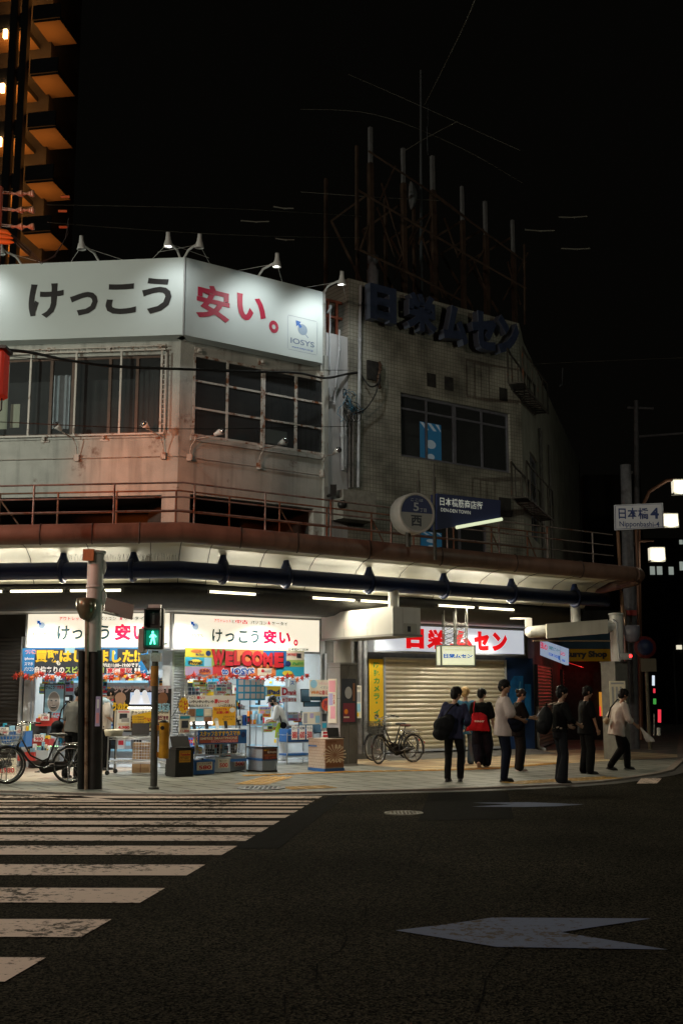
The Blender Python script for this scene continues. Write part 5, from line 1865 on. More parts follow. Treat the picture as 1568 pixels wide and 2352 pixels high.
# maple leaf garlands
LEAF = mat('maple_red', (.50, .035, .02), .6, var=.3, scale=9)
LEAFO = mat('maple_orange', (.62, .14, .03), .6, var=.3, scale=9)
def leaf_mesh(m_, fr, u, v, z, r, rot):
	pts = []
	for i in range(14):
		t_ = 2 * math.pi * i / 14 + rot
		k = (1.0 if i % 2 == 0 else .42) * (1 if i != 6 else .6)
		pts.append(fr.pt(u + r * k * math.sin(t_), v + .015 * math.cos(i * 2.1), z + r * k * math.cos(t_)))
	c = fr.pt(u, v + .03, z)
	m_.add([c] + pts, [(0, 1 + (i + 1) % 14, 1 + i) for i in range(14)])
def garland(fr, px0, px1, py, n, label):
	u0, z = fr.hit(px0, py, VBN + .04)
	u1 = fr.hit(px1, py, VBN + .04)[0]
	z1 = fr.hit(px1, py, VBN + .04)[1]
	th = thing('leaf_garland', label, 'garland', fr.mat((u0 + u1) / 2, VBN + .04, z))
	rnd = random.Random(n)
	m_ = MB()
	pts = []
	for i in range(n):
		f = i / (n - 1)
		pts.append((u0 + (u1 - u0) * f, z + (z1 - z) * f + .05 * math.sin(i * 1.7)))
	m_.tube([fr.pt(a, VBN + .035, b + .04) for a, b in pts], .005, 4)
	m_.build('string', LEAFO, th)
	for a, b in pts:
		m_ = MB()
		leaf_mesh(m_, fr, a, VBN + .05, b, rnd.uniform(.075, .115), rnd.uniform(2.5, 3.8))
		m_.build('maple_leaf', LEAF if rnd.random() < .7 else LEAFO, th)
garland(RW, 432, 704, 1557, 24, 'red maple leaf garland hanging under the welcome banner')
garland(LW, 36, 342, 1553, 26, 'red maple leaf garland hanging under the buyback banner')
# -- goods in front of the right shop face
WIRE = mat('chrome_wire', (.55, .56, .57), .3, .8)
ACR = glass('acrylic', (.85, .93, 1.0), .14, .04)
TRAYB = flatmat('tray_blue', (.03, .13, .38), .35)
TRAYW = flatmat('tray_milky', (.42, .46, .50), .35)
def items_on(label_base, fr, u0, u1, v0, v1, z, n, group, hr=(.08, .22), seed=0, wr=(.06, .16), name='boxed_goods', cat='box', upright=False):
	"""a row of small boxed goods, each its own object"""
	rnd = random.Random(seed)
	names = ['black', 'white', 'blue', 'teal', 'grey', 'cream', 'red', 'sky', 'orange', 'yellow', 'dark']
	wts = [3, 6, 3, 3, 3, 4, 2, 4, 1, 2, 3]
	u = u0
	for i in range(n):
		w = (u1 - u0) / n * rnd.uniform(.7, .95)
		c = rnd.choices(names, wts)[0]
		h = rnd.uniform(*hr)
		d = min(rnd.uniform(.05, .16), abs(v1 - v0) * .8)
		uu = u0 + (u1 - u0) * (i + .5) / n
		vv = rnd.uniform(min(v0, v1) + d / 2, max(v0, v1) - d / 2)
		th = thing(name, f'{c} boxed gadget {label_base}', cat, fr.mat(uu, vv, z), group)
		m_ = MB(fr.mat(uu, vv, z + .001) @ Matrix.Rotation(rnd.uniform(-.15, .15), 4, 'Z'))
		m_.rbox((0, 0, h / 2), (w, d, h), .004)
		m_.build('carton', INK[c], th)
		m_ = MB(fr.mat(uu, vv, z + .001) @ Matrix.Rotation(rnd.uniform(-.02, .02), 4, 'Z'))
		c2 = rnd.choice([x for x in ('white', 'yellow', 'red', 'sky', 'dark') if x != c])
		m_.box((0, -d / 2 - .008, h * .55), (w * .7, .004, h * .4))
		m_.build('label_print', INK[c2], th)
# back wall shelving
def shelf_unit(fr, u0, u1, v, z0, z1, n, label, seed, gl):
	th = thing('shelf_unit', label, 'shelf', fr.mat((u0 + u1) / 2, v, 0))
	d = .36
	m_ = MB()
	for u in (u0, u1 - .03):
		m_.fbox(fr, u, u + .03, v - d, v, .01, z1)
	m_.fbox(fr, u0 + .03, u1 - .03, v - d, v - d + .02, .05, z1)
	m_.build('frame', FRAMEM, th)
	zs = [z0 + (z1 - z0 - .3) * i / (n - 1) for i in range(n)]
	for z in zs:
		m_ = MB()
		m_.fbox(fr, u0 + .03, u1 - .03, v - d + .021, v + .01, z, z + .025)
		m_.build('shelf', FRAMEM, th)
		m_ = MB()
		m_.fbox(fr, u0 + .03, u1 - .03, v + .011, v + .016, z - .02, z + .035)
		m_.build('price_rail', INK['sky'], th)
	for i, z in enumerate(zs):
		rows = ['bottom', 'second', 'third', 'fourth', 'top']
		rn = 'top' if i == n - 1 else rows[i]
		items_on(f'on the {rn} shelf {gl}', fr, u0 + .05, u1 - .05, v - d + .04, v - .02, z + .026, max(3, int((u1 - u0) / .2)), 'goods on the shelves inside the shop', (.12, .30), seed * 10 + i)
shelf_unit(RW, 1.2, 3.2, -3.4, .25, 2.0, 4, 'white shelving full of boxes at the back of the bright shop', 1, 'at the back of the shop')
shelf_unit(Frame(RW.pt(4.02, -2.0, 0), 54.5 + 90), -1.4, .4, .0, .25, 2.1, 4, 'white shelving along the right inner wall of the shop', 2, 'along the right inner wall')
shelf_unit(LW, -4.6, -2.9, -2.2, .25, 2.2, 4, 'white shelving behind the shop window with the portrait poster', 3, 'behind the left shop window')
shelf_unit(LW, -2.6, -.9, -2.2, .25, 2.2, 4, 'white shelving behind the black television board', 4, 'behind the television board')
# posters deeper inside
VI = -1.2
for (a, b, c_, d_), bg, its, lb in [
	((430, 1569, 460, 1612), 'dark', [], 'plain dark slate panel under the left end of the welcome banner'),
	((462, 1568, 494, 1610), 'cream', [('rect', .08, .06, .5, .4, 'sky'), ('rect', .55, .06, .92, .4, 'pink'), ('rect', .08, .5, .92, .72, 'yellow'), ('買取', .1, .76, .9, .95, 'red', .03)], 'cream leaflet with pink and blue boxes beside the slate panel'),
	((495, 1572, 545, 1612), 'white', [('disc', .35, .1, .62, .95, 'pink'), ('JUL', .64, .38, .98, .72, 'lilac', .05), ('rect', .03, .1, .3, .4, 'grey'), ('rect', .03, .5, .3, .9, 'sky')], 'white sheet with a lilac month name beside the blue leaflet'),
	((601, 1576, 644, 1600), 'yellow', [('iPad', .3, .35, .95, .8, 'navy', .05), ('rect', .02, .1, .28, .9, 'sky')], 'yellow tablet poster hung behind the stooping shopper'),
	((645, 1577, 697, 1600), 'white', [('D', .04, .12, .3, .88, 'red', .05), ('rank', .3, .35, .7, .85, 'red', .04), ('rect', .72, .15, .95, .45, 'sky'), ('rect', .75, .55, .95, .85, 'orange')], 'white poster with a big red initial above the stooping shopper'),
	((646, 1602, 690, 1613), 'white', [('台数あります', .05, .1, .95, .9, 'red', .03)], 'white strip of red writing over the stooping shopper'),
	((690, 1580, 702, 1612), 'dark', [('rect', .15, .05, .85, .3, 'yellow'), ('rect', .15, .4, .85, .9, 'brown')], 'dark strip notice beside the white red-initial poster'),
	((560, 1560, 600, 1576), 'sky', [('rect', .05, .2, .5, .8, 'white'), ('rect', .55, .2, .95, .8, 'pink')], 'pale blue card hung just above the blue leaflet'),
	((663, 1560, 700, 1577), 'white', [('スマホ', .1, .2, .9, .8, 'blue', .03)], 'white card with blue writing under the right end of the welcome banner')]:
	board('wall_poster', lb, 'poster', RW, prect(RW, a, b, c_, d_, VI), VI, bg, its)
# counter with lit shelf, front left of the opening
def pbase(fr, px, py):
	return base(fr, px, py)
uA, vA = pbase(RW, 449, 1779)
uB = RW.hit(566, 1740, vA)[0]
vA = vA
zt_ = RW.hit(507, 1676, vA)[1]
cnt = thing('display_counter', 'display counter with blue banner front and wire grid below the yellow poster', 'counter', RW.mat((uA + uB) / 2, vA, 0))
m_ = MB()
m_.fbox(RW, uA, uB, vA - .75, vA - .02, zt_ - .03, zt_)
m_.fbox(RW, uA + .02, uB - .02, vA - .7, vA - .1, .35, .38)
m_.build('counter_top', INT, cnt)
m_ = MB()
for u in (uA, uA + (uB - uA) * .48, uB):
	m_.tube([RW.pt(u, vA - .03, 0), RW.pt(u, vA - .03, zt_)], .015, 6)
	m_.tube([RW.pt(u, vA - .7, 0), RW.pt(u, vA - .7, zt_ + .8)], .015, 6)
m_.build('uprights', WIRE, cnt)
zg1 = RW.hit(507, 1710, vA)[1]
zg0 = RW.hit(507, 1742, vA)[1]
def grid(fr, u0, u1, z0, z1, v, nu, nz, parent, r=.004, name='wire_grid', mt=None):
	m_ = MB()
	for i in range(nu + 1):
		u = u0 + (u1 - u0) * i / nu
		m_.tube([fr.pt(u, v, z0), fr.pt(u, v, z1)], r, 4)
	for j in range(nz + 1):
		z = z0 + (z1 - z0) * j / nz
		m_.tube([fr.pt(u0, v + r, z), fr.pt(u1, v + r, z)], r, 4)
	return m_.build(name, mt or WIRE, parent)
grid(RW, uA, uB, zg0, zg1, vA - .01, 22, 4, cnt)
bl = MB()
bl.fbox(RW, uA, uB, vA - .01, vA + .01, zg0 - .08, zg0 - .02)
bl.build('blue_rail', TRAYB, cnt)
lt = MB()
zl = RW.hit(500, 1652, vA - .6)[1]
lt.tube([RW.pt(uA + .1, vA - .6, zt_ + .12), RW.pt(uB - .25, vA - .6, zt_ + .12)], .025, 8)
lt.build('light_tube', mat('counter_tube', (1, 1, 1), .4, emit=(1, .97, .88), estr=5), cnt)
board('staff_pick_banner', 'blue banner with orange lettering across the display counter front', 'banner', RW, (uA + .03, uB - .02, RW.hit(507, 1709, vA)[1], RW.hit(507, 1677, vA)[1]), vA + .03, TRAYB, [
	('rect', .02, .45, .82, .92, flatmat('banner_rust', (.35, .08, .05))), ('スタッフおすすめスマホ', .02, .06, .86, .44, 'yellow', .05), ('SIMFREE SMARTPHONE', .03, .5, .8, .68, 'cream', .02), ('RECOMMENDED', .26, .72, .8, .9, 'pink', .02), ('burst', .87, .15, .98, .6, 'navy')])
items_on('in the wire grid of the display counter', RW, uA + .06, uB - .06, vA - .45, vA - .08, .385, 12, 'goods in the display counter', (.1, .32), 77)
vP = vA - .62
board('slogan_board', 'long white slogan board with red and black writing over the display counter', 'board', RW, prect(RW, 425, 1598, 541, 1626, vP), vP, 'white', [
	('けっこう', .02, .04, .2, .3, 'black', .02), ('悪い?', .22, .04, .38, .3, 'red', .03), ('いやいやいやいや', .08, .36, .56, .64, 'black', .03), ('悪い一っ!!', .57, .30, .86, .64, 'red', .05), ('店内にもオススメ', .06, .70, .46, .95, 'black', .02), ('いっぱいあるよ', .66, .70, .99, .95, 'black', .02)])
board('yellow_poster', 'bright yellow handwritten poster standing on the display counter', 'poster', RW, prect(RW, 489, 1624, 541, 1667, vP + .05), vP + .05, flatmat('poster_amber', (.78, .42, .02)), [
	('ちいさくても', .05, .06, .6, .2, 'red', .04), ('お買い得!', .15, .22, .7, .38, 'red', .04), ('disc', .72, .03, .97, .3, 'white'), ('店長おすすめ', .45, .48, .95, .58, 'brown', .01), ('見てってね', .4, .62, .85, .72, 'brown', .01), ('disc', .03, .58, .24, .9, 'cream')])
board('product_sheet', 'sheet of small phone pictures left of the yellow handwritten poster', 'poster', RW, prect(RW, 430, 1627, 487, 1668, vP + .02), vP + .02, 'grey', [
	('rect', .02, .04, .3, .45, 'brown'), ('rect', .34, .04, .64, .45, 'teal'), ('rect', .68, .04, .98, .45, 'cream'), ('rect', .02, .5, .3, .95, 'cream'), ('rect', .34, .5, .64, .95, 'sky'), ('rect', .68, .5, .98, .95, 'brown'), ('3,980', .04, .75, .28, .92, 'red', .02), ('5,980', .36, .75, .62, .92, 'red', .02)])
board('burst_sign', 'yellow burst shaped card with red scribble at the left of the slogan board', 'sign', RW, prect(RW, 409, 1600, 434, 1641, vA - .3), vA - .3, glass('clear_card', (.9, .9, .9), .02), [('burst', 0, 0, 1, 1, 'yellow'), ('安い\n安い', .14, .2, .86, .8, 'red', .07)])
board('price_stand', 'small hanging price sheet under the yellow burst card', 'price card', RW, prect(RW, 412, 1643, 437, 1685, vA - .25), vA - .25, 'cream', [('rect', .05, .05, .95, .2, 'teal'), ('rect', .2, .3, .8, .7, 'dark'), ('11,800', .1, .8, .9, .95, 'red', .02)])
for k, px in enumerate((447, 476, 500, 520)):
	u = RW.hit(px, 1665, vA - .35)[0]
	th = thing('display_phone', ('dark phone leaning on its stand on the lit counter', 'slim black phone propped in the middle of the lit counter', 'white phone standing before the yellow poster', 'black phone at the right end of the lit counter')[k], 'phone', RW.mat(u, vA - .35, zt_), 'phones on the display counter')
	m_ = MB(RW.mat(u, vA - .35, zt_ + .003) @ Matrix.Rotation(-.3, 4, 'X'))
	m_.rbox((0, 0, .085), (.08, .009, .16), .004)
	m_.build('handset', INK['white'] if k == 2 else BLACKP, th)
	m_ = MB(RW.mat(u, vA - .35, zt_))
	m_.box((0, .03, .02), (.06, .06, .04), taper=.5)
	m_.build('stand', ACR, th)
# tray bins with price cards
def bin_(pxl, pxr, pyt, pyb, mt, label, price, top, cardlabel):
	u0, v = pbase(RW, pxl, pyb)
	u1 = RW.hit(pxr, (pyt + pyb) / 2, v)[0]
	z1 = RW.hit((pxl + pxr) / 2, pyt, v)[1]
	th = thing('goods_bin', label, 'bin', RW.mat((u0 + u1) / 2, v - .25, 0), 'price tagged bins before the counter')
	m_ = MB()
	t = .012
	d = .42
	m_.fbox(RW, u0, u1, v - d, v, .02, .04)
	for a, b, c, e in ((u0, u1, v - t, v), (u0, u1, v - d, v - d + t), (u0, u0 + t, v - d + t, v - t), (u1 - t, u1, v - d + t, v - t)):
		m_.fbox(RW, a, b, c, e, .04, z1)
	m_.fbox(RW, u0 - .012, u1 + .012, v - .01, v + .012, z1 - .03, z1)
	m_.build('tub', mt, th)
	board('price_card', cardlabel, 'price card', RW, (u0 + .05 * 1, u1 - .06, .10, z1 - .04), v + .03, 'cream', [(top, .08, .06, .92, .26, 'black', .015), ('rect', .08, .30, .92, .33, 'grey'), (price, .12, .42, .92, .90, 'red', .03)], .008)
	items_on('heaped in a price tagged bin by the counter', RW, u0 + .03, u1 - .03, v - d + .04, v - .04, z1 - .16, 4, 'goods in the price tagged bins', (.1, .2), int(pxl))
bin_(445, 492, 1746, 1782, TRAYB, 'blue plastic bin, leftmost of the three under the counter', '580', 'ワイヤレス充電', 'price card reading 580 on the blue bin')
bin_(494, 529, 1740, 1777, TRAYW, 'milky clear bin in the middle of the three under the counter', '500', '液晶フィルター', 'price card reading 500 on the middle clear bin')
bin_(531, 566, 1737, 1773, TRAYW, 'milky clear bin next to the acrylic prize box', '500', '充電器アダプタ', 'price card reading 500 beside the acrylic prize box')
# black easel board
u0, v = pbase(RW, 402, 1786)
u1 = RW.hit(444, 1750, v)[0]
z1 = RW.hit(425, 1721, v)[1]
th = thing('notice_stand', 'black box stand with an orange video channel notice at the shop corner', 'stand', RW.mat((u0 + u1) / 2, v, 0))
m_ = MB()
m_.fbox(RW, u0, u1, v - .4, v, 0, z1)
m_.fbox(RW, u0 + .02, u1 - .02, v - .3, v - .02, z1 + .001, z1 + .03)
m_.build('cabinet', BLACKP, th)
m_ = MB(RW.mat((u0 + u1) / 2, v - .15, z1 + .03) @ Matrix.Rotation(-.5, 4, 'X'))
m_.box((0, 0, .12), (.40, .012, .24))
m_.build('tilted_screen', BLACKP, th)
board('orange_notice', 'orange notice with red and black lines on the black box stand', 'notice', RW, (u0 + .08, u1 - .07, .28, z1 - .03), v + .012, flatmat('notice_amber', (.75, .36, .03)), [
	('IOSYS online', .08, .05, .92, .16, 'brown', .03), ('Youtube', .05, .22, .95, .44, 'red', .05), ('商品紹介動画など', .06, .5, .94, .6, 'black', .02), ('いろいろ配信中', .06, .64, .8, .74, 'black', .02), ('チャンネル登録!', .06, .78, .94, .9, 'brown', .03)])
# acrylic prize box
u0, v = pbase(RW, 601, 1775)
u1 = RW.hit(636, 1740, v)[0]
w = u1 - u0
d = .62
z1 = RW.hit(618, 1716, v)[1]
th = thing('prize_box', 'clear acrylic prize box with black lid and brown front poster', 'box', RW.mat((u0 + u1) / 2, v - d / 2, 0))
m_ = MB()
m_.fbox(RW, u0, u1, v - d, v, .03, z1 - .03)
m_.build('clear_walls', ACR, th)
m_ = MB()
m_.fbox(RW, u0 - .01, u1 + .01, v - d - .01, v + .01, z1 - .03, z1)
m_.fbox(RW, u0 - .01, u1 + .01, v - d - .01, v + .01, 0, .03)
m_.build('lid', BLACKP, th)
m_ = MB()
m_.fbox(RW, u0 - .006, u1 + .006, v - d - .006, v + .006, z1 * .46, z1 * .54)
m_.build('blue_band', TRAYB, th)
m_ = MB()
m_.fbox(RW, u0 + .03, u1 - .03, v - d + .03, v - .03, .04, z1 * .44)
m_.cur = 1
m_.fbox(RW, u0 + .03, u1 - .03, v - d + .03, v - .03, z1 * .56, z1 * .9)
m_.build('contents', [TRAYW, INT], th)
board('prize_poster', 'brown prize poster on the front of the acrylic box', 'poster', RW, (u0 + .02, u1 - .02, z1 * .50, z1 - .04), v + .022, flatmat('poster_umber', (.10, .035, .02)), [
	('運試し!?', .03, .06, .4, .2, 'yellow', .03), ('何が出るかな?', .3, .2, .97, .42, 'white', .04), ('rect', .05, .5, .95, .7, flatmat('poster_rust', (.30, .10, .04))), ('1回 2,000', .1, .72, .95, .94, flatmat('poster_ruby', (.45, .10, .08)), .03)])
# glass display rack with curved blue leaflet
u0, v = pbase(RW, 541, 1764)
u1 = RW.hit(574, 1640, v)[0]
zr1 = RW.hit(558, 1600, v)[1]
th = thing('display_rack', 'tall glass display rack left of the shop entrance', 'rack', RW.mat((u0 + u1) / 2, v - .2, 0))
m_ = MB()
for a in (u0, u1):
	for b in (v, v - .45):
		m_.tube([RW.pt(a, b, 0), RW.pt(a, b, zr1)], .013, 6)
m_.build('uprights', BLKST, th)
for z in (.9, 1.25, 1.6, zr1 - .02):
	m_ = MB()
	m_.fbox(RW, u0 + .014, u1 - .014, v - .44, v - .01, z, z + .012)
	m_.build('shelf', ACR, th)
for i, z in enumerate((.9, 1.25, 1.6)):
	items_on(('low', 'middle', 'high')[i] + ' in the tall glass display rack', RW, u0 + .03, u1 - .03, v - .42, v - .04, z + .013, 4, 'goods in the glass display rack', (.08, .24), 400 + i)
m_ = MB()
L0 = RW.rect(542, 1560, 600, 1609, v + .05)
n = 10
pts = []
for i in range(n + 1):
	f = i / n
	pts.append((L0[0] + (L0[1] - L0[0]) * f, v + .05 + .22 * math.sin(f * 2.2), f))
top = lambda f: L0[3] - .17 * f * f
bot = lambda f: L0[2] - .0 * f
for (a, va, fa), (b, vb, fb) in zip(pts, pts[1:]):
	za, zb_ = (L0[2] * .55 + L0[3] * .45), 0
	m_.cur = 0
	m_.quad(RW.pt(a, va, L0[2]), RW.pt(b, vb, L0[2]), RW.pt(b, vb, top(fb)), RW.pt(a, va, top(fa)))
lf = m_.build('leaflet', flatmat('leaflet_blue', (.02, .22, .42)))
tag(lf, 'curling blue prepaid leaflet hung at the top of the glass rack', 'poster')
m_ = MB()
for r in range(3):
	for c_ in range(5):
		f0, f1 = .06 + c_ * .18, .06 + c_ * .18 + .14
		i0, i1 = pts[int(f0 * n)], pts[min(n, int(f0 * n) + 1)]
		z0 = L0[2] + .04 + r * .15
		m_.quad(RW.pt(L0[0] + (L0[1] - L0[0]) * f0, v + .058 + .22 * math.sin(f0 * 2.2), z0), RW.pt(L0[0] + (L0[1] - L0[0]) * f1, v + .058 + .22 * math.sin(f1 * 2.2), z0),
			RW.pt(L0[0] + (L0[1] - L0[0]) * f1, v + .058 + .22 * math.sin(f1 * 2.2), z0 + .11), RW.pt(L0[0] + (L0[1] - L0[0]) * f0, v + .058 + .22 * math.sin(f0 * 2.2), z0 + .11))
WM[lf.name] = lf.matrix_world.copy() if lf.matrix_world != Matrix() else WM[lf.name]
m_.build('print', INK['grey'], lf)
# blue wire rack on the right of the entrance with price cards
u0, v = pbase(RW, 659, 1757)
u1 = RW.hit(719, 1720, v)[0]
z1 = RW.hit(688, 1688, v)[1]
th = thing('wire_rack', 'low chrome wire rack with blue sides right of the entrance', 'rack', RW.mat((u0 + u1) / 2, v - .2, 0))
m_ = MB()
for a in (u0, u1):
	for b in (v, v - .42):
		m_.tube([RW.pt(a, b, 0), RW.pt(a, b, z1 + .05)], .014, 6)
m_.build('uprights', WIRE, th)
for z in (.18, .5, z1):
	m_ = MB()
	for k in range(16):
		m_.tube([RW.pt(u0 + (u1 - u0) * k / 15, v, z), RW.pt(u0 + (u1 - u0) * k / 15, v - .42, z)], .004, 4)
	for b in (v, v - .21, v - .42):
		m_.tube([RW.pt(u0, b, z - .006), RW.pt(u1, b, z - .006)], .008, 4)
	m_.build('wire_shelf', WIRE, th)
m_ = MB()
m_.fbox(RW, u0 + .03, u1 - .03, v - .40, v - .03, .2, .24)
m_.fbox(RW, u0 + .03, u1 - .03, v - .40, v - .03, .51, .80)
m_.build('blue_liner', TRAYB, th)
for k, (pr, lb) in enumerate((('880', 'price card reading 880 at the left of the low wire rack'), ('600', 'price card reading 600 in the middle of the low wire rack'), ('500', 'price card reading 500 at the right of the low wire rack'))):
	a = u0 + .10 + (u1 - u0 - .1) * k / 3
	board('price_card', lb, 'price card', RW, (a, a + (u1 - u0 - .1) / 3 - .04, .56, .88), v + .03, 'white', [(('ICカード', 'HDMI', 'ケーブル')[k], .1, .08, .9, .28, 'navy', .02), (pr, .1, .42, .92, .9, 'red', .03)], .006)
items_on('on the upper deck of the low wire rack', RW, u0 + .05, u1 - .05, v - .38, v - .05, z1 + .01, 6, 'goods on the low wire rack', (.08, .2), 55)
# propped tablets and laptops
SCR = flatmat('screen_blue_grey', (.08, .16, .24), .2)
def tablet(px, py, v, w, h, label, lean=-.3, mt=None):
	u, z = RW.hit(px, py, v)
	th = thing('display_tablet', label, 'tablet', RW.mat(u, v, z - h / 2), 'tablets propped on show')
	m_ = MB(RW.mat(u, v, z - h / 2) @ Matrix.Rotation(lean, 4, 'X'))
	m_.rbox((0, 0, h / 2), (w, .012, h), .005)
	m_.build('casing', BLACKP, th)
	m_ = MB(RW.mat(u, v, z - h / 2) @ Matrix.Rotation(lean, 4, 'X'))
	m_.box((0, -.008, h / 2), (w * .88, .003, h * .88))
	m_.build('screen', mt or SCR, th)
for k, (px, py, w, h, lb) in enumerate([(698, 1672, .26, .30, 'grey tablet leaning at the left of the propped row'), (716, 1670, .3, .32, 'pale tablet leaning in the middle of the propped row'), (731, 1671, .24, .28, 'tablet at the right end of the propped row'),
										(702, 1598, .28, .32, 'dark blue tablet hung high near the round red card'), (725, 1595, .3, .3, 'blue tablet hung just left of the round red card'), (747, 1600, .26, .3, 'tablet hung above the shelf beside the pink poster'), (716, 1618, .5, .12, 'laptop shown flat under the hung tablets')]):
	tablet(px, py, .1, w, h, lb, -.2 if py > 1650 else -.1)
VF = .35
board('shop_notice', 'white notice of coloured handwriting right of the entrance top', 'notice', RW, prect(RW, 711, 1562, 771, 1600, VF), VF, 'cream', [('disc', .02, .0, .28, .5, 'sky'), ('いらっしゃいませ', .35, .1, .95, .3, 'pink', .02), ('イオシスで', .4, .36, .9, .56, 'grey', .02), ('Wi-Fi', .04, .66, .34, .86, 'orange', .03), ('に替えよう!', .36, .62, .95, .9, 'red', .02)])
board('round_card', 'round red card with dark lines beside the hung tablets', 'sign', RW, prect(RW, 738, 1604, 766, 1634, VF + .05), VF + .05, glass('clear_card', (.9, .9, .9), .02), [('disc', 0, 0, 1, 1, flatmat('card_vermilion', (.55, .07, .03))), ('買取\n強化', .16, .2, .84, .8, 'maroon', .04)])
board('spec_sheet', 'grey sheet of phone pictures below the round red card', 'poster', RW, prect(RW, 738, 1638, 766, 1676, VF), VF, 'grey', [('rect', .05, .05, .4, .5, 'dark'), ('rect', .5, .05, .95, .4, 'sky'), ('rect', .5, .5, .95, .9, 'cream'), ('rect', .06, .6, .4, .9, 'teal')])
board('spec_sheet', 'pale patterned sheet left of the grey phone picture sheet', 'poster', RW, prect(RW, 695, 1636, 736, 1664, VF - .05), VF - .05, 'cream', [('rect', .05, .1, .25, .9, 'grey'), ('rect', .4, .1, .6, .5, 'lilac'), ('rect', .7, .3, .95, .9, 'sky')])
board('price_stand', 'white card with two red bars above the swirl box', 'price card', RW, prect(RW, 739, 1679, 764, 1696, VF), VF, 'white', [('rect', .1, .12, .9, .4, 'red'), ('rect', .1, .56, .9, .84, 'red')])
# swirl box
u0, v = pbase(RW, 746, 1773)
u1 = RW.hit(789, 1730, v)[0]
z1 = RW.hit(766, 1697, v)[1]
d = .62
th = thing('swirl_box', 'cardboard box stand with a brown swirl poster beside the stone column', 'box', RW.mat((u0 + u1) / 2, v - d / 2, 0))
m_ = MB()
m_.fbox(RW, u0, u1, v - d, v, .06, z1)
m_.build('carton', tiles('dotted_paper', SIDEF, (.55, .52, .45), (.5, .46, .38), (.36, .32, .26), .06, .06, .006, .7, .05, .5), th)
m_ = MB()
m_.fbox(RW, u0 - .01, u1 + .01, v - d - .01, v + .01, 0, .06)
m_.fbox(RW, u0 - .004, u0 + .3, v - d - .006, v - .3, .5, .53)
m_.build('blue_base', TRAYB, th)
m_ = MB()
th2 = board('swirl_poster', 'brown poster with rays and small print on the swirl box', 'poster', RW, (u0 + .01, u1 - .01, .08, z1 - .01), v + .012, flatmat('poster_cocoa', (.30, .16, .10)), [
	('8.0', .5, .2, .85, .34, 'cream', .04), ('rect', .05, .84, .95, .96, 'brown'), ('SALE', .1, .70, .9, .8, 'cream', .03), ('全品対象', .08, .05, .6, .14, 'brown', .03), ('GB', .86, .26, .97, .34, 'cream', .03)])
cxm, czm = (u0 + u1) / 2, z1 * .5
for k in range(18):
	a = k * math.pi / 9
	m_.add([RW.pt(cxm + .03 * math.cos(a), v + .0150, czm + .03 * math.sin(a)), RW.pt(cxm + .30 * math.cos(a), v + .0150, czm + .22 * math.sin(a)), RW.pt(cxm + .30 * math.cos(a + .12), v + .0150, czm + .22 * math.sin(a + .12))], [(0, 1, 2)])
m_.build('print', INK['cream'], th2)
u, z = RW.hit(768, 1688, v - .2)
th = thing('small_laptop', 'small open laptop standing on top of the swirl box', 'laptop', RW.mat(u, v - .2, z1))
m_ = MB(RW.mat(u + .05, v - .2, z1))
m_.box((0, 0, .012), (.3, .2, .02))
m_.build('keyboard', BLACKP, th)
m_ = MB(RW.mat(u + .05, v - .3, z1 + .02) @ Matrix.Rotation(-.25, 4, 'X'))
m_.box((0, 0, .1), (.3, .012, .2))
m_.build('screen', BLACKP, th)
# -- goods in front of the left shop face
# television board
u0, v = pbase(LW, 262, 1772)
v = max(v, .6)
r_ = prect(LW, 260, 1582, 392, 1682, v)
th = thing('television_board', 'black junk television board with a lit screen between two cut out heads', 'board', LW.mat((r_[0] + r_[1]) / 2, v, 0))
m_ = MB()
m_.fbox(LW, r_[0], r_[1], v - .05, v, r_[2] + .0, r_[3])
for u in (r_[0] + .05, r_[1] - .09):
	m_.fbox(LW, u, u + .04, v - .04, v - .01, 0, r_[2])
m_.build('backboard', BLACKP, th)
m_ = MB()
q = prect(LW, 298, 1588, 352, 1621, v)
m_.fbox(LW, q[0], q[1], v + .001, v + .05, q[2], q[3])
m_.build('television', BLACKP, th)
m_ = MB()
m_.fquad(LW, q[0] + .025, q[1] - .025, q[2] + .025, q[3] - .025, v + .053)
m_.build('screen', mat('tv_screen', (.4, .5, .65), .3, emit=(.38, .48, .72), estr=.75), th)
m_ = MB()
for cx_, w in ((.33, .15), (.66, .12)):
	c = q[0] + (q[1] - q[0]) * cx_
	pts = [LW.pt(c + w * .45 * math.cos(k * .5236), v + .056, q[2] + .26 + w * .55 * math.sin(k * .5236)) for k in range(12)]
	m_.add(pts, [tuple(range(12))])
	m_.add([LW.pt(c - w * 1.1, v + .057, q[2] + .03), LW.pt(c + w * 1.1, v + .057, q[2] + .03), LW.pt(c + w * .6, v + .057, q[2] + .22), LW.pt(c - w * .6, v + .057, q[2] + .22)], [(0, 1, 2, 3)])
m_.build('screen_picture', mat('tv_figures', (.7, .72, .75), .4, emit=(.75, .78, .85), estr=.5), th)
m_ = MB()
m_.tube([LW.pt(q[0], v + .08, q[2] - .05), LW.pt(q[1], v + .08, q[2] - .05)], .02, 8)
m_.build('light_tube', mat('counter_tube', (1, 1, 1)), th)
m_ = MB()
m_.ptext('ジャンクTV', LW, 262, 1575, 325, 1592, v + .012, .06)
m_.ptext('WEST', LW, 330, 1575, 392, 1592, v + .012, .08)
m_.build('lettering', flatmat('junk_letter', (.40, .30, .32)), th)
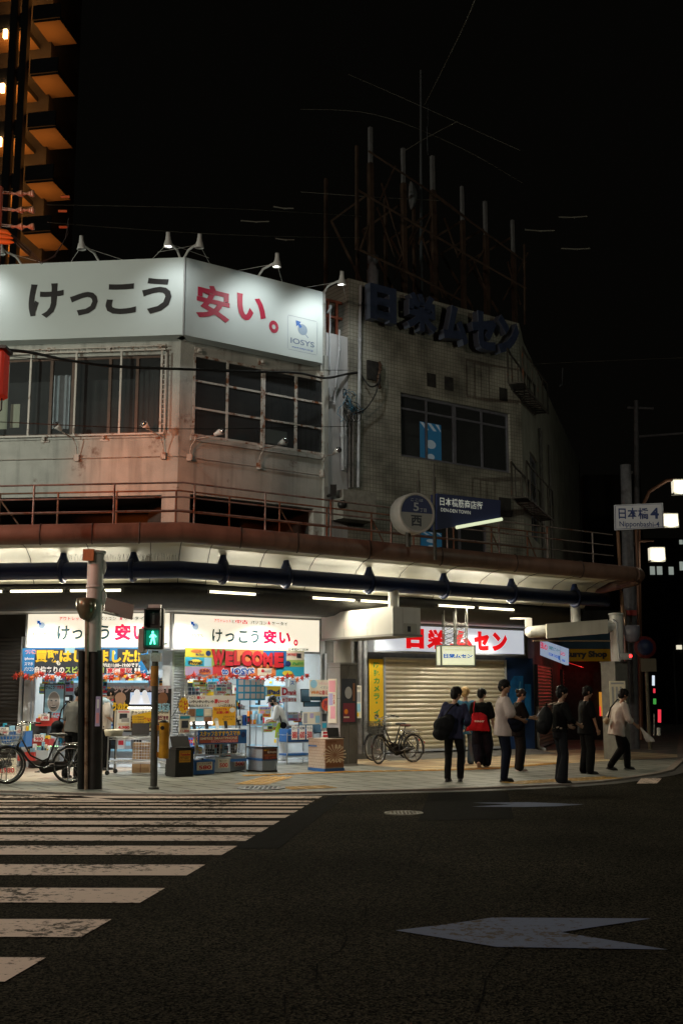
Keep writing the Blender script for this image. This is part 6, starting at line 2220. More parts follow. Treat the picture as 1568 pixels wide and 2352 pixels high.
for (a, b, c, d), ink, cap, cink in (((264, 1592, 290, 1620), 'skin', 'うのわ', 'yellow'), ((362, 1592, 386, 1622), 'brown', '日暮', 'sky')):
	m_ = MB()
	e = prect(LW, a, b, c, d, v)
	cu, cz_ = (e[0] + e[1]) / 2, (e[2] + e[3]) / 2
	M3 = LW.mat(cu, v + .03, cz_) @ Matrix.Rotation(math.pi / 2, 4, 'X')
	prof = []
	pts = [LW.pt(cu + (e[1] - e[0]) * .5 * math.cos(k * .2618) * (.86 if math.sin(k * .2618) < 0 else 1), v + .03, cz_ + (e[3] - e[2]) * .55 * math.sin(k * .2618)) for k in range(24)]
	bk = [p - LW.n * .02 for p in pts]
	m_.add(pts + bk, [tuple(range(24))] + [(k, 24 + k, 24 + (k + 1) % 24, (k + 1) % 24) for k in range(24)])
	m_.build('cutout_head', INK[ink], th)
	m_ = MB()
	m_.text(cap, LW, e[0] - .04, e[1] + .06, e[2] - .12, e[2] + .06, v + .04, .07)
	m_.build('lettering', INK[cink], th)
vv = v + .02
board('channel_poster', 'wide pale poster with black headline under the television board', 'poster', LW, prect(LW, 263, 1631, 389, 1678, vv), vv, 'cream', [
	('Labチャンネル内ジャンクTV', .22, .03, .98, .2, 'black', .03), ('上映中だ!!', .18, .26, .98, .5, 'maroon', .06), ('rect', .02, .05, .2, .9, 'grey'), ('rect', .3, .58, .98, .9, 'brown'), ('おしゃべりあります', .34, .62, .94, .86, 'lime', .03)])
vv2 = vv + .06
board('product_sheet', 'white product sheet priced 4,980 over the left of the channel poster', 'poster', LW, prect(LW, 268, 1631, 300, 1677, vv2), vv2, 'white', [('rect', .1, .05, .9, .14, 'pink'), ('rect', .2, .18, .75, .45, 'dark'), ('rect', .35, .4, .9, .6, 'grey'), ('4,980', .12, .80, .95, .97, 'red', .04), ('rect', .08, .66, .9, .76, 'cream')])
fy = thing('yellow_flyer', 'tilted yellow flyer with red price across the channel poster', 'poster', LW.mat(LW.hit(328, 1652, vv2)[0], vv2, LW.hit(328, 1667, vv2)[1]))
a, b, c, d = [LW.hit(x, y, vv2) for x, y in ((305, 1667), (352, 1658), (350, 1634), (303, 1644))]
m_ = MB()
m_.add([LW.pt(p[0], vv2, p[1]) for p in (a, b, c, d)] + [LW.pt(p[0], vv2 - .006, p[1]) for p in (a, b, c, d)], [(0, 1, 2, 3), (7, 6, 5, 4), (0, 4, 5, 1), (1, 5, 6, 2), (2, 6, 7, 3), (3, 7, 4, 0)])
m_.build('sheet', INK['yellow'], fy)
m_ = MB()
m_.ptext('安い!', LW, 330, 1648, 349, 1658, vv2 + .004, .06)
m_.build('lettering', INK['red'], fy)
m_ = MB()
for k in range(3):
	m_.ptext('ジャンク品お買い得', LW, 307, 1645 + k * 6, 330, 1649 + k * 6, vv2 + .004, .02)
m_.build('lettering', INK['brown'], fy)
# wire trolley table
u0, v = pbase(LW, 246, 1781)
u1 = LW.hit(385, 1740, v)[0]
z1 = LW.hit(310, 1693, v)[1]
dd = .55
th = thing('wire_trolley', 'long chrome wire trolley on casters in front of the television board', 'trolley', LW.mat((u0 + u1) / 2, v - dd / 2, 0))
m_ = MB()
for a in (u0, u1):
	for b in (v, v - dd):
		m_.tube([LW.pt(a, b, .09), LW.pt(a, b, z1)], .014, 6)
m_.build('uprights', WIRE, th)
for z in (.28, z1):
	m_ = MB()
	for k in range(40):
		m_.tube([LW.pt(u0 + (u1 - u0) * k / 39, v, z), LW.pt(u0 + (u1 - u0) * k / 39, v - dd, z)], .0035, 4)
	for b in (v, v - dd / 2, v - dd):
		m_.tube([LW.pt(u0, b, z - .008), LW.pt(u1, b, z - .008)], .008, 4)
		m_.tube([LW.pt(u0, b, z - .05), LW.pt(u1, b, z - .05)], .006, 4)
	m_.build('wire_shelf', WIRE, th)
for a in (u0, u1):
	for b in (v, v - dd):
		m_ = MB()
		c = LW.pt(a, b, .045)
		m_.tube([c - LW.n * .02, c + LW.n * .02], .045, 12)
		m_.tube([c, c + Vector((0, 0, .06))], .012, 6)
		m_.build('caster', BLACKP, th)
grid(LW, u0 + .35, u1 - .05, .28, z1 - .02, v - dd - .02, 14, 8, th)
def laptop(fr, u, v, z, w, label, yaw=0.0, mt=BLACKP, name='open_laptop', cat='laptop'):
	t_ = thing(name, label, cat, fr.mat(u, v, z), 'laptops on the wire trolley')
	M = fr.mat(u, v, z) @ Matrix.Rotation(yaw, 4, 'Z')
	m_ = MB(M)
	m_.rbox((0, 0, .012), (w, w * .68, .022), .006)
	m_.build('keyboard', mt, t_)
	m_ = MB(M @ Matrix.Translation((0, w * .34, .02)) @ Matrix.Rotation(-.2, 4, 'X'))
	m_.rbox((0, 0, w * .34), (w, .012, w * .66), .006)
	m_.build('screen', mt, t_)
laptop(LW, LW.hit(318, 1690, v - .2)[0], v - .25, z1 + .005, .36, 'open black laptop in the middle of the wire trolley', .1)
laptop(LW, LW.hit(366, 1690, v - .2)[0], v - .25, z1 + .005, .34, 'open black laptop behind the signal pole on the wire trolley', -.1)
ub, zb_ = LW.hit(261, 1690, v - .2)
th = thing('white_basket', 'white plastic basket at the left end of the wire trolley', 'basket', LW.mat(ub, v - .2, z1))
m_ = MB(LW.mat(ub, v - .2, z1 + .005))
m_.lathe([(.17, 0), (.20, .13), (.205, .13), (.205, .11), (.175, .01), (.01, .01)], 4)
m_.build('tub', INK['cream'], th)
th = thing('cardboard_box', 'brown cardboard box under the wire trolley', 'box', LW.mat(LW.hit(325, 1730, v - .8)[0], v - .9, 0))
m_ = MB(LW.mat(LW.hit(325, 1730, v - .8)[0], v - .9, 0))
m_.box((0, 0, .3), (.36, .3, .6))
m_.build('carton', mat('cardboard', (.42, .26, .14), .8, var=.1), th)
m_ = MB(LW.mat(LW.hit(325, 1730, v - .8)[0], v - .9, 0))
m_.box((0, -.152, .5), (.36, .004, .03))
m_.box((0, -.152, .3), (.02, .004, .6))
m_.build('tape', INK['brown'], th)
# mesh panel with hanging cables at the corner
th = thing('mesh_panel', 'white wire mesh panel with tangled black cables at the shop corner', 'mesh panel', bend_off(1.0))
MF = Frame(bend_off(1.0), 75)
grid(MF, -.02, .62, .1, 1.75, 0, 8, 20, th)
rnd = random.Random(4)
for k in range(4):
	m_ = MB()
	pts = []
	p = Vector((.3 + rnd.uniform(-.2, .2), .03, 1.6 - .25 * k))
	for i in range(12):
		pts.append(MF.pt(p.x, .02 + .03 * (i % 2), p.z))
		p += Vector((rnd.uniform(-.12, .12), 0, rnd.uniform(-.16, .04)))
	m_.tube(pts, .008, 5)
	m_.build('hanging_cable', BLACKP, th)
# window face poster on a frame
r_ = prect(LW, 103, 1573, 146, 1650, .12)
board('portrait_poster', 'framed poster of a grey smiling face behind the left shop window', 'poster', LW, r_, .12, 'sky', [
	('disc', .14, .20, .82, .82, 'white'), ('disc', .18, .22, .78, .80, flatmat('portrait_grey', (.34, .32, .30))), ('disc', .3, .46, .42, .50, 'dark'), ('disc', .54, .46, .66, .50, 'dark'), ('disc', .44, .5, .53, .6, flatmat('portrait_light', (.44, .42, .4))),
	('disc', .33, .62, .64, .71, 'dark'), ('rect', .36, .635, .61, .665, 'white'), ('けっこう', .02, .02, .5, .14, 'black', .05), ('安すぎる', .5, .02, .98, .13, 'red', .05), ('待ってますで', .0, .84, .9, .92, 'red', .05), ('来てや', .2, .93, .9, .99, 'red', .04)], .03, border=(.025, DGREY))
# left bins and shelves of small goods
def tray(fr, pxl, pxr, pyt, pyb, vv_, mt, label, price=None, cl=None):
	u0, u1, z0, z1 = fr.rect(pxl, pyt, pxr, pyb, vv_)
	th = thing('goods_tray', label, 'tray', fr.mat((u0 + u1) / 2, vv_ - .2, z0))
	m_ = MB()
	t, d = .012, .36
	m_.fbox(fr, u0, u1, vv_ - d, vv_, z0, z0 + .015)
	for a, b, c, e in ((u0, u1, vv_ - t, vv_), (u0, u1, vv_ - d, vv_ - d + t), (u0, u0 + t, vv_ - d + t, vv_ - t), (u1 - t, u1, vv_ - d + t, vv_ - t)):
		m_.fbox(fr, a, b, c, e, z0 + .015, z1)
	m_.build('tub', mt, th)
	items_on('in a tray ' + cl, fr, u0 + .03, u1 - .03, vv_ - d + .04, vv_ - .03, z0 + .02, 4, 'goods in the trays left of the tall post', (z1 - z0 + .02, z1 - z0 + .16), int(pxl * 3 + pyt))
	if price:
		board('price_card', f'white {price} price card on the tray {cl}', 'price card', fr, (u0 + (u1 - u0) * .3, u0 + (u1 - u0) * .8, z1 - .05, z1 + .10), vv_ + .03, 'white', [(price, .1, .4, .9, .92, 'red', .03), ('SALE', .1, .08, .7, .32, 'black', .02)], .005)
REDT = flatmat('tray_red', (.45, .04, .03), .4)
u0, v = pbase(LW, 0, 1776)
tray(LW, -12, 28, 1682, 1720, v, TRAYB, 'blue tray of bagged goods at the far left, nearer the frame edge', '1,580', 'at the far left')
tray(LW, 29, 59, 1680, 1716, v, TRAYB, 'blue tray of bagged goods behind the bicycle handlebar', '400', 'behind the handlebar')
tray(LW, 82, 122, 1650, 1668, .5, REDT, 'red tray with printed cartons under the portrait poster', '1,480', 'under the portrait poster')
tray(LW, 64, 112, 1698, 1714, .6, REDT, 'red tray on the green dotted stand behind the bicycle basket', '980', 'on the green dotted stand')
tray(LW, 40, 78, 1728, 1748, .9, REDT, 'low red tray behind the front bicycle wheel', None, 'behind the front bicycle wheel')
tray(LW, 80, 110, 1724, 1746, .8, TRAYW, 'clear tray of cups behind the bicycle frame', None, 'behind the bicycle frame')
th = thing('goods_stand', 'stepped grey goods stand edged with green dots behind the bicycle', 'stand', LW.mat(LW.hit(95, 1770, .4)[0], .4, 0))
a = prect(LW, 68, 1715, 118, 1778, .5)
m_ = MB()
m_.fbox(LW, a[0], a[1] + .2, .05, .55, 0, a[3])
m_.build('cabinet', flatmat('stand_grey', (.16, .17, .18)), th)
m_ = MB()
a2 = prect(LW, 70, 1660, 108, 1715, .3)
m_.fbox(LW, a2[0], a2[1], .05, .3, a[3] + .002, a2[3] - .03)
m_.build('upper_cabinet', flatmat('stand_dark', (.06, .065, .07)), th)
m_ = MB()
LED = mat('green_led', (.3, .8, .3), .4, emit=(.4, 1, .35), estr=2.0)
for k in range(16):
	z = a[3] + (a2[3] - a[3]) * k / 16
	m_.ball(LW.pt(a2[0] - .01, .31, z), .012, nu=6, nv=4)
	if k < 14:
		m_.ball(LW.pt(a[0] + (a[1] + .2 - a[0]) * k / 14, .565, a[3] + .01), .012, nu=6, nv=4)
m_.build('green_dots', LED, th)
board('price_stand', 'stacked price boards on the pavement at the far left edge', 'price card', LW, prect(LW, -14, 1742, 36, 1786, v + .3), v + .3, 'cream', [('iphon', .4, .05, .9, .2, 'black', .03), ('中古フォン', .3, .24, .8, .38, 'black', .02), ('2,980', .2, .5, .95, .8, 'red', .03), ('rect', .72, .84, .98, .97, 'red')], .03)
# -- more sheets hung in the windows
rnd = random.Random(21)
used = set()
inks = ['white', 'cream', 'yellow', 'sky', 'pink', 'red', 'teal', 'lime', 'orange', 'lilac']
words = ['特価', '中古', '新品', 'セール', '買取', '大特価', 'スマホ', 'パソコン', 'お得', 'ケータイ']
def hang(fr, px0, px1, py0, py1, v, n, where):
	for i in range(n):
		w, h = rnd.uniform(14, 30), rnd.uniform(14, 26)
		x, y = rnd.uniform(px0, px1 - w), rnd.uniform(py0, py1 - h)
		vv = v - .012 * i
		while True:
			c = rnd.sample(inks, 3)
			if tuple(c) not in used:
				used.add(tuple(c))
				break
		k = rnd.random()
		its = [('rect', .04, .05, .96, .28, c[1]), (rnd.choice(words), .1, .08, .9, .26, 'black' if c[1] not in ('red', 'teal') else 'white', .04), ('rect', .06, .36, .48, .66, c[2]), ('rect', .54, .36, .94, .66, 'dark' if k > .5 else 'grey'),
			(str(rnd.choice((980, 1480, 2980, 3980, 5980, 7800))), .12, .72, .9, .94, 'red', .03)]
		board('hung_sheet', f'{c[0]} sale sheet with {c[1]} heading and {c[2]} picture {where}', 'poster', fr, fr.rect(x, y, x + w, y + h, vv), vv, c[0], its, .004)
hang(LW, 78, 178, 1556, 1600, -.35, 9, 'hung in the left shop window')
hang(LW, 225, 262, 1556, 1625, -.35, 5, 'beside the television board')
hang(LW, 340, 390, 1556, 1580, -.3, 3, 'hung above the television board')
hang(RW, 436, 560, 1560, 1606, -.9, 10, 'hung over the display counter')
hang(RW, 600, 735, 1560, 1625, -1.4, 14, 'hung around the shop entrance')
hang(RW, 585, 735, 1600, 1700, -1.7, 16, 'on the back shelves of the shop')
hang(RW, 655, 735, 1625, 1690, -.9, 9, 'stuck low right of the entrance')
for px, w in ((588, .5), (690, .45)):
	u, v = RW.hit(px, 1690, -1.4)[0], -1.4
	th = thing('goods_table', ('white table of goods deep inside the entrance, ' + ('leftmost', 'behind the stooping shopper', 'right of the stooping shopper', 'nearest the low wire rack')[(588, 612, 664, 690).index(px)]), 'table', RW.mat(u, v, 0))
	m_ = MB()
	m_.fbox(RW, u - w / 2, u + w / 2, v - .4, v, .82, .86)
	for du in (-w / 2 + .03, w / 2 - .03):
		for dv in (-.37, -.03):
			m_.tube([RW.pt(u + du, v + dv, 0), RW.pt(u + du, v + dv, .82)], .018, 6)
	m_.build('table_frame', FRAMEM, th)
	items_on('on a white table inside the entrance', RW, u - w / 2 + .03, u + w / 2 - .03, v - .36, v - .04, .862, 5, 'goods on the tables inside the entrance', (.1, .34), px)
# -- people
SKIN = mat('skin', (.42, .25, .17), .5, var=.06, scale=6)
SKIND = mat('skin_tan', (.34, .19, .12), .5, var=.06, scale=6)
EYE = mat('eye_dark', (.02, .015, .012), .2)
LIP = mat('lip', (.30, .11, .09), .5)
def remesh(m_, name, mt, parent, vox, smooth=3, fold=0.0, fscale=9.0, seed=0):
	"""fuse the overlapping pieces of one body or garment into a single skin"""
	ob = m_.build(name, mt, parent)
	md = ob.modifiers.new('fuse', 'REMESH')
	md.mode = 'VOXEL'
	md.voxel_size = vox
	sm = ob.modifiers.new('soften', 'SMOOTH')
	sm.iterations = smooth
	sm.factor = .5
	dg = bpy.context.evaluated_depsgraph_get()
	dg.update()
	me = bpy.data.meshes.new_from_object(ob.evaluated_get(dg))
	ob.modifiers.clear()
	old = ob.data
	ob.data = me
	bpy.data.meshes.remove(old)
	if not me.materials:
		me.materials.append(mt)
	if fold > 0:
		n = len(me.vertices)
		co = np.empty(n * 3, np.float32)
		no = np.empty(n * 3, np.float32)
		me.vertices.foreach_get('co', co)
		me.vertices.foreach_get('normal', no)
		co, no = co.reshape(-1, 3), no.reshape(-1, 3)
		d = np.empty(n, np.float32)
		off = Vector((seed * 3.1, seed * 1.7, 0))
		for i in range(n):
			p = Vector(co[i])
			q = Vector((p.x * fscale, p.y * fscale, p.z * fscale * .45)) + off
			d[i] = noise.noise(q) + .5 * noise.noise(q * 2.3)
		co = co + no * (d[:, None] * fold)
		me.vertices.foreach_set('co', co.ravel())
		me.update()
	me.polygons.foreach_set('use_smooth', [True] * len(me.polygons))
	return ob
def ik(a, b, l1, l2, hint):
	d = b - a
	L = min(d.length, (l1 + l2) * .999)
	d.normalize()
	b = a + d * L
	x = (l1 * l1 - l2 * l2 + L * L) / (2 * L)
	h = math.sqrt(max(0, l1 * l1 - x * x))
	n = hint - d * hint.dot(d)
	n.normalize()
	return a + d * x + n * h, b
def loft(m_, rings, n=18):
	"""rings: (centre, rx, ry, axis x, axis y)"""
	vs, fs = [], []
	for c, rx, ry, ax, ay in rings:
		for j in range(n):
			t = 2 * math.pi * j / n
			ct, st = math.cos(t), math.sin(t)
			k = (abs(ct) ** 2.6 + abs(st) ** 2.6) ** (-1 / 2.6)
			vs.append(c + ax * (rx * ct * k) + ay * (ry * st * k))
	for i in range(len(rings) - 1):
		for j in range(n):
			fs.append((i * n + j, i * n + (j + 1) % n, (i + 1) * n + (j + 1) % n, (i + 1) * n + j))
	fs.append(tuple(range(n - 1, -1, -1)))
	fs.append(tuple(range((len(rings) - 1) * n, len(rings) * n)))
	m_.add(vs, fs, True)
def limb(m_, pts, rs, n=10, steps=4):
	P, Rr = [], []
	for i in range(len(pts) - 1):
		for k in range(steps):
			f = k / steps
			P.append(pts[i].lerp(pts[i + 1], f))
			Rr.append(rs[i] + (rs[i + 1] - rs[i]) * f)
	P.append(pts[-1])
	Rr.append(rs[-1])
	m_.tube(P, Rr, n)
	m_.ball(P[0], Rr[0], nu=10, nv=6)
	m_.ball(P[-1], Rr[-1], nu=10, nv=6)
def person(px, py, H, yaw, label, feet, hands, top, bottom, hair, lean=0.0, side=0.0, head=(0, 0), shoulder=1.0, hipw=1.0, dz=0.0, skin=None, elbow=None, z0=0.0, cloth_seed=1):
	"""feet: ((x, y, z, toe), ...) and hands: ((x, y, z), ...) in body space facing +y; top/bottom/hair: garment dicts"""
	s = H / 1.7
	pos = ground(px, py, 0)
	M = Matrix.Translation(pos) @ Matrix.Rotation(R_(yaw), 4, 'Z')
	th = thing('person', label, 'person', M)
	X, Y, Z = Vector((1, 0, 0)), Vector((0, 1, 0)), Vector((0, 0, 1))
	skin = skin or SKIN
	fl_, fr_ = [Vector(f[:3]) * s for f in feet]
	hip = Vector(((fl_.x + fr_.x) / 2, (fl_.y + fr_.y) / 2, (.928 - dz) * s))
	la, sa = R_(lean), R_(side)
	up = Vector((math.sin(sa), math.sin(la), math.cos(la))).normalized()
	fw = (Y - up * Y.dot(up)).normalized()
	rt = fw.cross(up).normalized()
	def sp(h):
		return hip + up * (h * s)
	chest, neckb = sp(.38), sp(.53)
	shl = [sp(.475) - rt * (.165 * shoulder * s), sp(.475) + rt * (.165 * shoulder * s)]
	hips = [hip - X * (.085 * hipw * s), hip + X * (.085 * hipw * s)]
	# head
	hp, hy = R_(head[0]), R_(head[1])
	hfw = (Matrix.Rotation(-hy, 3, up) @ fw)
	hup = (up * .6 + Z * .4).normalized()
	hfw = (hfw - hup * hfw.dot(hup)).normalized()
	hrt = hfw.cross(hup)
	rotp = Matrix.Rotation(-hp, 3, hrt)
	hfw, hup = rotp @ hfw, rotp @ hup
	hc = neckb + up * (.075 * s) + hup * (.115 * s) + hfw * (.018 * s)
	HM = Matrix((hrt, hfw, hup)).transposed().to_4x4()
	HM.translation = hc
	def hd(x, y, z):
		return hc + (hrt * x + hfw * y + hup * z) * s
	knees, ank = [], []
	for i, f in enumerate((fl_, fr_)):
		a = f + Z * (.085 * s)
		k, e = ik(hips[i], a, .43 * s, .42 * s, Y + X * (.15 if i else -.15))
		knees.append(k)
		ank.append(e)
	elb, wri = [], []
	for i, h in enumerate(hands):
		hint = Vector(elbow[i]) if elbow else (-fw * .8 + rt * (.5 if i else -.5) - Z * .2)
		k, e = ik(shl[i], Vector(h) * s, .275 * s, .25 * s, hint)
		elb.append(k)
		wri.append(e)
	W = M
	# -- body, one skin
	m_ = MB(W)
	loft(m_, [(sp(-.08), .14 * s * hipw, .09 * s, rt, fw), (sp(.02), .155 * s * hipw, .105 * s, rt, fw), (sp(.18), .125 * s, .09 * s, rt, fw), (sp(.33), .15 * s * shoulder, .105 * s, rt, fw),
			(sp(.44), .165 * s * shoulder, .095 * s, rt, fw), (sp(.50), .11 * s * shoulder, .07 * s, rt, fw), (sp(.54), .055 * s, .055 * s, rt, fw)])
	limb(m_, [sp(.50), neckb + up * (.03 * s), hc - hup * (.06 * s)], [.058 * s, .05 * s, .052 * s], steps=2)
	m_.ball(hc + hup * (.025 * s) - hfw * (.012 * s), .076 * s, .094 * s, .088 * s, 16, 12, M=HM.to_3x3().to_4x4())
	m_.ball(hd(0, .022, -.035), .060 * s, .068 * s, .080 * s, 14, 10, M=HM.to_3x3().to_4x4())
	m_.ball(hd(0, .055, -.088), .030 * s, .026 * s, .022 * s, 10, 6)
	m_.tube([hd(0, .086, .012), hd(0, .108, -.022), hd(0, .094, -.034)], [.009 * s, .014 * s, .010 * s], 8)
	for sx in (-1, 1):
		m_.ball(hd(.078 * sx, -.008, -.012), .012 * s, .022 * s, .032 * s, 8, 6, M=HM.to_3x3().to_4x4())
		m_.ball(hd(.034 * sx, .078, .022), .022 * s, .012 * s, .009 * s, 8, 5, M=HM.to_3x3().to_4x4())
		m_.ball(hd(.038 * sx, .058, -.03), .024 * s, .022 * s, .024 * s, 8, 6)
	for i in (0, 1):
		limb(m_, [hips[i], knees[i], ank[i]], [.074 * s, .044 * s, .033 * s])
		calf = knees[i].lerp(ank[i], .32) - Y * .01 * s
		m_.ball(calf, .044 * s, .047 * s, .09 * s, 10, 8)
		limb(m_, [shl[i], elb[i], wri[i]], [.048 * s, .036 * s, .024 * s])
		# hand: palm, four fingers of different length, thumb from the side of the palm
		d = (wri[i] - elb[i]).normalized()
		inn = (rt if i == 0 else -rt)
		pn = inn - d * inn.dot(d)
		pn = pn.normalized() if pn.length > .1 else fw
		sd = d.cross(pn).normalized()
		if sd.dot(fw) < 0:
			sd = -sd
		pc = wri[i] + d * (.045 * s)
		PM = Matrix((sd, pn, d)).transposed().to_4x4()
		m_.ball(pc, .040 * s, .016 * s, .052 * s, 10, 8, M=PM)
		for k, (o, L) in enumerate(((.030, .070), (.011, .080), (-.009, .074), (-.027, .058))):
			b0 = pc + d * (.036 * s) + sd * (o * s)
			b1 = b0 + (d * .8 + pn * .35) * (L * .5 * s)
			b2 = b1 + (d * .35 + pn * .85) * (L * .5 * s)
			m_.tube([b0, b1, b2], [.0092 * s, .0085 * s, .007 * s], 6)
		t0 = pc + sd * (.034 * s) - d * (.015 * s)
		m_.tube([t0, t0 + (sd * .6 + d * .6 + pn * .3) * (.034 * s), t0 + (sd * .5 + d * 1.3 + pn * .8) * (.042 * s)], [.013 * s, .011 * s, .008 * s], 6)
	body = remesh(m_, 'body', skin, th, .0085, 2)
	for sx in (-1, 1):
		m_ = MB(W)
		m_.ball(hd(.031 * sx, .083, .004), .013 * s, .006 * s, .007 * s, 8, 6, M=HM.to_3x3().to_4x4())
		m_.build('eye', EYE, body)
	m_ = MB(W)
	m_.ball(hd(0, .086, -.058), .022 * s, .008 * s, .006 * s, 8, 6, M=HM.to_3x3().to_4x4())
	m_.build('mouth', LIP, body)
	# -- top
	g_ = top
	lo = g_.get('low', -.10)
	fl = g_.get('flare', 1.0)
	th_ = g_.get('loose', .014) * s
	m_ = MB(W)
	loft(m_, [(sp(lo), (.155 * hipw * s + th_) * fl, (.10 * s + th_) * fl, rt, fw), (sp(lo * .4 + .0), (.150 * s * hipw + th_) * (fl * .5 + .5), (.103 * s + th_) * (fl * .5 + .5), rt, fw), (sp(.18), .135 * s + th_, .098 * s + th_, rt, fw),
			(sp(.33), .155 * s * shoulder + th_, .11 * s + th_, rt, fw), (sp(.44), .170 * s * shoulder + th_ * .8, .098 * s + th_ * .7, rt, fw), (sp(.505), .115 * s * shoulder + th_ * .4, .072 * s + th_ * .4, rt, fw), (sp(.535), .066 * s, .062 * s, rt, fw)])
	sl = g_.get('sleeve', .75)
	for i in (0, 1):
		if sl <= 1:
			e = shl[i].lerp(elb[i], sl)
			limb(m_, [shl[i] - (rt if i else -rt) * .01 * s, e], [.062 * s + th_ * .5, .054 * s + th_ * g_.get('cuff', .6)], steps=3)
		else:
			e = elb[i].lerp(wri[i], sl - 1)
			limb(m_, [shl[i], elb[i], e], [.060 * s + th_ * .5, .048 * s + th_ * .5, .038 * s + th_ * .5])
	remesh(m_, g_.get('name', 'shirt'), g_['mat'], th, .012, 3, g_.get('fold', .010), 9, cloth_seed)
	# -- trousers
	g_ = bottom
	wd = g_.get('wide', (.092, .070, .062))
	m_ = MB(W)
	loft(m_, [(sp(-.13), .13 * s * hipw, .10 * s, rt, fw), (sp(-.05), .160 * s * hipw, .112 * s, rt, fw), (sp(.06), .155 * s * hipw, .108 * s, rt, fw), (sp(.10), .145 * s * hipw, .102 * s, rt, fw)])
	for i in (0, 1):
		end = knees[i].lerp(ank[i], g_.get('length', 1.02))
		limb(m_, [hips[i], knees[i], end], [wd[0] * s, wd[1] * s, wd[2] * s])
	remesh(m_, 'trousers', g_['mat'], th, .012, 3, g_.get('fold', .009), 8, cloth_seed + 5)
	# -- shoes
	for i, f in enumerate(feet):
		toe = R_(f[3])
		lift = f[4] if len(f) > 4 else 0
		td = Vector((math.sin(toe), math.cos(toe), 0))
		a = ank[i]
		pitch = R_(lift)
		tdp = td * math.cos(pitch) - Z * math.sin(pitch)
		dn = -Z * math.cos(pitch) - td * math.sin(pitch)
		sdv = tdp.cross(Z).normalized()
		FM = Matrix((sdv, tdp, -dn)).transposed().to_4x4()
		c = a + dn * (.055 * s)
		m_ = MB(W)
		m_.ball(c + tdp * (.045 * s) , .046 * s, .125 * s, .038 * s, 14, 8, M=FM)
		m_.ball(c + tdp * (.11 * s) - dn * -.004 * s, .047 * s, .06 * s, .034 * s, 12, 8, M=FM)
		m_.tube([a + dn * .05 * s - tdp * .02 * s, a - dn * (.04 if not bottom.get('boot') else .14) * s], [.046 * s, .044 * s], 10)
		FM2 = FM.copy()
		FM2.translation = c + dn * (.022 * s) + tdp * (.048 * s)
		vs = []
		m2 = MB(W @ FM2)
		m_.T = W @ FM2
		m_.rbox((0, 0, 0), (.088 * s, .255 * s, .028 * s), .03)
		m_.T = W
		sh = remesh(m_, 'shoe', bottom['shoe'], th, .010, 3)
		m2.rbox((0, 0, -.008 * s), (.092 * s, .262 * s, .018 * s), .03)
		m2.build('sole', bottom.get('sole', bottom['shoe']), sh)
	# -- hair
	m_ = MB(W)
	HR = HM.to_3x3().to_4x4()
	k = hair.get('vol', 1.0)
	m_.ball(hd(0, -.008, .036), .088 * s * k, .104 * s * k, .092 * s * k, 16, 12, M=HR)
	m_.ball(hd(0, -.048, -.005), .080 * s * k, .068 * s * k, .085 * s * k, 14, 10, M=HR)
	m_.ball(hd(0, .060, .060), .064 * s * k, .036 * s, .034 * s, 12, 8, M=HR)
	for sx in (-1, 1):
		m_.ball(hd(.068 * sx, .006, .018), .022 * s, .042 * s, .055 * s, 10, 8, M=HR)
	for (x, y, z, rx, ry, rz) in hair.get('extra', ()):
		m_.ball(hd(x, y, z), rx * s, ry * s, rz * s, 12, 8, M=HR)
	remesh(m_, 'hair', hair['mat'], th, .008, 2, .011, 26, cloth_seed + 9)
	th_info = dict(th=th, hd=hd, sp=sp, rt=rt, fw=fw, up=up, shl=shl, elb=elb, wri=wri, M=M, s=s, knees=knees, HM=HM, hc=hc, hip=hip)
	return th_info
def cloth(name, rgb, rough=.85, var=.12):
	return mat(name, rgb, rough, var=var, scale=5, bump=.15, bscale=60, spec=.12)
H_BLACK = mat('hair_black', (.006, .005, .005), .6, var=.3, scale=30, spec=.2)
H_BROWN = mat('hair_brown', (.016, .011, .008), .6, var=.3, scale=30)
H_BLOND = mat('hair_blond', (.48, .31, .13), .5, var=.25, scale=30)
SH_BLACK = mat('shoe_black', (.012, .012, .012), .35)
SH_BEIGE = mat('shoe_beige', (.36, .30, .24), .7, var=.15)
SH_WHITE = mat('shoe_white', (.5, .48, .44), .6, var=.1)
C_BLACK = cloth('cloth_black', (.006, .006, .006))
C_BLACK2 = cloth('cloth_charcoal', (.013, .013, .013))
C_NAVY = cloth('cloth_navy', (.007, .009, .019))
BAGBLK = mat('bag_black', (.006, .006, .007), .7, spec=.15, var=.3, scale=5, bump=.2)
def bagball(w, name, mt, label, parts_, cat='bag', fold=.008, extra=None):
	"""a soft bag worn or carried by the person w; parts_: (x right, y forward, z up, rx, ry, rz) in body space"""
	s = w['s']
	c = Vector(parts_[0][:3]) * s
	M = w['M'] @ Matrix.Translation(c)
	th = thing(name, label, cat, M)
	m_ = MB(w['M'])
	for x, y, z, rx, ry, rz in parts_:
		m_.ball(Vector((x, y, z)) * s, rx * s, ry * s, rz * s, 14, 10)
	remesh(m_, 'bag_body', mt, th, .012, 3, fold, 10, 3)
	for path, r, nm, mm in (extra or ()):
		m_ = MB(w['M'])
		m_.tube([Vector(p) * s for p in path], r, 6, flat=.5)
		m_.build(nm, mm, th)
	return th
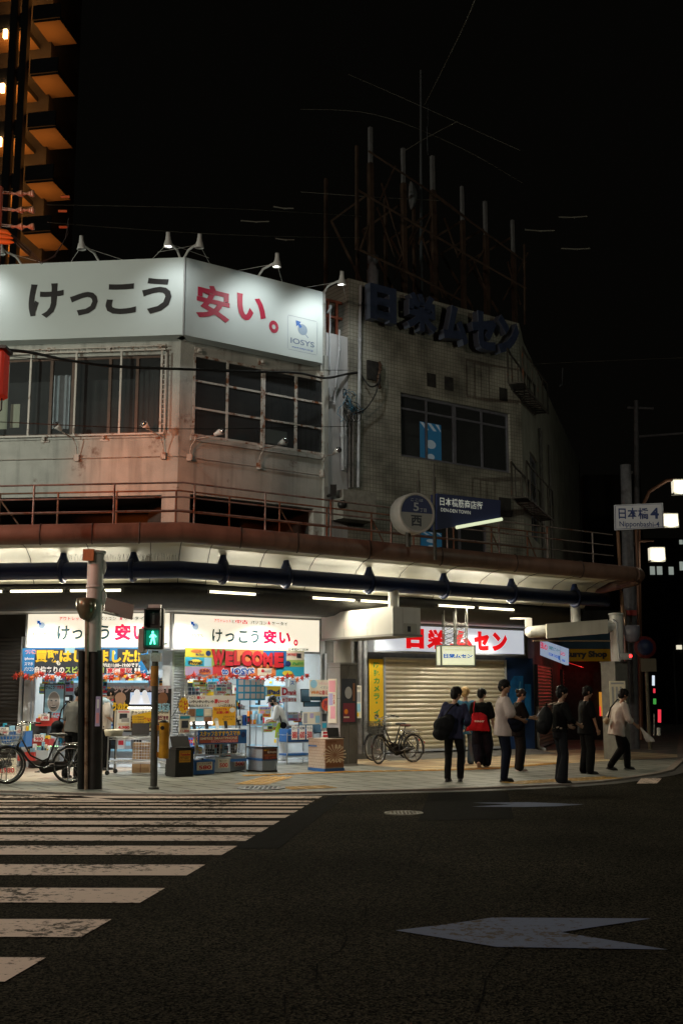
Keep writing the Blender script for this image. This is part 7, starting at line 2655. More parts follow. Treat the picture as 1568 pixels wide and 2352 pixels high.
# the eight people waiting and walking at the corner
w = person(1040, 1796, 1.70, -18, 'person with their back turned in a loose indigo shirt and slim grey trousers, walking away', ((-.10, -.02, 0, 5), (.10, .16, 0, -12)), ((-.30, .02, .88), (.22, .20, .98)),
		dict(mat=cloth('denim_shirt', (.035, .037, .075)), sleeve=1.55, loose=.040, low=-.12, flare=1.06, fold=.018), dict(mat=C_BLACK2, wide=(.094, .074, .064), shoe=SH_BLACK),
		dict(mat=H_BLACK, vol=1.14, extra=((0, -.05, -.05, .08, .06, .07), (.05, -.02, .09, .05, .06, .04))), lean=6, side=3, dz=.03, head=(8, 35), shoulder=1.05, cloth_seed=11)
bagball(w, 'sling_bag', BAGBLK, 'big black sling bag on the back of the person in the indigo shirt', [(-.12, -.20, 1.02, .20, .10, .17), (-.16, -.21, .88, .17, .09, .13), (-.02, -.18, 1.12, .12, .07, .12)], extra=[([(-.14, -.18, 1.15), (.02, -.16, 1.36), (.10, -.06, 1.43), (.12, .06, 1.38)], .028, 'strap', BAGBLK)])
w = person(1070, 1757, 1.72, -14, 'blond person seen from behind in a blue shirt walking toward the shutter', ((-.08, -.10, .0, 0), (.09, .16, 0, 0)), ((-.26, .04, .90), (.28, .06, .90)),
		dict(mat=cloth('blue_shirt', (.04, .13, .22)), sleeve=.95, loose=.034, low=-.22, flare=1.08, fold=.014), dict(mat=cloth('blue_grey_trousers', (.10, .14, .17)), wide=(.095, .085, .085), shoe=SH_BLACK),
		dict(mat=H_BLOND, vol=1.08, extra=((0, -.045, -.035, .078, .06, .07),)), dz=.03, head=(0, 20), cloth_seed=21)
s_ = w['s']
um = thing('umbrella', 'closed clear vinyl umbrella hanging beside the blond person', 'umbrella', w['M'] @ Matrix.Translation((.36, .0, .12)))
m_ = MB(w['M'] @ Matrix.Translation((.34, .0, .10)) @ Matrix.Rotation(.10, 4, 'Y'))
m_.lathe([(.012, 0), (.05, .12), (.085, .35), (.11, .55), (.075, .64), (.02, .70)], 14)
m_.build('canopy', glass('vinyl', (.85, .9, .92), .28, .08), um)
m_ = MB(w['M'] @ Matrix.Translation((.34, .0, .10)) @ Matrix.Rotation(.10, 4, 'Y'))
m_.tube([(0, 0, -.03), (0, 0, .86), (.02, 0, .9), (.06, 0, .9), (.075, 0, .86)], .008, 6)
m_.build('shaft', INK['cream'], um)
w = person(1106, 1763, 1.69, -12, 'person from behind in a black tee and very wide dark trousers with a red bag', ((-.05, -.12, .05, 0, 35), (.09, .12, 0, 5)), ((-.25, .06, .86), (.29, .02, .82)),
		dict(mat=C_BLACK, sleeve=.85, loose=.035, low=-.14, flare=1.05, cuff=.9), dict(mat=cloth('dark_navy_wide', (.006, .007, .013)), wide=(.115, .15, .115), length=.93, shoe=SH_BEIGE, fold=.014),
		dict(mat=H_BLACK, vol=1.08, extra=((0, -.05, -.05, .075, .05, .06),)), dz=.03, head=(4, 40), shoulder=1.08, cloth_seed=31)
RB_ = cloth('red_canvas', (.34, .012, .02))
tote = thing('tote_bag', 'bright red cloth tote bag with white writing on the back of the person in black', 'bag', w['M'] @ Matrix.Translation((-.04, -.2, .86)))
m_ = MB(w['M'])
X, Y, Z = Vector((1, 0, 0)), Vector((0, 1, 0)), Vector((0, 0, 1))
loft(m_, [(Vector((-.06, -.17, .80)), .27, .035, X, Y), (Vector((-.06, -.185, .86)), .26, .05, X, Y), (Vector((-.02, -.19, 1.0)), .20, .05, X, Y), (Vector((-.02, -.17, 1.13)), .17, .04, X, Y), (Vector((-.06, -.165, 1.2)), .09, .03, X, Y)])
remesh(m_, 'bag_body', RB_, tote, .012, 3, .012, 9, 4)
m_ = MB(w['M'])
m_.tube([Vector(p) for p in ((-.14, -.185, 1.08), (-.14, -.16, 1.28), (-.13, -.10, 1.42), (-.12, .0, 1.44))], .022, 6, flat=.5)
m_.build('strap', RB_, tote)
TB = Frame((w['M'] @ Vector((0, -.262, 0))), 90 + 12)
m_ = MB()
m_.text('SUNNY', TB, -.12, .10, .99, 1.03, .0, .04)
m_.build('lettering', INK['white'], tote)
w = person(1158, 1796, 1.80, -82, 'tall person in a pale pink white tee and navy trousers looking toward the road', ((-.09, .02, 0, -8), (.09, -.03, 0, 10)), ((-.16, .30, 1.08), (.18, .30, 1.06)),
		dict(mat=cloth('pale_tee', (.52, .43, .40)), sleeve=.85, loose=.034, low=-.14, flare=1.06, cuff=1.1), dict(mat=C_NAVY, wide=(.095, .075, .068), shoe=SH_BLACK),
		dict(mat=H_BLACK, vol=1.05, extra=((0, .06, .07, .06, .03, .03),)), lean=3, head=(-2, 40), skin=SKIND, cloth_seed=41)
bagball(w, 'shoulder_bag', mat('bag_navy', (.008, .009, .018), .8, spec=.1, var=.3), 'dark navy shoulder bag held in front by the person in the pale tee', [(.12, .20, .98, .09, .16, .13), (.15, .16, 1.05, .08, .14, .10)], extra=[([(.16, .1, 1.08), (.20, .06, 1.3), (.1, .02, 1.46), (-.05, -.05, 1.45)], .02, 'strap', C_NAVY)])
w = person(1192, 1771, 1.66, -78, 'person with a small hair bun in all black looking down at a phone', ((-.09, .02, 0, -5), (.09, -.02, 0, 8)), ((-.10, .36, 1.14), (.12, .34, 1.12)),
		dict(mat=C_BLACK, sleeve=.9, loose=.03, low=-.2, flare=1.08), dict(mat=C_BLACK2, wide=(.10, .095, .092), shoe=SH_WHITE),
		dict(mat=H_BROWN, vol=1.0, extra=((0, -.12, .03, .045, .045, .045),)), lean=4, head=(18, 0), shoulder=.92, cloth_seed=51)
ph = thing('mobile_phone', 'phone held up by the person with the hair bun', 'phone', w['M'] @ Matrix.Translation((.02, .42, 1.14)))
m_ = MB(w['M'] @ Matrix.Translation((.02, .42, 1.12)) @ Matrix.Rotation(-.6, 4, 'X'))
m_.rbox((0, 0, .07), (.075, .009, .15), .004)
m_.build('casing', BLACKP, ph)
m_ = MB(w['M'] @ Matrix.Translation((.02, .42, 1.12)) @ Matrix.Rotation(-.6, 4, 'X'))
m_.box((0, -.006, .07), (.066, .003, .135))
m_.build('screen', mat('phone_screen', (.1, .12, .15), .2), ph)
w = person(1289, 1799, 1.69, -72, 'person in a cropped black top and flared dark jeans carrying a backpack', ((-.09, .03, 0, -6), (.09, -.03, 0, 8)), ((-.18, .28, 1.03), (.20, .30, 1.05)),
		dict(mat=C_BLACK, sleeve=1.4, loose=.022, low=-.01, flare=1.02), dict(mat=cloth('dark_flares', (.013, .014, .017)), wide=(.088, .072, .105), shoe=SH_BLACK),
		dict(mat=H_BLACK, vol=1.06, extra=((0, -.05, -.05, .078, .06, .07),)), lean=4, head=(2, 10), shoulder=.95, cloth_seed=61)
bagball(w, 'backpack', BAGBLK, 'bulky black backpack with cream straps at the left of the right hand group', [(0, -.28, 1.16, .16, .12, .24), (0, -.34, 1.02, .15, .12, .15)], extra=[
	([(-.10, -.16, 1.42), (-.11, .0, 1.46), (-.12, .11, 1.36), (-.12, .08, 1.1), (-.1, -.12, 1.0)], .026, 'strap', cloth('strap_cream', (.50, .40, .32))), ([(.10, -.16, 1.42), (.11, .0, 1.46), (.12, .11, 1.36), (.12, .08, 1.1), (.1, -.12, 1.0)], .026, 'strap', cloth('strap_cream', (.5, .4, .32))), ([(-.02, -.26, 1.38), (0, -.26, 1.45), (.04, -.26, 1.4)], .012, 'loop', BAGBLK)])
bt = MB(w['M'])
loft(bt, [(w['sp'](.045), .168, .122, w['rt'], w['fw']), (w['sp'](.075), .165, .12, w['rt'], w['fw'])], 20)
bt.build('belt', cloth('belt_cream', (.45, .38, .3)), w['th'])
w = person(1345, 1778, 1.70, -75, 'person in plain black tee and black trousers with one arm hanging forward', ((-.09, .0, 0, -6), (.09, .05, 0, 8)), ((-.22, .10, .80), (.20, .20, .86)),
		dict(mat=C_BLACK, sleeve=.85, loose=.03, low=-.14, flare=1.04), dict(mat=C_BLACK, wide=(.10, .09, .085), shoe=SH_BLACK),
		dict(mat=H_BLACK, vol=1.04), lean=4, head=(8, 5), skin=SKIND, cloth_seed=71)
w = person(1418, 1769, 1.72, -80, 'person in a loose white shirt striding to the right with a plastic bag', ((-.09, .26, 0, -4), (.10, -.20, .02, 8, 12)), ((-.18, .16, 1.0), (.22, .36, .93)),
		dict(mat=cloth('white_shirt', (.50, .46, .42)), sleeve=1.3, loose=.048, low=-.16, flare=1.10, fold=.018), dict(mat=C_BLACK, wide=(.11, .088, .07), shoe=SH_BLACK),
		dict(mat=H_BLACK, vol=1.10, extra=((0, .05, .08, .06, .04, .04),)), lean=12, dz=.06, head=(6, -10), shoulder=1.08, skin=SKIND, cloth_seed=81, elbow=((-.4, -.8, -.2), (.5, -.7, -.2)))
bagball(w, 'cross_body_bag', mat('bag_beige', (.34, .27, .17), .7, var=.2), 'small beige bag on a black strap behind the person in white', [(-.02, -.20, 1.02, .10, .07, .075)], extra=[([(-.06, -.16, 1.05), (-.14, -.04, 1.3), (-.10, .10, 1.47), (.06, .18, 1.42), (.14, .20, 1.2)], .022, 'strap', C_BLACK)])
pb_ = thing('plastic_bag', 'white plastic bag swinging from the hand of the striding person', 'bag', w['M'] @ Matrix.Translation((.22, .50, .62)))
m_ = MB(w['M'])
loft(m_, [(Vector((.24, .66, .60)), .07, .10, X, Y), (Vector((.24, .64, .66)), .06, .10, X, Y), (Vector((.235, .55, .78)), .035, .05, X, Y), (Vector((.23, .46, .89)), .014, .016, X, Y)], 14)
remesh(m_, 'bag_body', mat('plastic_white', (.5, .46, .42), .35), pb_, .010, 2, .012, 14, 7)
# the shoppers
w = person(652, 1748, 1.56, 86, 'stooping shopper in white clothes with black cap and mask inside the entrance', ((-.09, .0, 0, 0), (.09, .04, 0, 4)), ((-.12, .42, 1.02), (.14, .40, 1.06)),
		dict(mat=cloth('shop_white_top', (.58, .57, .54)), sleeve=1.0, loose=.04, low=-.20, flare=1.05), dict(mat=cloth('shop_white_trousers', (.55, .55, .54)), wide=(.10, .09, .08), shoe=SH_WHITE),
		dict(mat=H_BROWN, vol=.98), lean=20, head=(30, 0), cloth_seed=91)
m_ = MB(w['M'])
HR = w['HM'].to_3x3().to_4x4()
m_.ball(w['hd'](0, -.012, .062), .094, .108, .075, 16, 10, M=HR)
m_.ball(w['hd'](0, .115, .055), .07, .06, .012, 12, 6, M=HR)
remesh(m_, 'cap', BLACKP, w['th'], .009, 2)
m_ = MB(w['M'])
m_.ball(w['hd'](0, .055, -.055), .064, .058, .052, 12, 8, M=HR)
m_.build('face_mask', C_BLACK, w['th'])
bagball(w, 'shoulder_bag', BAGBLK, 'small black bag across the hip of the stooping shopper', [(-.2, .0, .93, .05, .10, .09)], extra=[([(-.2, .05, 1.0), (-.17, .12, 1.25), (-.06, .2, 1.36), (.1, .1, 1.4)], .012, 'strap', C_BLACK)])
tw = thing('hand_towel', 'lime green hand towel hanging from the stooping shopper', 'towel', w['M'] @ Matrix.Translation((-.2, .12, .62)))
m_ = MB(w['M'])
loft(m_, [(Vector((-.2, .14, .56)), .02, .07, X, Y), (Vector((-.2, .13, .75)), .02, .06, X, Y), (Vector((-.2, .1, .92)), .015, .03, X, Y)], 12)
remesh(m_, 'cloth', cloth('lime_towel', (.42, .55, .05)), tw, .01, 2, .01, 12, 2)
w = person(162, 1789, 1.70, -35, 'person in a grey checked shirt and black trousers partly behind the tall post', ((-.12, -.02, 0, -8), (.12, .05, 0, 8)), ((-.30, .02, .84), (.26, .16, .92)),
		dict(mat=cloth('grey_check', (.17, .165, .15)), sleeve=.95, loose=.03, low=-.06, flare=1.03), dict(mat=C_BLACK, wide=(.10, .085, .08), shoe=SH_BLACK),
		dict(mat=H_BLACK, vol=1.04), lean=8, head=(14, 10), skin=SKIND, shoulder=1.1, cloth_seed=101)
bagball(w, 'shoulder_bag', BAGBLK, 'black shoulder bag hanging behind the person in the grey shirt', [(-.30, -.12, .98, .12, .12, .12), (-.30, -.14, .88, .12, .11, .10)], extra=[([(-.28, -.1, 1.05), (-.2, -.12, 1.3), (-.13, -.02, 1.46), (-.1, .1, 1.4)], .02, 'strap', BAGBLK)])
w = person(238, 1770, 1.69, -80, 'person in a white tee with pale blue sweater over the shoulders at the trolley', ((-.10, .04, 0, -6), (.10, -.06, 0, 6)), ((-.16, .26, 1.0), (.18, .24, .98)),
		dict(mat=cloth('white_tee', (.50, .46, .42)), sleeve=.85, loose=.03, low=-.06, flare=1.03), dict(mat=C_BLACK, wide=(.10, .08, .072), shoe=SH_BLACK),
		dict(mat=H_BLACK, vol=1.02), lean=6, head=(26, 5), cloth_seed=111)
m_ = MB(w['M'])
limb(m_, [w['shl'][0] + Z * .035, w['sp'](.52) - w['fw'] * .09, w['shl'][1] + Z * .035], [.06, .085, .06])
limb(m_, [w['sp'](.47) - w['fw'] * .11, w['sp'](.34) - w['fw'] * .14], [.12, .07])
limb(m_, [w['shl'][0] + w['fw'] * .03, w['sp'](.36) + w['fw'] * .14], [.055, .035])
limb(m_, [w['shl'][1] + w['fw'] * .03, w['sp'](.36) + w['fw'] * .14], [.055, .035])
remesh(m_, 'sweater', cloth('pale_blue_knit', (.28, .38, .42)), w['th'], .012, 3, .012, 10, 8)
# -- bicycles
RUBBER = mat('tyre_rubber', (.014, .013, .012), .7)
CHR = mat('bicycle_chrome', (.55, .55, .54), .25, .9)
FRB = mat('bicycle_black_paint', (.015, .014, .014), .3)
BASKET = mat('basket_wire', (.42, .42, .40), .4, .7)
def bicycle(M, label, frame_mt=FRB, steer=0.0, basket=True, basket_mt=BASKET, saddle=BLACKP, child=None):
	"""x forward; a step-through city bicycle"""
	t = thing('bicycle', label, 'bicycle', M)
	rw, wb = .335, 1.12
	fx, rx = wb * .5, -wb * .5
	S_ = M @ Matrix.Translation((fx - .10, 0, 0)) @ Matrix.Rotation(steer, 4, 'Z') @ Matrix.Translation((-(fx - .10), 0, 0))
	def wheel(T, x, name='wheel'):
		m_ = MB(T)
		ring = lambda r: [(x + r * math.cos(a), 0, rw + r * math.sin(a)) for a in [2 * math.pi * i / 36 for i in range(36)]]
		m_.tube(ring(rw - .016), .017, 8, closed=True)
		w_ = m_.build('wheel', RUBBER, t)
		m_ = MB(T)
		m_.tube(ring(rw - .042), .010, 6, closed=True)
		m_.build('rim', CHR, w_)
		m_ = MB(T)
		for i in range(28):
			a = 2 * math.pi * i / 28
			b = a + (.5 if i % 2 else -.5)
			m_.tube([(x + .022 * math.cos(b), .02 if i % 4 < 2 else -.02, rw + .022 * math.sin(b)), (x + (rw - .045) * math.cos(a), 0, rw + (rw - .045) * math.sin(a))], .0016, 3)
		m_.tube([(x, -.05, rw), (x, .05, rw)], .022, 10)
		m_.build('spokes', CHR, w_)
		m_ = MB(T)
		a0, a1 = (.15, 2.6) if x > 0 else (.4, 3.6)
		m_.tube([(x + (rw + .022) * math.cos(a0 + (a1 - a0) * i / 16), 0, rw + (rw + .022) * math.sin(a0 + (a1 - a0) * i / 16)) for i in range(17)], .024, 6, flat=.35)
		m_.build('mudguard', CHR if x < 0 else frame_mt, t)
	wheel(S_, fx)
	wheel(M, rx)
	bb = Vector((-.10, 0, .28))
	head_lo, head_hi = Vector((fx - .16, 0, .66)), Vector((fx - .22, 0, .88))
	st = Vector((-.27, 0, .74))
	m_ = MB(M)
	m_.tube([head_lo, (.20, 0, .42), (.06, 0, .30), bb], .021, 10)
	m_.tube([head_hi + Vector((.01, 0, -.05)), (.16, 0, .50), (-.06, 0, .40), (-.16, 0, .45)], .016, 8)
	m_.tube([bb, st], .018, 8)
	m_.tube([head_lo, head_hi], .022, 8)
	for y in (-.06, .06):
		m_.tube([bb + Vector((0, y * .5, 0)), (rx, y, rw)], .012, 6)
		m_.tube([st + Vector((0, y * .3, -.1)), (rx, y, rw)], .010, 6)
	m_.build('frame', frame_mt, t)
	m_ = MB(S_)
	for y in (-.055, .055):
		m_.tube([head_lo + Vector((0, y * .6, .0)), (fx - .03, y, rw + .16), (fx, y, rw)], .012, 6)
	m_.build('fork', frame_mt, t)
	m_ = MB(S_)
	hb = head_hi + Vector((-.01, 0, .12))
	m_.tube([head_hi, hb], .014, 6)
	m_.tube([hb + Vector((-.24, -.27, .08)), hb + Vector((-.10, -.25, .09)), hb + Vector((.04, -.12, .04)), hb, hb + Vector((.04, .12, .04)), hb + Vector((-.10, .25, .09)), hb + Vector((-.24, .27, .08))], .011, 8)
	h_ = m_.build('handlebar', CHR, t)
	for y in (-1, 1):
		m_ = MB(S_)
		m_.tube([hb + Vector((-.13, .255 * y, .09)), hb + Vector((-.25, .272 * y, .08))], .017, 8)
		m_.build('grip', BLACKP, h_)
		m_ = MB(S_)
		m_.tube([hb + Vector((-.02, .23 * y, .07)), hb + Vector((-.14, .28 * y, .045))], .005, 5)
		m_.build('brake_lever', CHR, h_)
	m_ = MB(M)
	sd = st + Vector((-.05, 0, .13))
	m_.ball(sd + Vector((-.06, 0, 0)), .11, .095, .035, 14, 8)
	m_.ball(sd + Vector((.07, 0, .005)), .11, .04, .028, 12, 8)
	remesh(m_, 'saddle', saddle, t, .012, 2)
	m_ = MB(M)
	m_.tube([st, sd], .013, 8)
	m_.build('seat_post', CHR, t)
	if basket:
		m_ = MB(S_)
		bx0, bz0 = fx + .02, .70
		lev = [(.0, .11, .13), (.33, .20, .17), (.66, .225, .19), (1.0, .245, .205)]
		loops = []
		for f, lx, ly in lev:
			loops.append([Vector((bx0 + lx * sx, ly * sy, bz0 + .24 * f)) for sx, sy in ((-1, -1), (1, -1), (1, 1), (-1, 1))])
		for L in loops:
			m_.tube(L, .005, 5, closed=True)
		for i in range(4):
			for k in range(7):
				f = k / 7
				m_.tube([L[i].lerp(L[(i + 1) % 4], f) for L in loops], .003, 4)
			for k in range(6):
				a = loops[0][i].lerp(loops[0][(i + 1) % 4], k / 6)
				b = loops[3][i].lerp(loops[3][(i + 1) % 4], (k + 1) / 6)
				m_.tube([a, b], .0025, 3)
		for k in range(5):
			m_.tube([loops[0][0].lerp(loops[0][3], k / 4), loops[0][1].lerp(loops[0][2], k / 4)], .003, 4)
		m_.build('basket', basket_mt, t)
	m_ = MB(M)
	for y in (-.06, .06):
		m_.tube([(rx + .22, y * .6, .70), (rx - .02, y, .72), (rx - .24, y, .72)], .008, 6)
		m_.tube([(rx - .16, y, .72), (rx, y * 1.3, rw)], .006, 5)
	for k in range(4):
		m_.tube([(rx + .14 - .12 * k, -.06, .72), (rx + .14 - .12 * k, .06, .72)], .006, 5)
	m_.build('luggage_rack', CHR, t)
	m_ = MB(M)
	pts = [(bb.x + .11 * math.cos(a), -.075, bb.z + .11 * math.sin(a)) for a in [math.pi * .5 - math.pi * i / 10 for i in range(11)]]
	pts += [(rx - .03 + .05 * math.cos(a), -.075, rw + .05 * math.sin(a)) for a in [-math.pi * .5 - math.pi * i / 8 for i in range(9)]]
	m_.add([Vector(p) for p in pts] + [Vector((p[0], -.055, p[2])) for p in pts], [tuple(range(len(pts)))] + [(i, (i + 1) % len(pts), len(pts) + (i + 1) % len(pts), len(pts) + i) for i in range(len(pts))])
	m_.build('chain_case', frame_mt, t)
	for y, a in ((-1, -.5), (1, 2.64)):
		m_ = MB(M)
		e = bb + Vector((.17 * math.cos(a), .10 * y, .17 * math.sin(a)))
		m_.tube([bb + Vector((0, .09 * y, 0)), e], .010, 6)
		m_.box(e + Vector((0, .05 * y, 0)), (.09, .08, .022))
		m_.build('pedal', CHR, t)
	m_ = MB(M)
	m_.tube([(rx + .03, -.07, rw - .04), (rx + .06, -.14, .02), (rx + .02, .14, .02), (rx + .03, .07, rw - .04)], .009, 6)
	m_.build('kickstand', CHR, t)
	m_ = MB(S_)
	m_.tube([(fx + .06, 0, .60), (fx + .14, 0, .60)], [.026, .036], 10)
	m_.build('headlight', CHR, t)
	m_ = MB(M)
	m_.tube([(rx - .345, 0, .46), (rx - .365, 0, .46)], .028, 10)
	m_.build('reflector', INK['red'], t)
	return t
def bike_at(pf, pr, **k):
	"""front and rear wheel contact pixels"""
	a, b = ground(*pf, 0), ground(*pr, 0)
	d = (a - b)
	c = (a + b) / 2
	return Matrix.Translation(c) @ Matrix.Rotation(math.atan2(d.y, d.x), 4, 'Z')
bicycle(bike_at((26, 1801), (150, 1800)), 'black city bicycle with silver basket and handlebars beside the tall post', steer=.5)
bicycle(bike_at((-112, 1797), (8, 1799)), 'dark bicycle cut off by the left edge of the view', steer=-.2)
bicycle(bike_at((850, 1757), (965, 1751)), 'black city bicycle with full basket and brown saddle before the cream shutter', steer=.35, basket_mt=mat('basket_dark_wire', (.12, .12, .11), .5, .5), saddle=mat('saddle_brown', (.12, .04, .025), .5))
bicycle(bike_at((843, 1749), (950, 1744)), 'second bicycle standing close behind the one with brown saddle', steer=.15, basket_mt=mat('basket_dark_wire', (.12, .12, .11), .5, .5))
# -- tall post at the kerb
p0 = ground(203, 1813, 0)
D0 = p0.y
K0 = Frame((p0.x, p0.y), 95)
def zp(py, y=None):
	return at_depth(0, py, y or D0).z
def xp(px, py, y=None):
	return at_depth(px, py, y or D0).x
th = thing('tall_post', 'tall pale cylindrical post with black wrapped foot at the kerb, left of the signal', 'post', Matrix.Translation(p0))
rr = (xp(231, 1400) - xp(194, 1400)) / 2
m_ = MB()
xc = (xp(231, 1500) + xp(194, 1500)) / 2
zt, zmid = zp(1270), zp(1495)
m_.cyl((xc, D0, zmid - .02), rr, zt - zmid, 24)
m_.lathe([(rr + .001, 0), (rr + .03, .0), (rr + .03, .05), (rr * .5, .06), (.01, .06)], 24, (xc, D0, zt - .02))
m_.lathe([(rr + .001, 0), (rr + .012, .0), (rr + .012, .05), (rr + .001, .05)], 24, (xc, D0, zp(1352)))
m_.build('shaft', mat('post_pale', (.40, .42, .40), .5, var=.12, scale=4, streak=.35), th)
m_ = MB()
wl_, wr_ = xp(178, 1700), xp(232, 1700)
m_.tube([(xp(188, 1810), D0 + .05, 0), (xp(190, 1495), D0 + .05, zmid)], .085, 20)
m_.build('black_sleeve', BLACKP, th)
m_ = MB()
m_.tube([(xp(216, 1810), D0 + .02, 0), (xp(218, 1495), D0 + .02, zmid)], .135, 20)
m_.build('black_sleeve', BLACKP, th)
m_ = MB()
m_.tube([(xp(201, 1812), D0 - .10, .0), (xp(203, 1500), D0 - .12, zmid), (xp(203, 1425), D0 - .12, zp(1425))], .035, 10)
m_.build('rusty_conduit', mat('copper_conduit', (.42, .30, .22), .3, .8, var=.4, scale=5, rust=.3), th)
m_ = MB()
m_.box((xp(209, 1277), D0 - rr - .03, zp(1278)), (.19, .10, .20))
m_.build('orange_box', mat('orange_box', (.26, .10, .03), .6, var=.2), th)
m_ = MB()
hz_ = zp(1400)
m_.lathe([(.03, -.20), (.10, -.16), (.17, .0), (.17, .17), (.15, .18)], 18, (xp(203, 1400), D0 - rr - .04, hz_))
m_.build('olive_hood', mat('olive_hood', (.12, .11, .07), .3, .4, var=.2), th)
for py in (1303, 1371):
	m_ = MB()
	m_.ball((xp(233, py), D0 + .02, zp(py)), .085, .05, .16, 12, 8)
	m_.build('side_lamp', mat('lamp_globe_grey', (.5, .5, .48), .3), th)
board('notice_strip', 'long narrow white notice on the black sleeve of the tall post', 'notice', Frame((xp(226, 1700), D0 - .13), 90), (-.04, .04, zp(1668), zp(1600)), 0, 'lilac', [('rect', .3, .1, .7, .4, 'white'), ('rect', .2, .55, .8, .9, 'pink')], .006)
# blank white street sign seen from behind
sf = Frame((xp(272, 1390, D0 + .9), D0 + .9), 60)
a = [sf.hit(x, y) for x, y in ((240, 1372), (307, 1390), (303, 1424), (238, 1410))]
m_ = MB()
m_.prism([(p[0], p[1]) for p in (a[3], a[2], a[1], a[0])], sf.o, sf.u, Z, sf.n, .03)
sg = m_.build('direction_sign', mat('sign_back', (.46, .48, .5), .4, .2))
tag(sg, 'pale blank back of a street sign beside the tall post', 'sign')
m_ = MB()
m_.tube([Vector((xc, D0, zp(1400))), sf.pt((a[0][0] + a[1][0]) / 2, -.02, zp(1405))], .03, 8)
m_.build('bracket', STEEL, sg)
# -- pedestrian signal
p1 = ground(353, 1813, 0)
D1 = p1.y
GREEN = mat('walk_green', (.2, .9, .6), .4, emit=(.10, .95, .55), estr=4.5)
th = thing('pedestrian_signal', 'pedestrian signal showing a green walking figure on a slim pole', 'traffic light', Matrix.Translation(p1))
PX = lambda px, py: xp(px, py, D1)
PZ = lambda py: zp(py, D1)
m_ = MB()
m_.tube([(p1.x, D1, 0), (PX(355, 1560), D1, PZ(1495))], [.062, .056], 14)
m_.lathe([(.09, 0), (.09, .03), (.065, .05)], 14, (p1.x, D1, 0))
m_.build('pole', mat('signal_pole', (.07, .07, .06), .5, var=.25, rust=.1), th)
m_ = MB()
m_.cyl((PX(355, 1552), D1, PZ(1576)), .068, PZ(1530) - PZ(1576), 14)
m_.build('orange_band', mat('orange_band', (.35, .14, .02), .6, var=.3, rust=.15), th)
m_ = MB()
x0, x1, z0, z1 = PX(332, 1440), PX(377, 1440), PZ(1492), PZ(1397)
cxp = (x0 + x1) / 2
m_.rbox((cxp, D1 - .02, (z0 + z1) / 2), (x1 - x0, .20, z1 - z0), .03)
m_.build('housing', DGREY, th)
for k, (ya, yb) in enumerate(((1403, 1439), (1447, 1485))):
	za, zb_ = PZ(yb), PZ(ya)
	m_ = MB()
	xa, xb = PX(336, 1440), PX(373, 1440)
	for q_ in ((xa, xb, zb_, zb_ + .02), (xa, xa + .02, za, zb_), (xb - .02, xb, za, zb_)):
		m_.box(((q_[0] + q_[1]) / 2, D1 - .19, (q_[2] + q_[3]) / 2), (q_[1] - q_[0], .14, q_[3] - q_[2]))
	m_.build('visor', BLACKP, th)
	m_ = MB()
	m_.box(((xa + xb) / 2, D1 - .125, (za + zb_) / 2), (xb - xa - .05, .008, zb_ - za - .03))
	ln = m_.build('lens', mat('lens_lit_back', (.01, .10, .07), .3, emit=(.0, .30, .18), estr=.35) if k else mat('lens_dark', (.03, .03, .032), .2), th)
	m_ = MB()
	cz_ = (za + zb_) / 2
	hgt = (zb_ - za) * .42
	def fig(pts):
		m_.add([(cxp + x * hgt, D1 - .132, cz_ + z * hgt) for x, z in pts], [tuple(range(len(pts)))])
	fig([(.16 * math.cos(a * .5236) - .02, .80 + .17 * math.sin(a * .5236)) for a in range(12)])
	if k:
		fig([(-.20, .52), (-.16, .58), (.14, .58), (.24, .40), (.20, -.10), (-.18, -.10)])
		fig([(-.18, .55), (-.5, .12), (-.44, .02), (-.34, .06), (-.10, .34)])
		fig([(.16, .56), (.52, .2), (.48, .08), (.38, .10), (.10, .38)])
		fig([(-.18, -.06), (.04, -.06), (-.22, -.92), (-.46, -.92), (-.40, -.82)])
		fig([(.0, -.06), (.20, -.06), (.30, -.45), (.40, -.92), (.18, -.92), (.12, -.5)])
	else:
		fig([(-.18, .52), (.18, .52), (.18, -.92), (.03, -.92), (.0, -.2), (-.03, -.92), (-.18, -.92)])
	m_.build('walking_figure' if k else 'standing_figure', GREEN if k else mat('lens_figure_dim', (.12, .12, .12), .3), ln)
lamp('walk_light', 'POINT', 2.0, (.2, 1, .65), (cxp, D1 - .35, PZ(1466)), th, size=.06)
m_ = MB()
m_.box((cxp - .0, D1, PZ(1393)), (.22, .1, .06))
m_.box((cxp + .05, D1, PZ(1510)), (.17, .14, .15))
m_.build('clamp', STEEL, th)
m_ = MB()
xa = PX(326, 1470)
m_.rbox((xa, D1 + .10, PZ(1472)), (.12, .30, PZ(1445) - PZ(1502)), .02)
m_.add([(xa - .06, D1 - .05, PZ(1504)), (xa + .16, D1 - .05, PZ(1504)), (xa + .15, D1 - .05, PZ(1545)), (xa + .06, D1 + .2, PZ(1530))], [(0, 1, 2), (0, 2, 3), (0, 3, 1), (1, 3, 2)])
m_.build('side_signal', mat('side_signal_grey', (.30, .28, .25), .5, var=.15, rust=.1), th)
bx_ = thing('button_box', 'yellow cylindrical signal button box strapped to the slim signal pole', 'button box', Matrix.Translation((PX(377, 1700), D1 - .02, PZ(1742))))
YEL = mat('button_yellow', (.50, .24, .015), .45, var=.3, scale=7, rust=.12)
m_ = MB()
m_.cyl((PX(377, 1700), D1 - .02, PZ(1742)), .085, PZ(1660) - PZ(1742), 18)
m_.build('casing', YEL, bx_)
m_ = MB()
m_.ball((PX(377, 1658), D1 - .02, PZ(1660)), .08, .08, .05, 14, 8)
m_.build('dome', BLACKP, bx_)
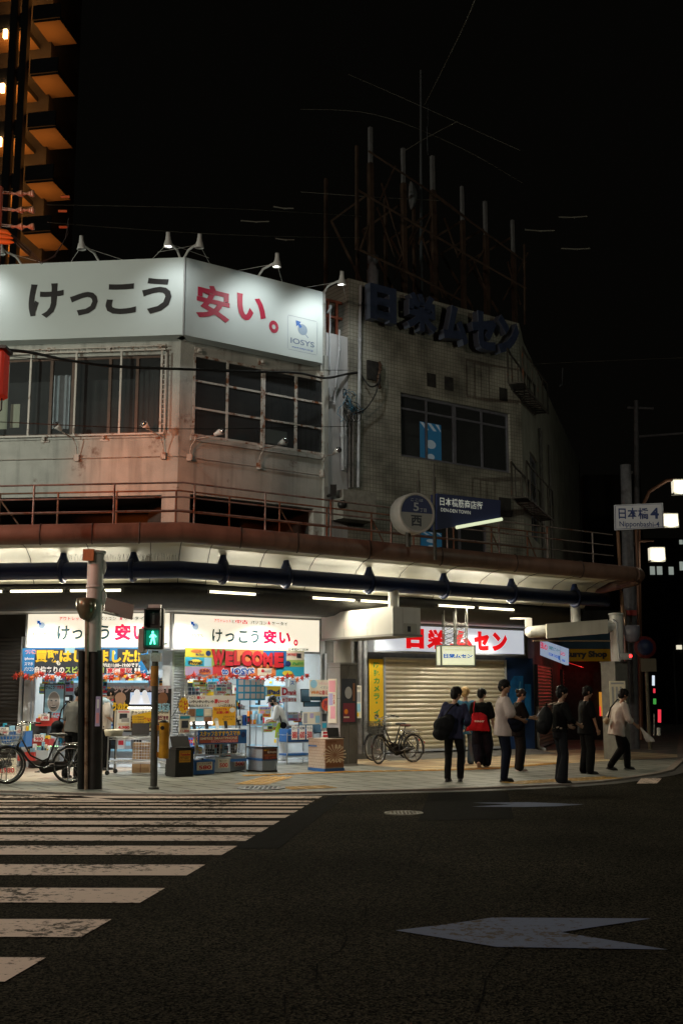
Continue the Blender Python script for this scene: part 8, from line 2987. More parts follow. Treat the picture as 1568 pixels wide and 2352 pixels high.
for py in (1672, 1734):
	m_ = MB()
	m_.box(((PX(377, 1700) + PX(357, 1700)) / 2, D1 - .01, PZ(py)), (PX(377, 1700) - PX(350, 1700), .05, .09))
	m_.build('strap', mat('strap_rust', (.40, .16, .02), .6, rust=.3), bx_)
m_ = MB()
m_.tube([(PX(375, 1680), D1 - .10, PZ(1672)), (PX(375, 1680), D1 - .112, PZ(1672))], .035, 14)
m_.build('button', BLACKP, bx_)
# -- right hand road pole with the blank sign board and place name sign
uc2, vc2 = base(RW, 1418, 1745)
c2 = ground(1418, 1745, 0)
D2 = c2.y
X2 = lambda px, py: xp(px, py, D2)
Z2 = lambda py: zp(py, D2)
th = thing('canopy_column', 'right hand canopy column, stone clad below with a white shaft and side arm', 'column', Matrix.Translation(c2))
m_ = MB(Matrix.Translation(c2) @ Matrix.Rotation(RW.yaw, 4, 'Z'))
zs_ = Z2(1523)
m_.box((0, 0, zs_ / 2), (.46, .46, zs_))
m_.box((0, 0, zs_ + .015), (.50, .50, .03))
m_.build('stone_cladding', mat('column_stone_far', (.16, .155, .14), .5, var=.2), th)
m_ = MB()
m_.tube([(X2(1418, 1523), D2, zs_ + .03), (X2(1414, 1412), D2, Z2(1412))], .165, 20)
m_.lathe([(.165, 0), (.19, .02), (.19, .06), (.01, .07)], 20, (X2(1414, 1412), D2, Z2(1414)))
m_.build('upper_shaft', WHITEP, th)
m_ = MB()
ya = D2 - .25
m_.tube([(X2(1214, 1452), ya, zp(1452, ya)), (X2(1300, 1446), ya, zp(1446, ya)), (X2(1412, 1438), D2, Z2(1438))], .15, 18)
m_.ball((X2(1214, 1452), ya, zp(1452, ya)), .15, nu=14, nv=8)
m_.build('arm', WHITEP, th)
m_ = MB()
m_.tube([(X2(1403, 1425), D2 - .17, Z2(1425)), (X2(1412, 1432), D2 - .19, Z2(1432)), (X2(1413, 1470), D2 - .19, Z2(1470)), (X2(1419, 1521), D2 - .18, Z2(1521))], .028, 8)
m_.build('cable_tube', PIPEW, th)
b2 = at_depth(1321, 1400, D2 + .2)
m_ = MB()
m_.cyl((b2.x, D2 + .2, zp(1440, D2 + .2)), .125, zp(1376, D2 + .2) - zp(1440, D2 + .2), 16)
m_.build('beam_stub', WHITEP, th)
yb_ = D2 - .5
bf_ = Frame((xp(1325, 1445, yb_), yb_), 86)
a = [bf_.hit(x, y) for x, y in ((1256, 1466), (1396, 1455), (1395, 1423), (1255, 1433))]
m_ = MB()
m_.prism([(p[0], p[1]) for p in a], bf_.o, bf_.u, Z, -bf_.n, .12)
sg = m_.build('box_sign', mat('sign_board_cream', (.40, .38, .33), .5, var=.06, scale=2, streak=.25))
tag(sg, 'blank cream sign board hung on the arm of the right hand column', 'sign')
m_ = MB()
m_.fbox(bf_, a[0][0] - .3, a[1][0] + .1, -.3, -.13, a[0][1] - .07, a[0][1] - .04)
m_.build('lower_rail', mat('brown_rail', (.14, .10, .06), .6, var=.3), sg)
# hanging little grey box near the arm end
m_ = MB()
q = at_depth(1213, 1430, ya)
m_.box(q, (.16, .12, .22))
m_.box(q + Vector((-.2, 0, .1)), (.5, .05, .04))
tag(m_.build('junction_box', WHITEP), 'small white box just above the left end of the column arm', 'box')
# place name sign
ps = thing('place_sign', 'white place name sign with navy lettering on a thin pole above the right column', 'sign', Matrix.Translation((X2(1424, 1410), D2 - .02, Z2(1410))))
m_ = MB()
m_.tube([(X2(1429, 1410), D2 - .02, Z2(1412)), (X2(1418, 1225), D2 - .02, Z2(1222)), (X2(1415, 1165), D2 - .02, Z2(1165))], .045, 10)
m_.build('pole', mat('sign_pole_rusty', (.20, .10, .05), .55, .2, var=.4, scale=3), ps)
NF = Frame((X2(1466, 1188), D2 - .12), 86)
a = [NF.hit(x, y) for x, y in ((1411, 1218), (1524, 1212), (1522, 1155), (1410, 1160))]
def plate(m_, k, v):
	cx_, cz_ = sum(p[0] for p in a) / 4, sum(p[1] for p in a) / 4
	m_.add([NF.pt(cx_ + (p[0] - cx_) * k[0], v, cz_ + (p[1] - cz_) * k[1]) for p in a], [(0, 1, 2, 3)])
m_ = MB()
m_.prism([(p[0], p[1]) for p in a], NF.o, NF.u, Z, -NF.n, .03)
m_.build('plate', flatmat('plate_white', (.52, .50, .56), .35), ps)
PN = flatmat('plate_navy', (.02, .04, .16))
m_ = MB()
plate(m_, (.965, .94), .003)
m_.build('border', PN, ps)
m_ = MB()
plate(m_, (.945, .905), .006)
m_.build('panel', flatmat('plate_white', (.52, .50, .56)), ps)
uw, hh_ = a[1][0] - a[0][0], a[3][1] - a[0][1]
m_ = MB()
m_.text('日本橋', NF, a[0][0] + uw * .09, a[0][0] + uw * .70, a[0][1] + hh_ * .45, a[0][1] + hh_ * .90, .010, .02)
m_.text('4', NF, a[0][0] + uw * .735, a[0][0] + uw * .91, a[0][1] + hh_ * .47, a[0][1] + hh_ * .91, .010, .03)
m_.text('Nipponbashi-4', NF, a[0][0] + uw * .10, a[0][0] + uw * .91, a[0][1] + hh_ * .09, a[0][1] + hh_ * .36, .010, .012)
m_.build('lettering', PN, ps)
# speaker horn and red warning lamp beside the pole
m_ = MB()
q = at_depth(1451, 1456, D2 - .1)
m_.lathe([(.05, -.22), (.16, -.18), (.2, .0), (.2, .2), (.18, .21)], 16, q)
tag(m_.build('grey_hood', mat('hood_violet_grey', (.12, .12, .15), .4)), 'grey rounded hood strapped beside the right column shaft', 'hood')
wl2 = thing('warning_lamp', 'small red warning lamp on a grey bracket beside the right column', 'lamp', Matrix.Translation(at_depth(1440, 1512, D2 - .3)))
m_ = MB()
q = at_depth(1437, 1508, D2 - .3)
m_.box(q, (.26, .1, .16))
m_.build('bracket', STEEL, wl2)
m_ = MB()
m_.ball(at_depth(1447, 1507, D2 - .32), .05, nu=10, nv=8)
m_.build('lens', mat('red_lamp', (.9, .05, .03), .3, emit=(1, .02, .02), estr=6), wl2)
m_ = MB()
yp = D2 + .3
m_.tube([at_depth(1442, 1740, yp), at_depth(1437, 1500, yp), at_depth(1434, 1400, yp)], .045, 10)
tag(m_.build('slim_pole', mat('slim_pole_copper', (.30, .20, .15), .3, .8, var=.4, scale=3, rust=.2)), 'slim coppery pole just right of the right column', 'pole')
board('notice', 'white printed notice on the shaded right hand column', 'notice', Frame((X2(1410, 1600), D2 - .36), 88), (-.20, .20, Z2(1645), Z2(1565)), 0, 'cream', [('rect', .1, .04, .9, .09, 'grey')] + [('rect', .14 + .25 * k, .16, .26 + .25 * k, .9, 'grey') for k in range(3)], .01)
# utility pole behind
yu = D2 + 5.5
uq = thing('utility_pole', 'thick dark utility pole rising behind the place name sign', 'pole', at_depth(1450, 1722, yu))
m_ = MB()
m_.tube([at_depth(1453, 1725, yu), at_depth(1436, 1068, yu)], [.21, .16], 16)
m_.build('shaft', mat('utility_concrete', (.11, .11, .12), .7, var=.25), uq)
m_ = MB()
q = at_depth(1446, 1408, yu - .22)
m_.box(q, (.42, .03, .16))
m_.build('red_band', mat('red_band', (.22, .025, .02), .6), uq)
m_ = MB()
for x, y in ((1438, 1085), (1440, 1180), (1442, 1250)):
	m_.tube([at_depth(x - 10, y, yu), at_depth(x + 14, y, yu)], .05, 6)
m_.build('pole_band', DGREY, uq)
yu2 = D2 + 2.2
m_ = MB()
m_.tube([at_depth(1492, 1722, yu2), at_depth(1484, 1540, yu2), at_depth(1483, 1490, yu2)], .05, 10)
np_ = m_.build('round_sign_post', mat('np_pole', (.2, .17, .12), .5, .3))
tag(np_, 'no parking roundel on a dark post at the side street corner', 'sign')
m_ = MB()
q = at_depth(1481, 1487, yu2 - .08)
m_.lathe([(.01, -.01), (.30, -.01), (.30, .01), (.01, .01)], 24, (0, 0, 0), True, Matrix.Translation(q) @ Matrix.Rotation(math.pi / 2, 4, 'X'))
m_.build('ring', mat('np_red', (.16, .02, .02), .5), np_)
m_ = MB()
m_.lathe([(.01, -.012), (.22, -.012), (.22, .014), (.01, .014)], 24, (0, 0, 0), True, Matrix.Translation(q) @ Matrix.Rotation(math.pi / 2, 4, 'X'))
m_.build('face', mat('np_blue', (.02, .03, .09), .5), np_)
m_ = MB()
m_.box(at_depth(1489, 1528, yu2 - .08), (.42, .02, .35))
m_.build('sub_plate', mat('np_plate', (.16, .13, .09), .5), np_)
# -- side street: red shutters, blue sign, curry shop
DS = Frame(Q, 17)
REDG = mat('shutter_warm_grey', (.42, .36, .33), .35, .4)
zsr = DS.hit(1245, 1530)[1]
def dshut(pxa, pxb, lab):
	ua_, ub_ = DS.hit(pxa, 1620)[0], DS.hit(pxb, 1620)[0]
	shutter(lab, DS, ua_, ub_, .12, zsr, REDG, .10, .05, frm=DGREY)
	return ua_, ub_
s1 = dshut(1229, 1263, 'roller shutter glowing with red light, nearest the painted blue wall')
s2 = dshut(1288, 1302, 'narrow red lit roller shutter in the middle of the side street wall')
s3 = dshut(1312, 1330, 'red lit roller shutter farthest along the side street wall')
m_ = MB()
m_.fbox(DS, 0, 16, -.3, .0, 0, 4.4)
m_.build('lower_side_wall', mat('side_wall_lower', (.10, .095, .085), .8, var=.3, scale=2), tb)
m_ = MB()
m_.fbox(DS, 9.0, 60, -8, -.02, 4.4, 8.5)
m_.fbox(DS, 16, 60, -8, -.02, 0, 4.4)
tag(m_.build('side_street_building', mat('side_building', (.045, .043, .04), .85, var=.3, scale=1.2)), 'low dark building continuing down the side street', 'building')
m_ = MB()
u_ = DS.hit(1226, 1700)[0]
m_.tube([DS.pt(u_, .12, .1), DS.pt(u_, .12, 1.25)], .05, 8)
m_.tube([DS.pt(u_, .12, .1), DS.pt(u_ + .1, .3, .03)], .05, 8)
tag(m_.build('wall_pipe', PIPEW), 'short pale pipe at the foot of the first red shutter', 'pipe')
# projecting lit sign; the red tube under it is added to redden the shutters
yb3 = DS.pt(1.2, .5, 0).y
cs = [at_depth(x, y, yb3 + dy) for x, y, dy in ((1240, 1470, 0), (1299, 1490, -.5), (1299, 1528, -.5), (1240, 1505, 0))]
ux = (cs[1] - cs[0]); ux.z = 0
BF = Frame((cs[0].x, cs[0].y), math.degrees(math.atan2(ux.x, ux.y)))
th = thing('projecting_sign', 'slanted pale blue lit sign jutting out over the red lit shutters', 'sign', Matrix.Translation(cs[3]))
q = [BF.hit(x, y) for x, y in ((1240, 1505), (1299, 1528), (1299, 1490), (1240, 1470))]
m_ = MB()
m_.prism([(p[0], p[1]) for p in q], BF.o, BF.u, Z, -BF.n, .18)
m_.build('face', mat('lit_sign_ice', (.55, .65, .78), .4, emit=(.50, .62, .85), estr=.42), th)
def qpt(f, g_, v):
	lo = (q[0][0] + (q[1][0] - q[0][0]) * f, q[0][1] + (q[1][1] - q[0][1]) * f)
	hi = (q[3][0] + (q[2][0] - q[3][0]) * f, q[3][1] + (q[2][1] - q[3][1]) * f)
	return BF.pt(lo[0] + (hi[0] - lo[0]) * g_, v, lo[1] + (hi[1] - lo[1]) * g_)
def qtext(m_, s, f0, f1, g0, g1, bold=.03):
	vs, fs, w_, h_, x0, y0 = text_mesh(s, bold)
	m_.add([qpt(f0 + (f1 - f0) * (x - x0) / w_, g0 + (g1 - g0) * (y - y0) / h_, .006) for x, y in vs], fs)
m_ = MB()
qtext(m_, '日栄ムセン', .02, .30, .45, .92, .05)
qtext(m_, 'ムセン', .80, .98, .5, .75, .03)
m_.build('lettering', LITR, th)
m_ = MB()
qtext(m_, '無線機とアンテナ', .36, .76, .60, .84, .02)
m_.build('lettering', flatmat('lit_teal', (.0, .25, .28), .4, .2, (0, .3, .35)), th)
m_ = MB()
qtext(m_, 'ICOM YAESU', .34, .72, .22, .40, .02)
qtext(m_, '無線', .86, .98, .15, .30, .02)
m_.add([qpt(.72, .16, .007), qpt(.77, .16, .007), qpt(.77, .42, .007), qpt(.72, .42, .007)], [(0, 1, 2, 3)])
m_.build('lettering', LITB, th)
m_ = MB()
m_.add([qpt(.785, 0, .007), qpt(.80, 0, .007), qpt(.80, 1, .007), qpt(.785, 1, .007)], [(0, 1, 2, 3)])
m_.build('divider', INK['white'], th)
rt_ = thing('added_red_tube', 'added red tube reddening the shutters under the slanted pale blue sign', 'light', DS.mat(1.5, .7, zsr + .25))
m_ = MB()
ra, rb = DS.pt(s1[0], .75, zsr + .12), DS.pt(s3[1], .75, zsr + .05)
m_.tube([ra, rb], .008, 6)
m_.build('tube', mat('red_tube_glow', (.9, .05, .05), .4, emit=(1, .03, .03), estr=.6), rt_)
for f in (.12, .5, .88):
	c_ = ra.lerp(rb, f)
	lamp('shutter_red_fill', 'POINT', 6, (1, .05, .045), c_ - Vector((0, 0, .08)), rt_, size=.12)
# curry shop awning
yc_ = 39.0
CF = Frame((xp(1350, 1500, yc_), yc_), 92)
aw = thing('shop_awning', 'mustard yellow shop awning with dark lettering beneath a blue canopy', 'awning', CF.mat(0, 0, zp(1518, yc_)))
a = CF.rect(1282, 1491, 1446, 1519)
m_ = MB()
m_.fbox(CF, a[0], a[1], -.1, 0, a[2], a[3])
m_.build('valance', mat('awning_mustard_glow', (.34, .19, .01), .7, emit=(.4, .2, .0), estr=.05), aw)  # faint glow put into the cloth, no lamp behind it
m_ = MB()
u0, u1 = CF.hit(1293, 1505)[0], CF.hit(1394, 1505)[0]
m_.text('Curry Shop', CF, u0, u1, a[2] + (a[3] - a[2]) * .18, a[2] + (a[3] - a[2]) * .85, .01, .06)
m_.build('lettering', INK['dark'], aw)
m_ = MB()
m_.add([CF.pt(a[0], .0, a[3] + .01), CF.pt(a[1], .0, a[3] + .01), CF.pt(a[1], -1.2, a[3] + .8), CF.pt(a[0], -1.2, a[3] + .8)], [(0, 1, 2, 3)])
m_.build('canvas_roof', mat('awning_blue', (.05, .10, .15), .7), aw)
m_ = MB()
m_.fbox(CF, a[0] - 1.0, a[1] + .2, -3, -1.3, 0, 4.6)
tag(m_.build('curry_shop_building', mat('curry_wall', (.02, .018, .016), .8, var=.4)), 'dark shop front under the mustard yellow awning', 'building')
b_ = CF.rect(1376, 1590, 1398, 1645, -1.2)
board('lit_poster', 'glowing orange poster in the dark doorway under the awning', 'poster', CF, b_, -1.2, mat('orange_glow', (.5, .25, .05), .5, emit=(.85, .38, .05), estr=.5), [('rect', .4, .3, .95, .95, 'brown'), ('rect', .0, .6, .12, 1.0, flatmat('red_glow', (.6, .02, .03), .5, 1.0, (1, .02, .05)))])
# -- far down the street
SQL = mat('square_lantern', (1, .95, .8), .4, emit=(1.0, .92, .70), estr=.82)
FRG = mat('lantern_frame', (.30, .30, .26), .5)
def lantern(px, py, w, y, pole, label):
	c_ = at_depth(px, py, y)
	k_ = w / FPX * y
	t = thing('square_lantern', label, 'street lamp', Matrix.Translation(ground(pole[0], pole[1], -.12) if False else at_depth(pole[0], 1700, y)), 'square street lanterns down the road')
	m_ = MB()
	m_.box(c_, (k_, k_ * .6, k_ * .86))
	m_.build('glass_box', SQL, t)
	m_ = MB()
	m_.box(c_ - Vector((0, 0, k_ * .5)), (k_ * 1.04, k_ * .64, k_ * .13))
	m_.box(c_ + Vector((0, 0, k_ * .46)), (k_ * 1.04, k_ * .64, k_ * .06))
	m_.box(c_ + Vector((k_ * .52, 0, 0)), (k_ * .05, k_ * .62, k_ * .9))
	m_.build('frame', FRG, t)
	m_ = MB()
	pp = [at_depth(x, yy, y) for x, yy in pole[2]]
	m_.tube([at_depth(pole[0], 1700, y)] + pp, .05, 8)
	m_.build('pole', mat('lantern_pole_orange', (.12, .055, .03), .5, .3), t)
	lamp('lantern_light', 'POINT', 14, (1, .93, .75), c_ - Vector((0, .6 * k_, .2)), t, size=.2)
lantern(1561, 1118, 34, 33, (1472, 1700, [(1464, 1300), (1459, 1200), (1490, 1130), (1530, 1104), (1552, 1101)]), 'square lantern cut off by the right edge of the view')
lantern(1538, 1195, 32, 38, (1474, 1700, [(1468, 1300), (1467, 1180), (1490, 1176), (1532, 1178)]), 'square lantern right of the place name sign')
lantern(1507, 1273, 33, 36, (1471, 1700, [(1467, 1300), (1466, 1243), (1500, 1243)]), 'square lantern below the place name sign')
for k, (px, py, w) in enumerate(((1559, 1487, 10), (1550, 1514, 11), (1561, 1531, 8), (1541, 1538, 10), (1554, 1548, 9), (1548, 1567, 8), (1517, 1565, 7), (1513, 1580, 7), (1516, 1609, 7), (1551, 1604, 7))):
	y = 60 + 6 * k
	c_ = at_depth(px, py, y)
	k_ = w / FPX * y
	t = thing('distant_lantern', 'small square street lantern glowing far down the road', 'street lamp', Matrix.Translation((c_.x, c_.y, 0)), 'distant lanterns down the road')
	m_ = MB()
	m_.box(c_, (k_, k_, k_ * .95))
	m_.build('glass_box', SQL, t)
	m_ = MB()
	m_.tube([(c_.x - .3, c_.y, 0), (c_.x - .3, c_.y, c_.z - k_), (c_.x, c_.y, c_.z - k_ * .5)], .06, 6)
	m_.build('pole', DGREY, t)
# bollards, signal and tail lights
def post_light(px, y0, y1, yy, mt, label, name='bollard', cat='bollard', r=.05):
	m_ = MB()
	m_.tube([at_depth(px, y1, yy), at_depth(px, y0, yy)], r, 8)
	tag(m_.build(name, mt), label, cat)
post_light(1514, 1630, 1660, 34, flatmat('bollard_red', (.5, .03, .05), .4, .8, (1, .05, .08)), 'thin red lit bollard at the far side of the side street')
post_light(1512, 1672, 1690, 30, INK['white'], 'short white marker post at the side street kerb')
post_light(1489, 1640, 1690, 31, mat('steel_pole_bright', (.5, .5, .45), .25, .9), 'bright steel post behind the striding person')
post_light(1502, 1640, 1690, 32, mat('steel_pole_bright', (.5, .5, .45), .25, .9), 'slim steel post beside the side street kerb', r=.03)
post_light(1500, 1552, 1575, 60, flatmat('strip_sign_white', (.8, .8, .8), .4, .9, (.8, .9, 1)), 'small white lit strip sign far down the side street', 'strip_sign', 'sign', .07)
post_light(1502, 1582, 1592, 60, flatmat('bollard_red', (.5, .03, .05)), 'small red lit strip sign far down the side street', 'strip_sign', 'sign', .06)
post_light(1503, 1605, 1618, 60, flatmat('strip_sign_green', (.05, .25, .05), .4, .5, (.1, .6, .1)), 'small green lit strip sign far down the side street', 'strip_sign', 'sign', .08)
for k, (px, py, r_) in enumerate(((1546, 1672, .12), (1556, 1676, .10), (1563, 1680, .10), (1536, 1668, .08))):
	c_ = at_depth(px, py - 6, 70 + k * 5)
	t = thing('tail_light', 'tiny red and orange car light glowing far down the road', 'light', Matrix.Translation(c_), 'far car lights')
	m_ = MB()
	m_.ball(c_, r_, nu=8, nv=6)
	m_.build('lens', mat('tail_red', (1, .1, .05), .4, emit=(1, .12, .04), estr=3), t)
# dark blocks with a few lit windows
DARKB = mat('far_building', (.018, .018, .017), .9, var=.3, scale=.2)
FWIN = mat('far_lit_window', (.6, .65, .6), .5, emit=(.62, .70, .62), estr=.35)
def far_block(px0, px1, ptop, y, label, wins=()):
	a_, b_ = at_depth(px0, ptop, y), at_depth(px1, ptop, y)
	t = thing('far_building', label, 'building', Matrix.Translation(((a_.x + b_.x) / 2, y, 0)))
	m_ = MB()
	m_.box(((a_.x + b_.x) / 2, y + 8, a_.z / 2), (b_.x - a_.x, 16, a_.z))
	m_.build('wall', DARKB, t)
	for x0, y0, x1, y1 in wins:
		p, q_ = at_depth(x0, y1, y - .05), at_depth(x1, y0, y - .05)
		m_ = MB()
		m_.box(((p.x + q_.x) / 2, y - .03, (p.z + q_.z) / 2), (q_.x - p.x, .06, q_.z - p.z))
		m_.build('window', FWIN, t)
far_block(1462, 1640, 1236, 92, 'dark distant block with three pale lit windows beneath the square lantern', ((1493, 1301, 1503, 1320), (1509, 1301, 1520, 1320), (1536, 1302, 1546, 1320), (1560, 1240, 1567, 1250), (1561, 1290, 1568, 1310)))
far_block(1340, 1470, 1090, 75, 'tall dark distant block behind the utility pole', ())
far_block(1560, 1800, 1420, 60, 'dark building across the side street at the right edge', ())
# pole with aerial right of the tiled building
m_ = MB()
m_.tube([at_depth(1283, 888, 40), at_depth(1290, 883, 40), at_depth(1292, 845, 40)], .03, 6)
tag(m_.build('roof_aerial', mat('mast_grey', (.12, .13, .14))), 'thin bent aerial standing right of the tiled building', 'aerial')
yu3 = 42
m_ = MB()
m_.tube([at_depth(1468, 1640, yu3), at_depth(1460, 920, yu3)], [.14, .09], 10)
for (x0, y0), (x1, y1) in (((1440, 936), (1500, 938)), ((1462, 1003), (1568, 995))):
	m_.tube([at_depth(x0, y0, yu3), at_depth(x1, y1, yu3)], .05, 6)
tag(m_.build('utility_pole', mat('utility_concrete', (.11, .11, .12))), 'faint far utility pole with a long side arm at the right', 'pole')
# -- left: lit tower with balconies, electric pole, insulators
ty = 70.0
TWM = mat('tower_wall', (.05, .052, .055), .8, var=.2, scale=.3)
TWS = mat('tower_soffit_lit', (.38, .25, .13), .7, var=.12, scale=.4)  # orange lamplight put into the undersides' colour; slab edges stay dark
tw = thing('balcony_tower', 'dark high tower with orange lit balcony undersides at the upper left', 'building', Matrix.Translation((at_depth(20, 1500, ty).x, ty, 0)))
TF2 = Frame((at_depth(170, 600, ty).x, ty - .0), 100)
zt0 = at_depth(100, 1000, ty).z
m_ = MB()
TX = lambda px: TF2.hit(px, 350, -2.5)[0]
m_.fbox(TF2, TX(-330), TX(84), -9, -4.0, 0, 62)
m_.build('wall', TWM, tw)
lev = [(4, 40), (122, 160), (240, 285), (345, 410), (505, 530)]
zl_ = [TF2.hit(60, y)[1] for y in (34, 160, 285, 410, 530, 650)]
zl_ = [zl_[0] + (zl_[0] - zl_[1])] + zl_
LAMPO = mat('tower_lamp', (1, .7, .4), .4, emit=(1, .55, .22), estr=9)
for i, z in enumerate(zl_):
	m_ = MB()
	m_.fbox(TF2, TX(-330), TX(58), -4.0, -1.6, z, z + .35)
	m_.cur = 1
	m_.fbox(TF2, TX(-330), TX(57), -3.99, -1.62, z - .02, z - .003)
	m_.build('balcony_slab', [TWM, TWS], tw)
	m_ = MB()
	m_.fbox(TF2, TX(76), TX(138), -4.6, -1.6, z + .5, z + .85)
	m_.cur = 1
	m_.fbox(TF2, TX(77), TX(137), -4.55, -1.62, z + .48, z + .497)
	m_.build('balcony_slab', [TWM, TWS], tw)
	m_ = MB()
	m_.fbox(TF2, TX(-330), TX(60), -1.58, -1.42, z + .1, z + 1.25)
	m_.fbox(TF2, TX(76), TX(139), -1.58, -1.42, z + .6, z + 1.7)
	m_.build('parapet', TWM, tw)
	m_ = MB()
	for du in (-.24, .24):
		m_.fbox(TF2, TX(26) + du - .13, TX(26) + du + .13, -1.3, -1.1, z - .75, z - .1)
	m_.build('wall_lamp', LAMPO, tw)
	lamp('balcony_light', 'POINT', 95, (1, .36, .075), TF2.pt(TX(22), -2.4, z - 1.3), tw, size=.3)
	lamp('balcony_light', 'POINT', 42, (1, .36, .075), TF2.pt(TX(104), -2.6, z - 1.2), tw, size=.3)
m_ = MB()
for px in (40, 66):
	m_.fbox(TF2, TX(px) - .25, TX(px) + .25, -1.4, -.9, 0, 62)
m_.build('column', TWM, tw)
# electric pole at the left edge
ye = 17.0
ORA = mat('pole_neon_tint', (.45, .16, .10), .5, var=.15)  # the neon's red light put into the pole's colour
INS = mat('insulator_porcelain', (.55, .30, .20), .25, var=.1)  # orange glow from below put into the porcelain colour
ep = thing('electric_pole', 'electric pole at the left edge glowing red from nearby neon', 'pole', Matrix.Translation((at_depth(-6, 1500, ye).x, ye, -.12)))
m_ = MB()
q = at_depth(-5, 430, ye)
m_.tube([(q.x, ye, -.03), q], [.13, .09], 14)
m_.build('shaft', ORA, ep)
zi = []
for k, py in enumerate((443, 481, 519)):
	m_ = MB()
	a_ = at_depth(2, py, ye)
	m_.tube([a_, at_depth(32, py + 1, ye)], .014, 6)
	m_.tube([a_ + Vector((0, 0, .035)), at_depth(30, py - 2, ye)], .008, 6)
	m_.build('insulator_rod', RUSTWHITE, ep)
	for c0 in (36, 62):
		b0 = at_depth(c0 - 8, py + 1, ye)
		M4 = Matrix.Translation(b0) @ Matrix.Rotation(math.pi / 2, 4, 'Y')
		m_ = MB(M4)
		m_.lathe([(.01, -.03), (.03, .0), (.016, .05), (.028, .08), (.045, .11), (.05, .13), (.03, .135), (.055, .14), (.055, .17), (.02, .18)], 14)
		m_.build('insulator', INS, ep)
for k, (y0, y1, x1) in enumerate(((530, 537, 26), (541, 545, 30), (552, 554, 32))):
	m_ = MB()
	m_.tube([at_depth(-10, y0, ye - .1), at_depth(x1 * .6, y0 + 3, ye - .1), at_depth(x1, y1 + 2, ye - .1)], [.055, .045, .012], 12)
	m_.build('cable_cover', mat('cable_cover_orange', (.55, .17, .03), .45, var=.1), ep)
	m_ = MB()
	pts = [(x1, y1), (60, 565 + 8 * k), (95, 600 + 3 * k), (125, 590 - 2 * k), (150, 548), (158, 500 + 16 * k)]
	m_.tube([at_depth(x, y, ye - .1) for x, y in pts], .006, 5)
	m_.build('drooping_cable', WIREMAT, ep)
# red box on the pole at left; added lamps beside it give the glow
nb = thing('neon_box', 'red lit box hung at the left edge of the view beneath the roof sign', 'sign', Matrix.Translation(at_depth(-25, 915, ye)))
m_ = MB()
a_, b_ = at_depth(-70, 915, ye), at_depth(17, 808, ye)
m_.rbox(((a_.x + b_.x) / 2, ye, (a_.z + b_.z) / 2), (b_.x - a_.x, .35, b_.z - a_.z), .04)
m_.build('casing', mat('neon_box_red', (.5, .03, .015), .4, emit=(1, .04, .01), estr=.10), nb)
m_ = MB()
m_.box(((a_.x + b_.x) / 2, ye, b_.z + .03), (b_.x - a_.x + .06, .4, .05))
m_.tube([(b_.x - .05, ye, a_.z), (b_.x - .05, ye, a_.z - .18), (b_.x - .12, ye, a_.z - .25)], .012, 6)
m_.build('cap', BLACKP, nb)
target = LW.pt(-.3, 0, 6.4)
src = Vector((a_.x - .2, ye - .6, b_.z - .2))
lamp('neon_glow', 'SPOT', 2400, (1, .20, .035), src, nb, target, .25, spot=34, blend=1)
rf = thing('unseen_red_spot', 'added unseen red spot light on a mast, standing in for neon to the left', 'floodlight', Matrix.Translation((-17, 9, -.03)))  # added out of view, stands in for a big neon sign
m_ = MB()
m_.tube([(-17, 9, -.03), (-17, 9, 10.2)], [.11, .07], 10)
m_.build('mast', STEEL, rf)
m_ = MB()
m_.lathe([(.05, 0), (.2, .05), (.24, .3), (.22, .3), (.05, .1)], 14, (0, 0, 0), True, Matrix.Translation((-16.8, 9.2, 10.1)) @ Matrix.Rotation(1.3, 4, 'Y'))
m_.build('lamp_head', LAMPWHITE, rf)
lamp('red_beam', 'SPOT', 6500, (1, .16, .05), (-16.4, 9.5, 10.1), rf, cp(-1.9, VPIPE, ZP + .5), .3, spot=19, blend=1)
lamp('neon_glow', 'POINT', 22, (1, .16, .04), Vector((at_depth(-28, 600, ye - 1).x, ye - .8, at_depth(0, 640, ye).z)), nb, size=.25)
# -- wires
def wire(pts, r, label, mt=WIREMAT, name='overhead_wire', group='overhead wires'):
	"""pts: (px, py, depth), smoothed"""
	P = [at_depth(*p) for p in pts]
	out = []
	for i in range(len(P) - 1):
		a0 = P[max(i - 1, 0)]
		a1, a2 = P[i], P[i + 1]
		a3 = P[min(i + 2, len(P) - 1)]
		for k in range(6):
			t = k / 6
			out.append(.5 * ((2 * a1) + (a2 - a0) * t + (2 * a0 - 5 * a1 + 4 * a2 - a3) * t * t + (3 * a1 - a0 - 3 * a2 + a3) * t ** 3))
	out.append(P[-1])
	m_ = MB()
	m_.tube(out, r, 5)
	tag(m_.build(name, mt), label, 'wire', group)
WL_ = mat('wire_pale', (.11, .105, .085), .6)
wire([(-40, 800, 17.5), (60, 808, 19), (160, 828, 21), (270, 842, 22.5), (430, 848, 23.5), (560, 853, 25), (680, 856, 26.3), (745, 868, 27), (800, 858, 28), (826, 855, 28.2)], .030, 'thick black cable sagging across the upper windows')
wire([(826, 855, 28.2), (838, 875, 28.2), (852, 888, 28.2), (868, 880, 28.3), (872, 858, 28.3)], .022, 'black cable looping into the junction on the tiled wall')
wire([(872, 870, 28.3), (862, 905, 28.2), (840, 938, 28.1), (815, 950, 27.8)], .018, 'black cable drooping below the junction on the tiled wall')
wire([(-20, 968, 20), (400, 985, 22.4), (800, 979, 26)], .008, 'thin straight wire crossing just below the upper windows')
wire([(-20, 815, 19), (400, 846, 22), (800, 850, 26)], .007, 'thin wire running along above the thick sagging cable')
wire([(975, 240, 30), (1050, 90, 24), (1090, 0, 20), (1110, -60, 18)], .012, 'pale wire streaking up out of the top of the view', WL_)
wire([(690, 250, 34), (860, 262, 32), (1050, 335, 33), (1200, 420, 34)], .010, 'faint wire behind the radio mast', WL_)
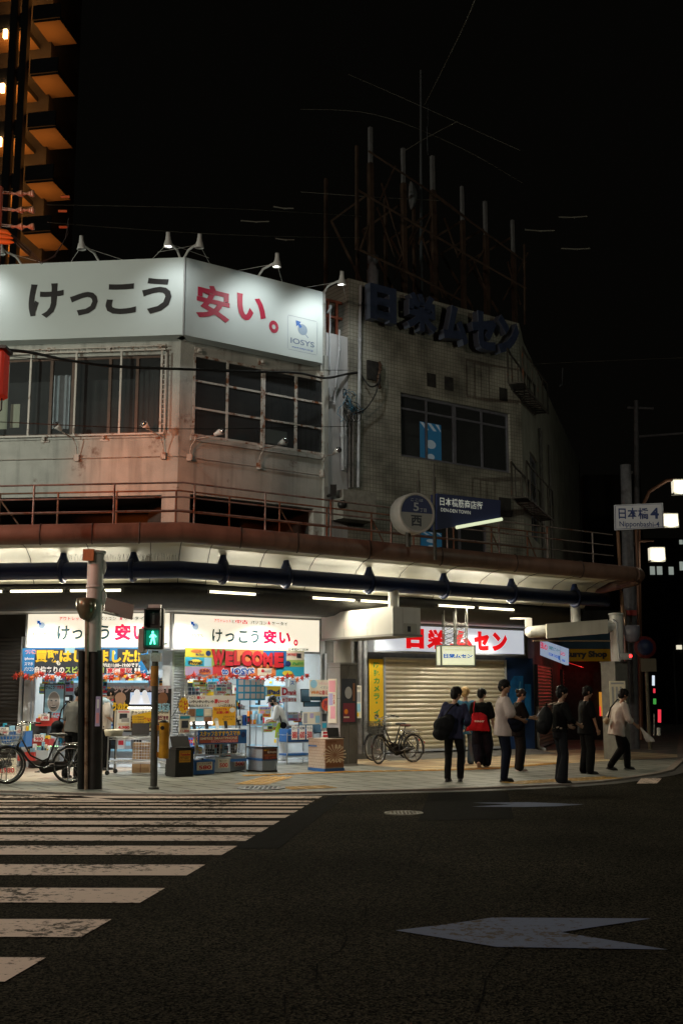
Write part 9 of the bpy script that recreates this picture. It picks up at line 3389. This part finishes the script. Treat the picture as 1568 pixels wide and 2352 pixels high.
wire([(800, 170, 34), (920, 222, 33), (1195, 345, 33)], .010, 'faint wire high over the billboard frame', WL_)
wire([(930, 345, 32), (975, 318, 32), (1050, 278, 32)], .014, 'short bright stay wire at the radio mast', WL_)
wire([(690, 440, 30), (860, 452, 30), (1010, 460, 31)], .008, 'lowest faint wire through the billboard frame', WL_)
wire([(1220, 836, 38), (1400, 828, 39), (1600, 820, 40)], .010, 'thin wire running off to the right of the tiled building', WL_)
wire([(110, 470, 17), (300, 473, 19), (560, 480, 22), (830, 496, 28)], .006, 'upper thin wire strung from the insulators', WL_)
wire([(110, 510, 17), (300, 525, 19), (560, 540, 22), (830, 546, 28)], .006, 'middle thin wire strung from the insulators', WL_)
for k, (x0, y0, x1, y1) in enumerate(((628, 474, 674, 478), (553, 506, 618, 508), (632, 547, 676, 550), (1283, 498, 1348, 496), (1205, 527, 1273, 529), (1288, 570, 1355, 570))):
	a_, b_ = at_depth(x0, y0, 26), at_depth(x1, y1, 26)
	m_ = MB()
	m_.tube([a_, a_.lerp(b_, .5) + Vector((0, 0, -.02)), b_], .018, 5)
	m_.tube([a_.lerp(b_, .55) - Vector((0, 0, .0)), a_.lerp(b_, .55) - Vector((0, 0, .05))], .015, 5)
	tag(m_.build('wire_spacer', WL_), 'short pale spacer bar hanging on the overhead wires', 'spacer', 'spacers on the overhead wires')
for k, (px, py) in enumerate(((144, 484), (146, 521), (150, 451))):
	m_ = MB()
	m_.tube([at_depth(px - 10, py, ye), at_depth(px + 10, py, ye)], .022, 6)
	tag(m_.build('wire_sleeve', mat('sleeve_orange', (.5, .10, .02), .5)), ('middle', 'lowest', 'topmost')[k] + ' orange sleeve on the wires right of the insulators', 'sleeve', 'orange wire sleeves')
# tangle of blue wires and the junction box on the tiled wall
rnd = random.Random(12)
jb = thing('cable_tangle', 'tangle of blue and black wires on the strip between the buildings', 'cables', RW.mat(RW.hit(800, 920, .1)[0], .1, RW.hit(800, 950, .1)[1]))
CB = [mat('wire_blue', (.05, .20, .32), .4), WIREMAT, mat('wire_lightgrey', (.4, .4, .4), .5), WIREMAT, mat('wire_blue', (.05, .2, .32), .4)]
for k in range(16):
	m_ = MB()
	pts = []
	x, y = rnd.uniform(788, 800), rnd.uniform(890, 905)
	for i in range(9):
		u_, z_ = RW.hit(x, y, .12 + .1 * rnd.random())
		pts.append(RW.pt(u_, .12 + .12 * rnd.random(), z_))
		x += rnd.uniform(-7, 12)
		y += rnd.uniform(-3, 16)
	m_.tube(pts, .010, 5)
	m_.build('wire', CB[k % 5], jb)
for k in range(3):
	m_ = MB()
	u_, z_ = RW.hit(800 + 8 * k, 952, .2)
	m_.tube([RW.pt(u_ + .18 * math.cos(a * .5236), .2 + .02 * a / 12, z_ + .2 * math.sin(a * .5236)) for a in range(12)], .009, 5, closed=True)
	m_.build('coil', WIREMAT, jb)
m_ = MB()
u_, z_ = RW.hit(870, 860, .1)
for k in range(6):
	m_.tube([RW.pt(u_ + .03 * math.sin(k), .1, z_ + .35 - .12 * k), RW.pt(u_ + .05 * math.cos(k), .14, z_ + .22 - .12 * k)], .045, 6)
m_.build('joint_bundle', mat('rusty_tape', (.09, .05, .03), .8), jb)
# security camera at the building edge and the litter of cables there
m_ = MB()
u_, z_ = RW.hit(768, 1135, .4)
m_.box(RW.pt(u_, .35, z_ + .1), (.16, .16, .28))
m_.tube([RW.pt(u_, .0, z_), RW.pt(u_, .35, z_)], .04, 6)
m_.ball(RW.pt(u_ + .2, .45, z_ - .25), .12)
tag(m_.build('security_camera', BLACKP), 'black camera cluster on the building corner above the railing', 'camera')
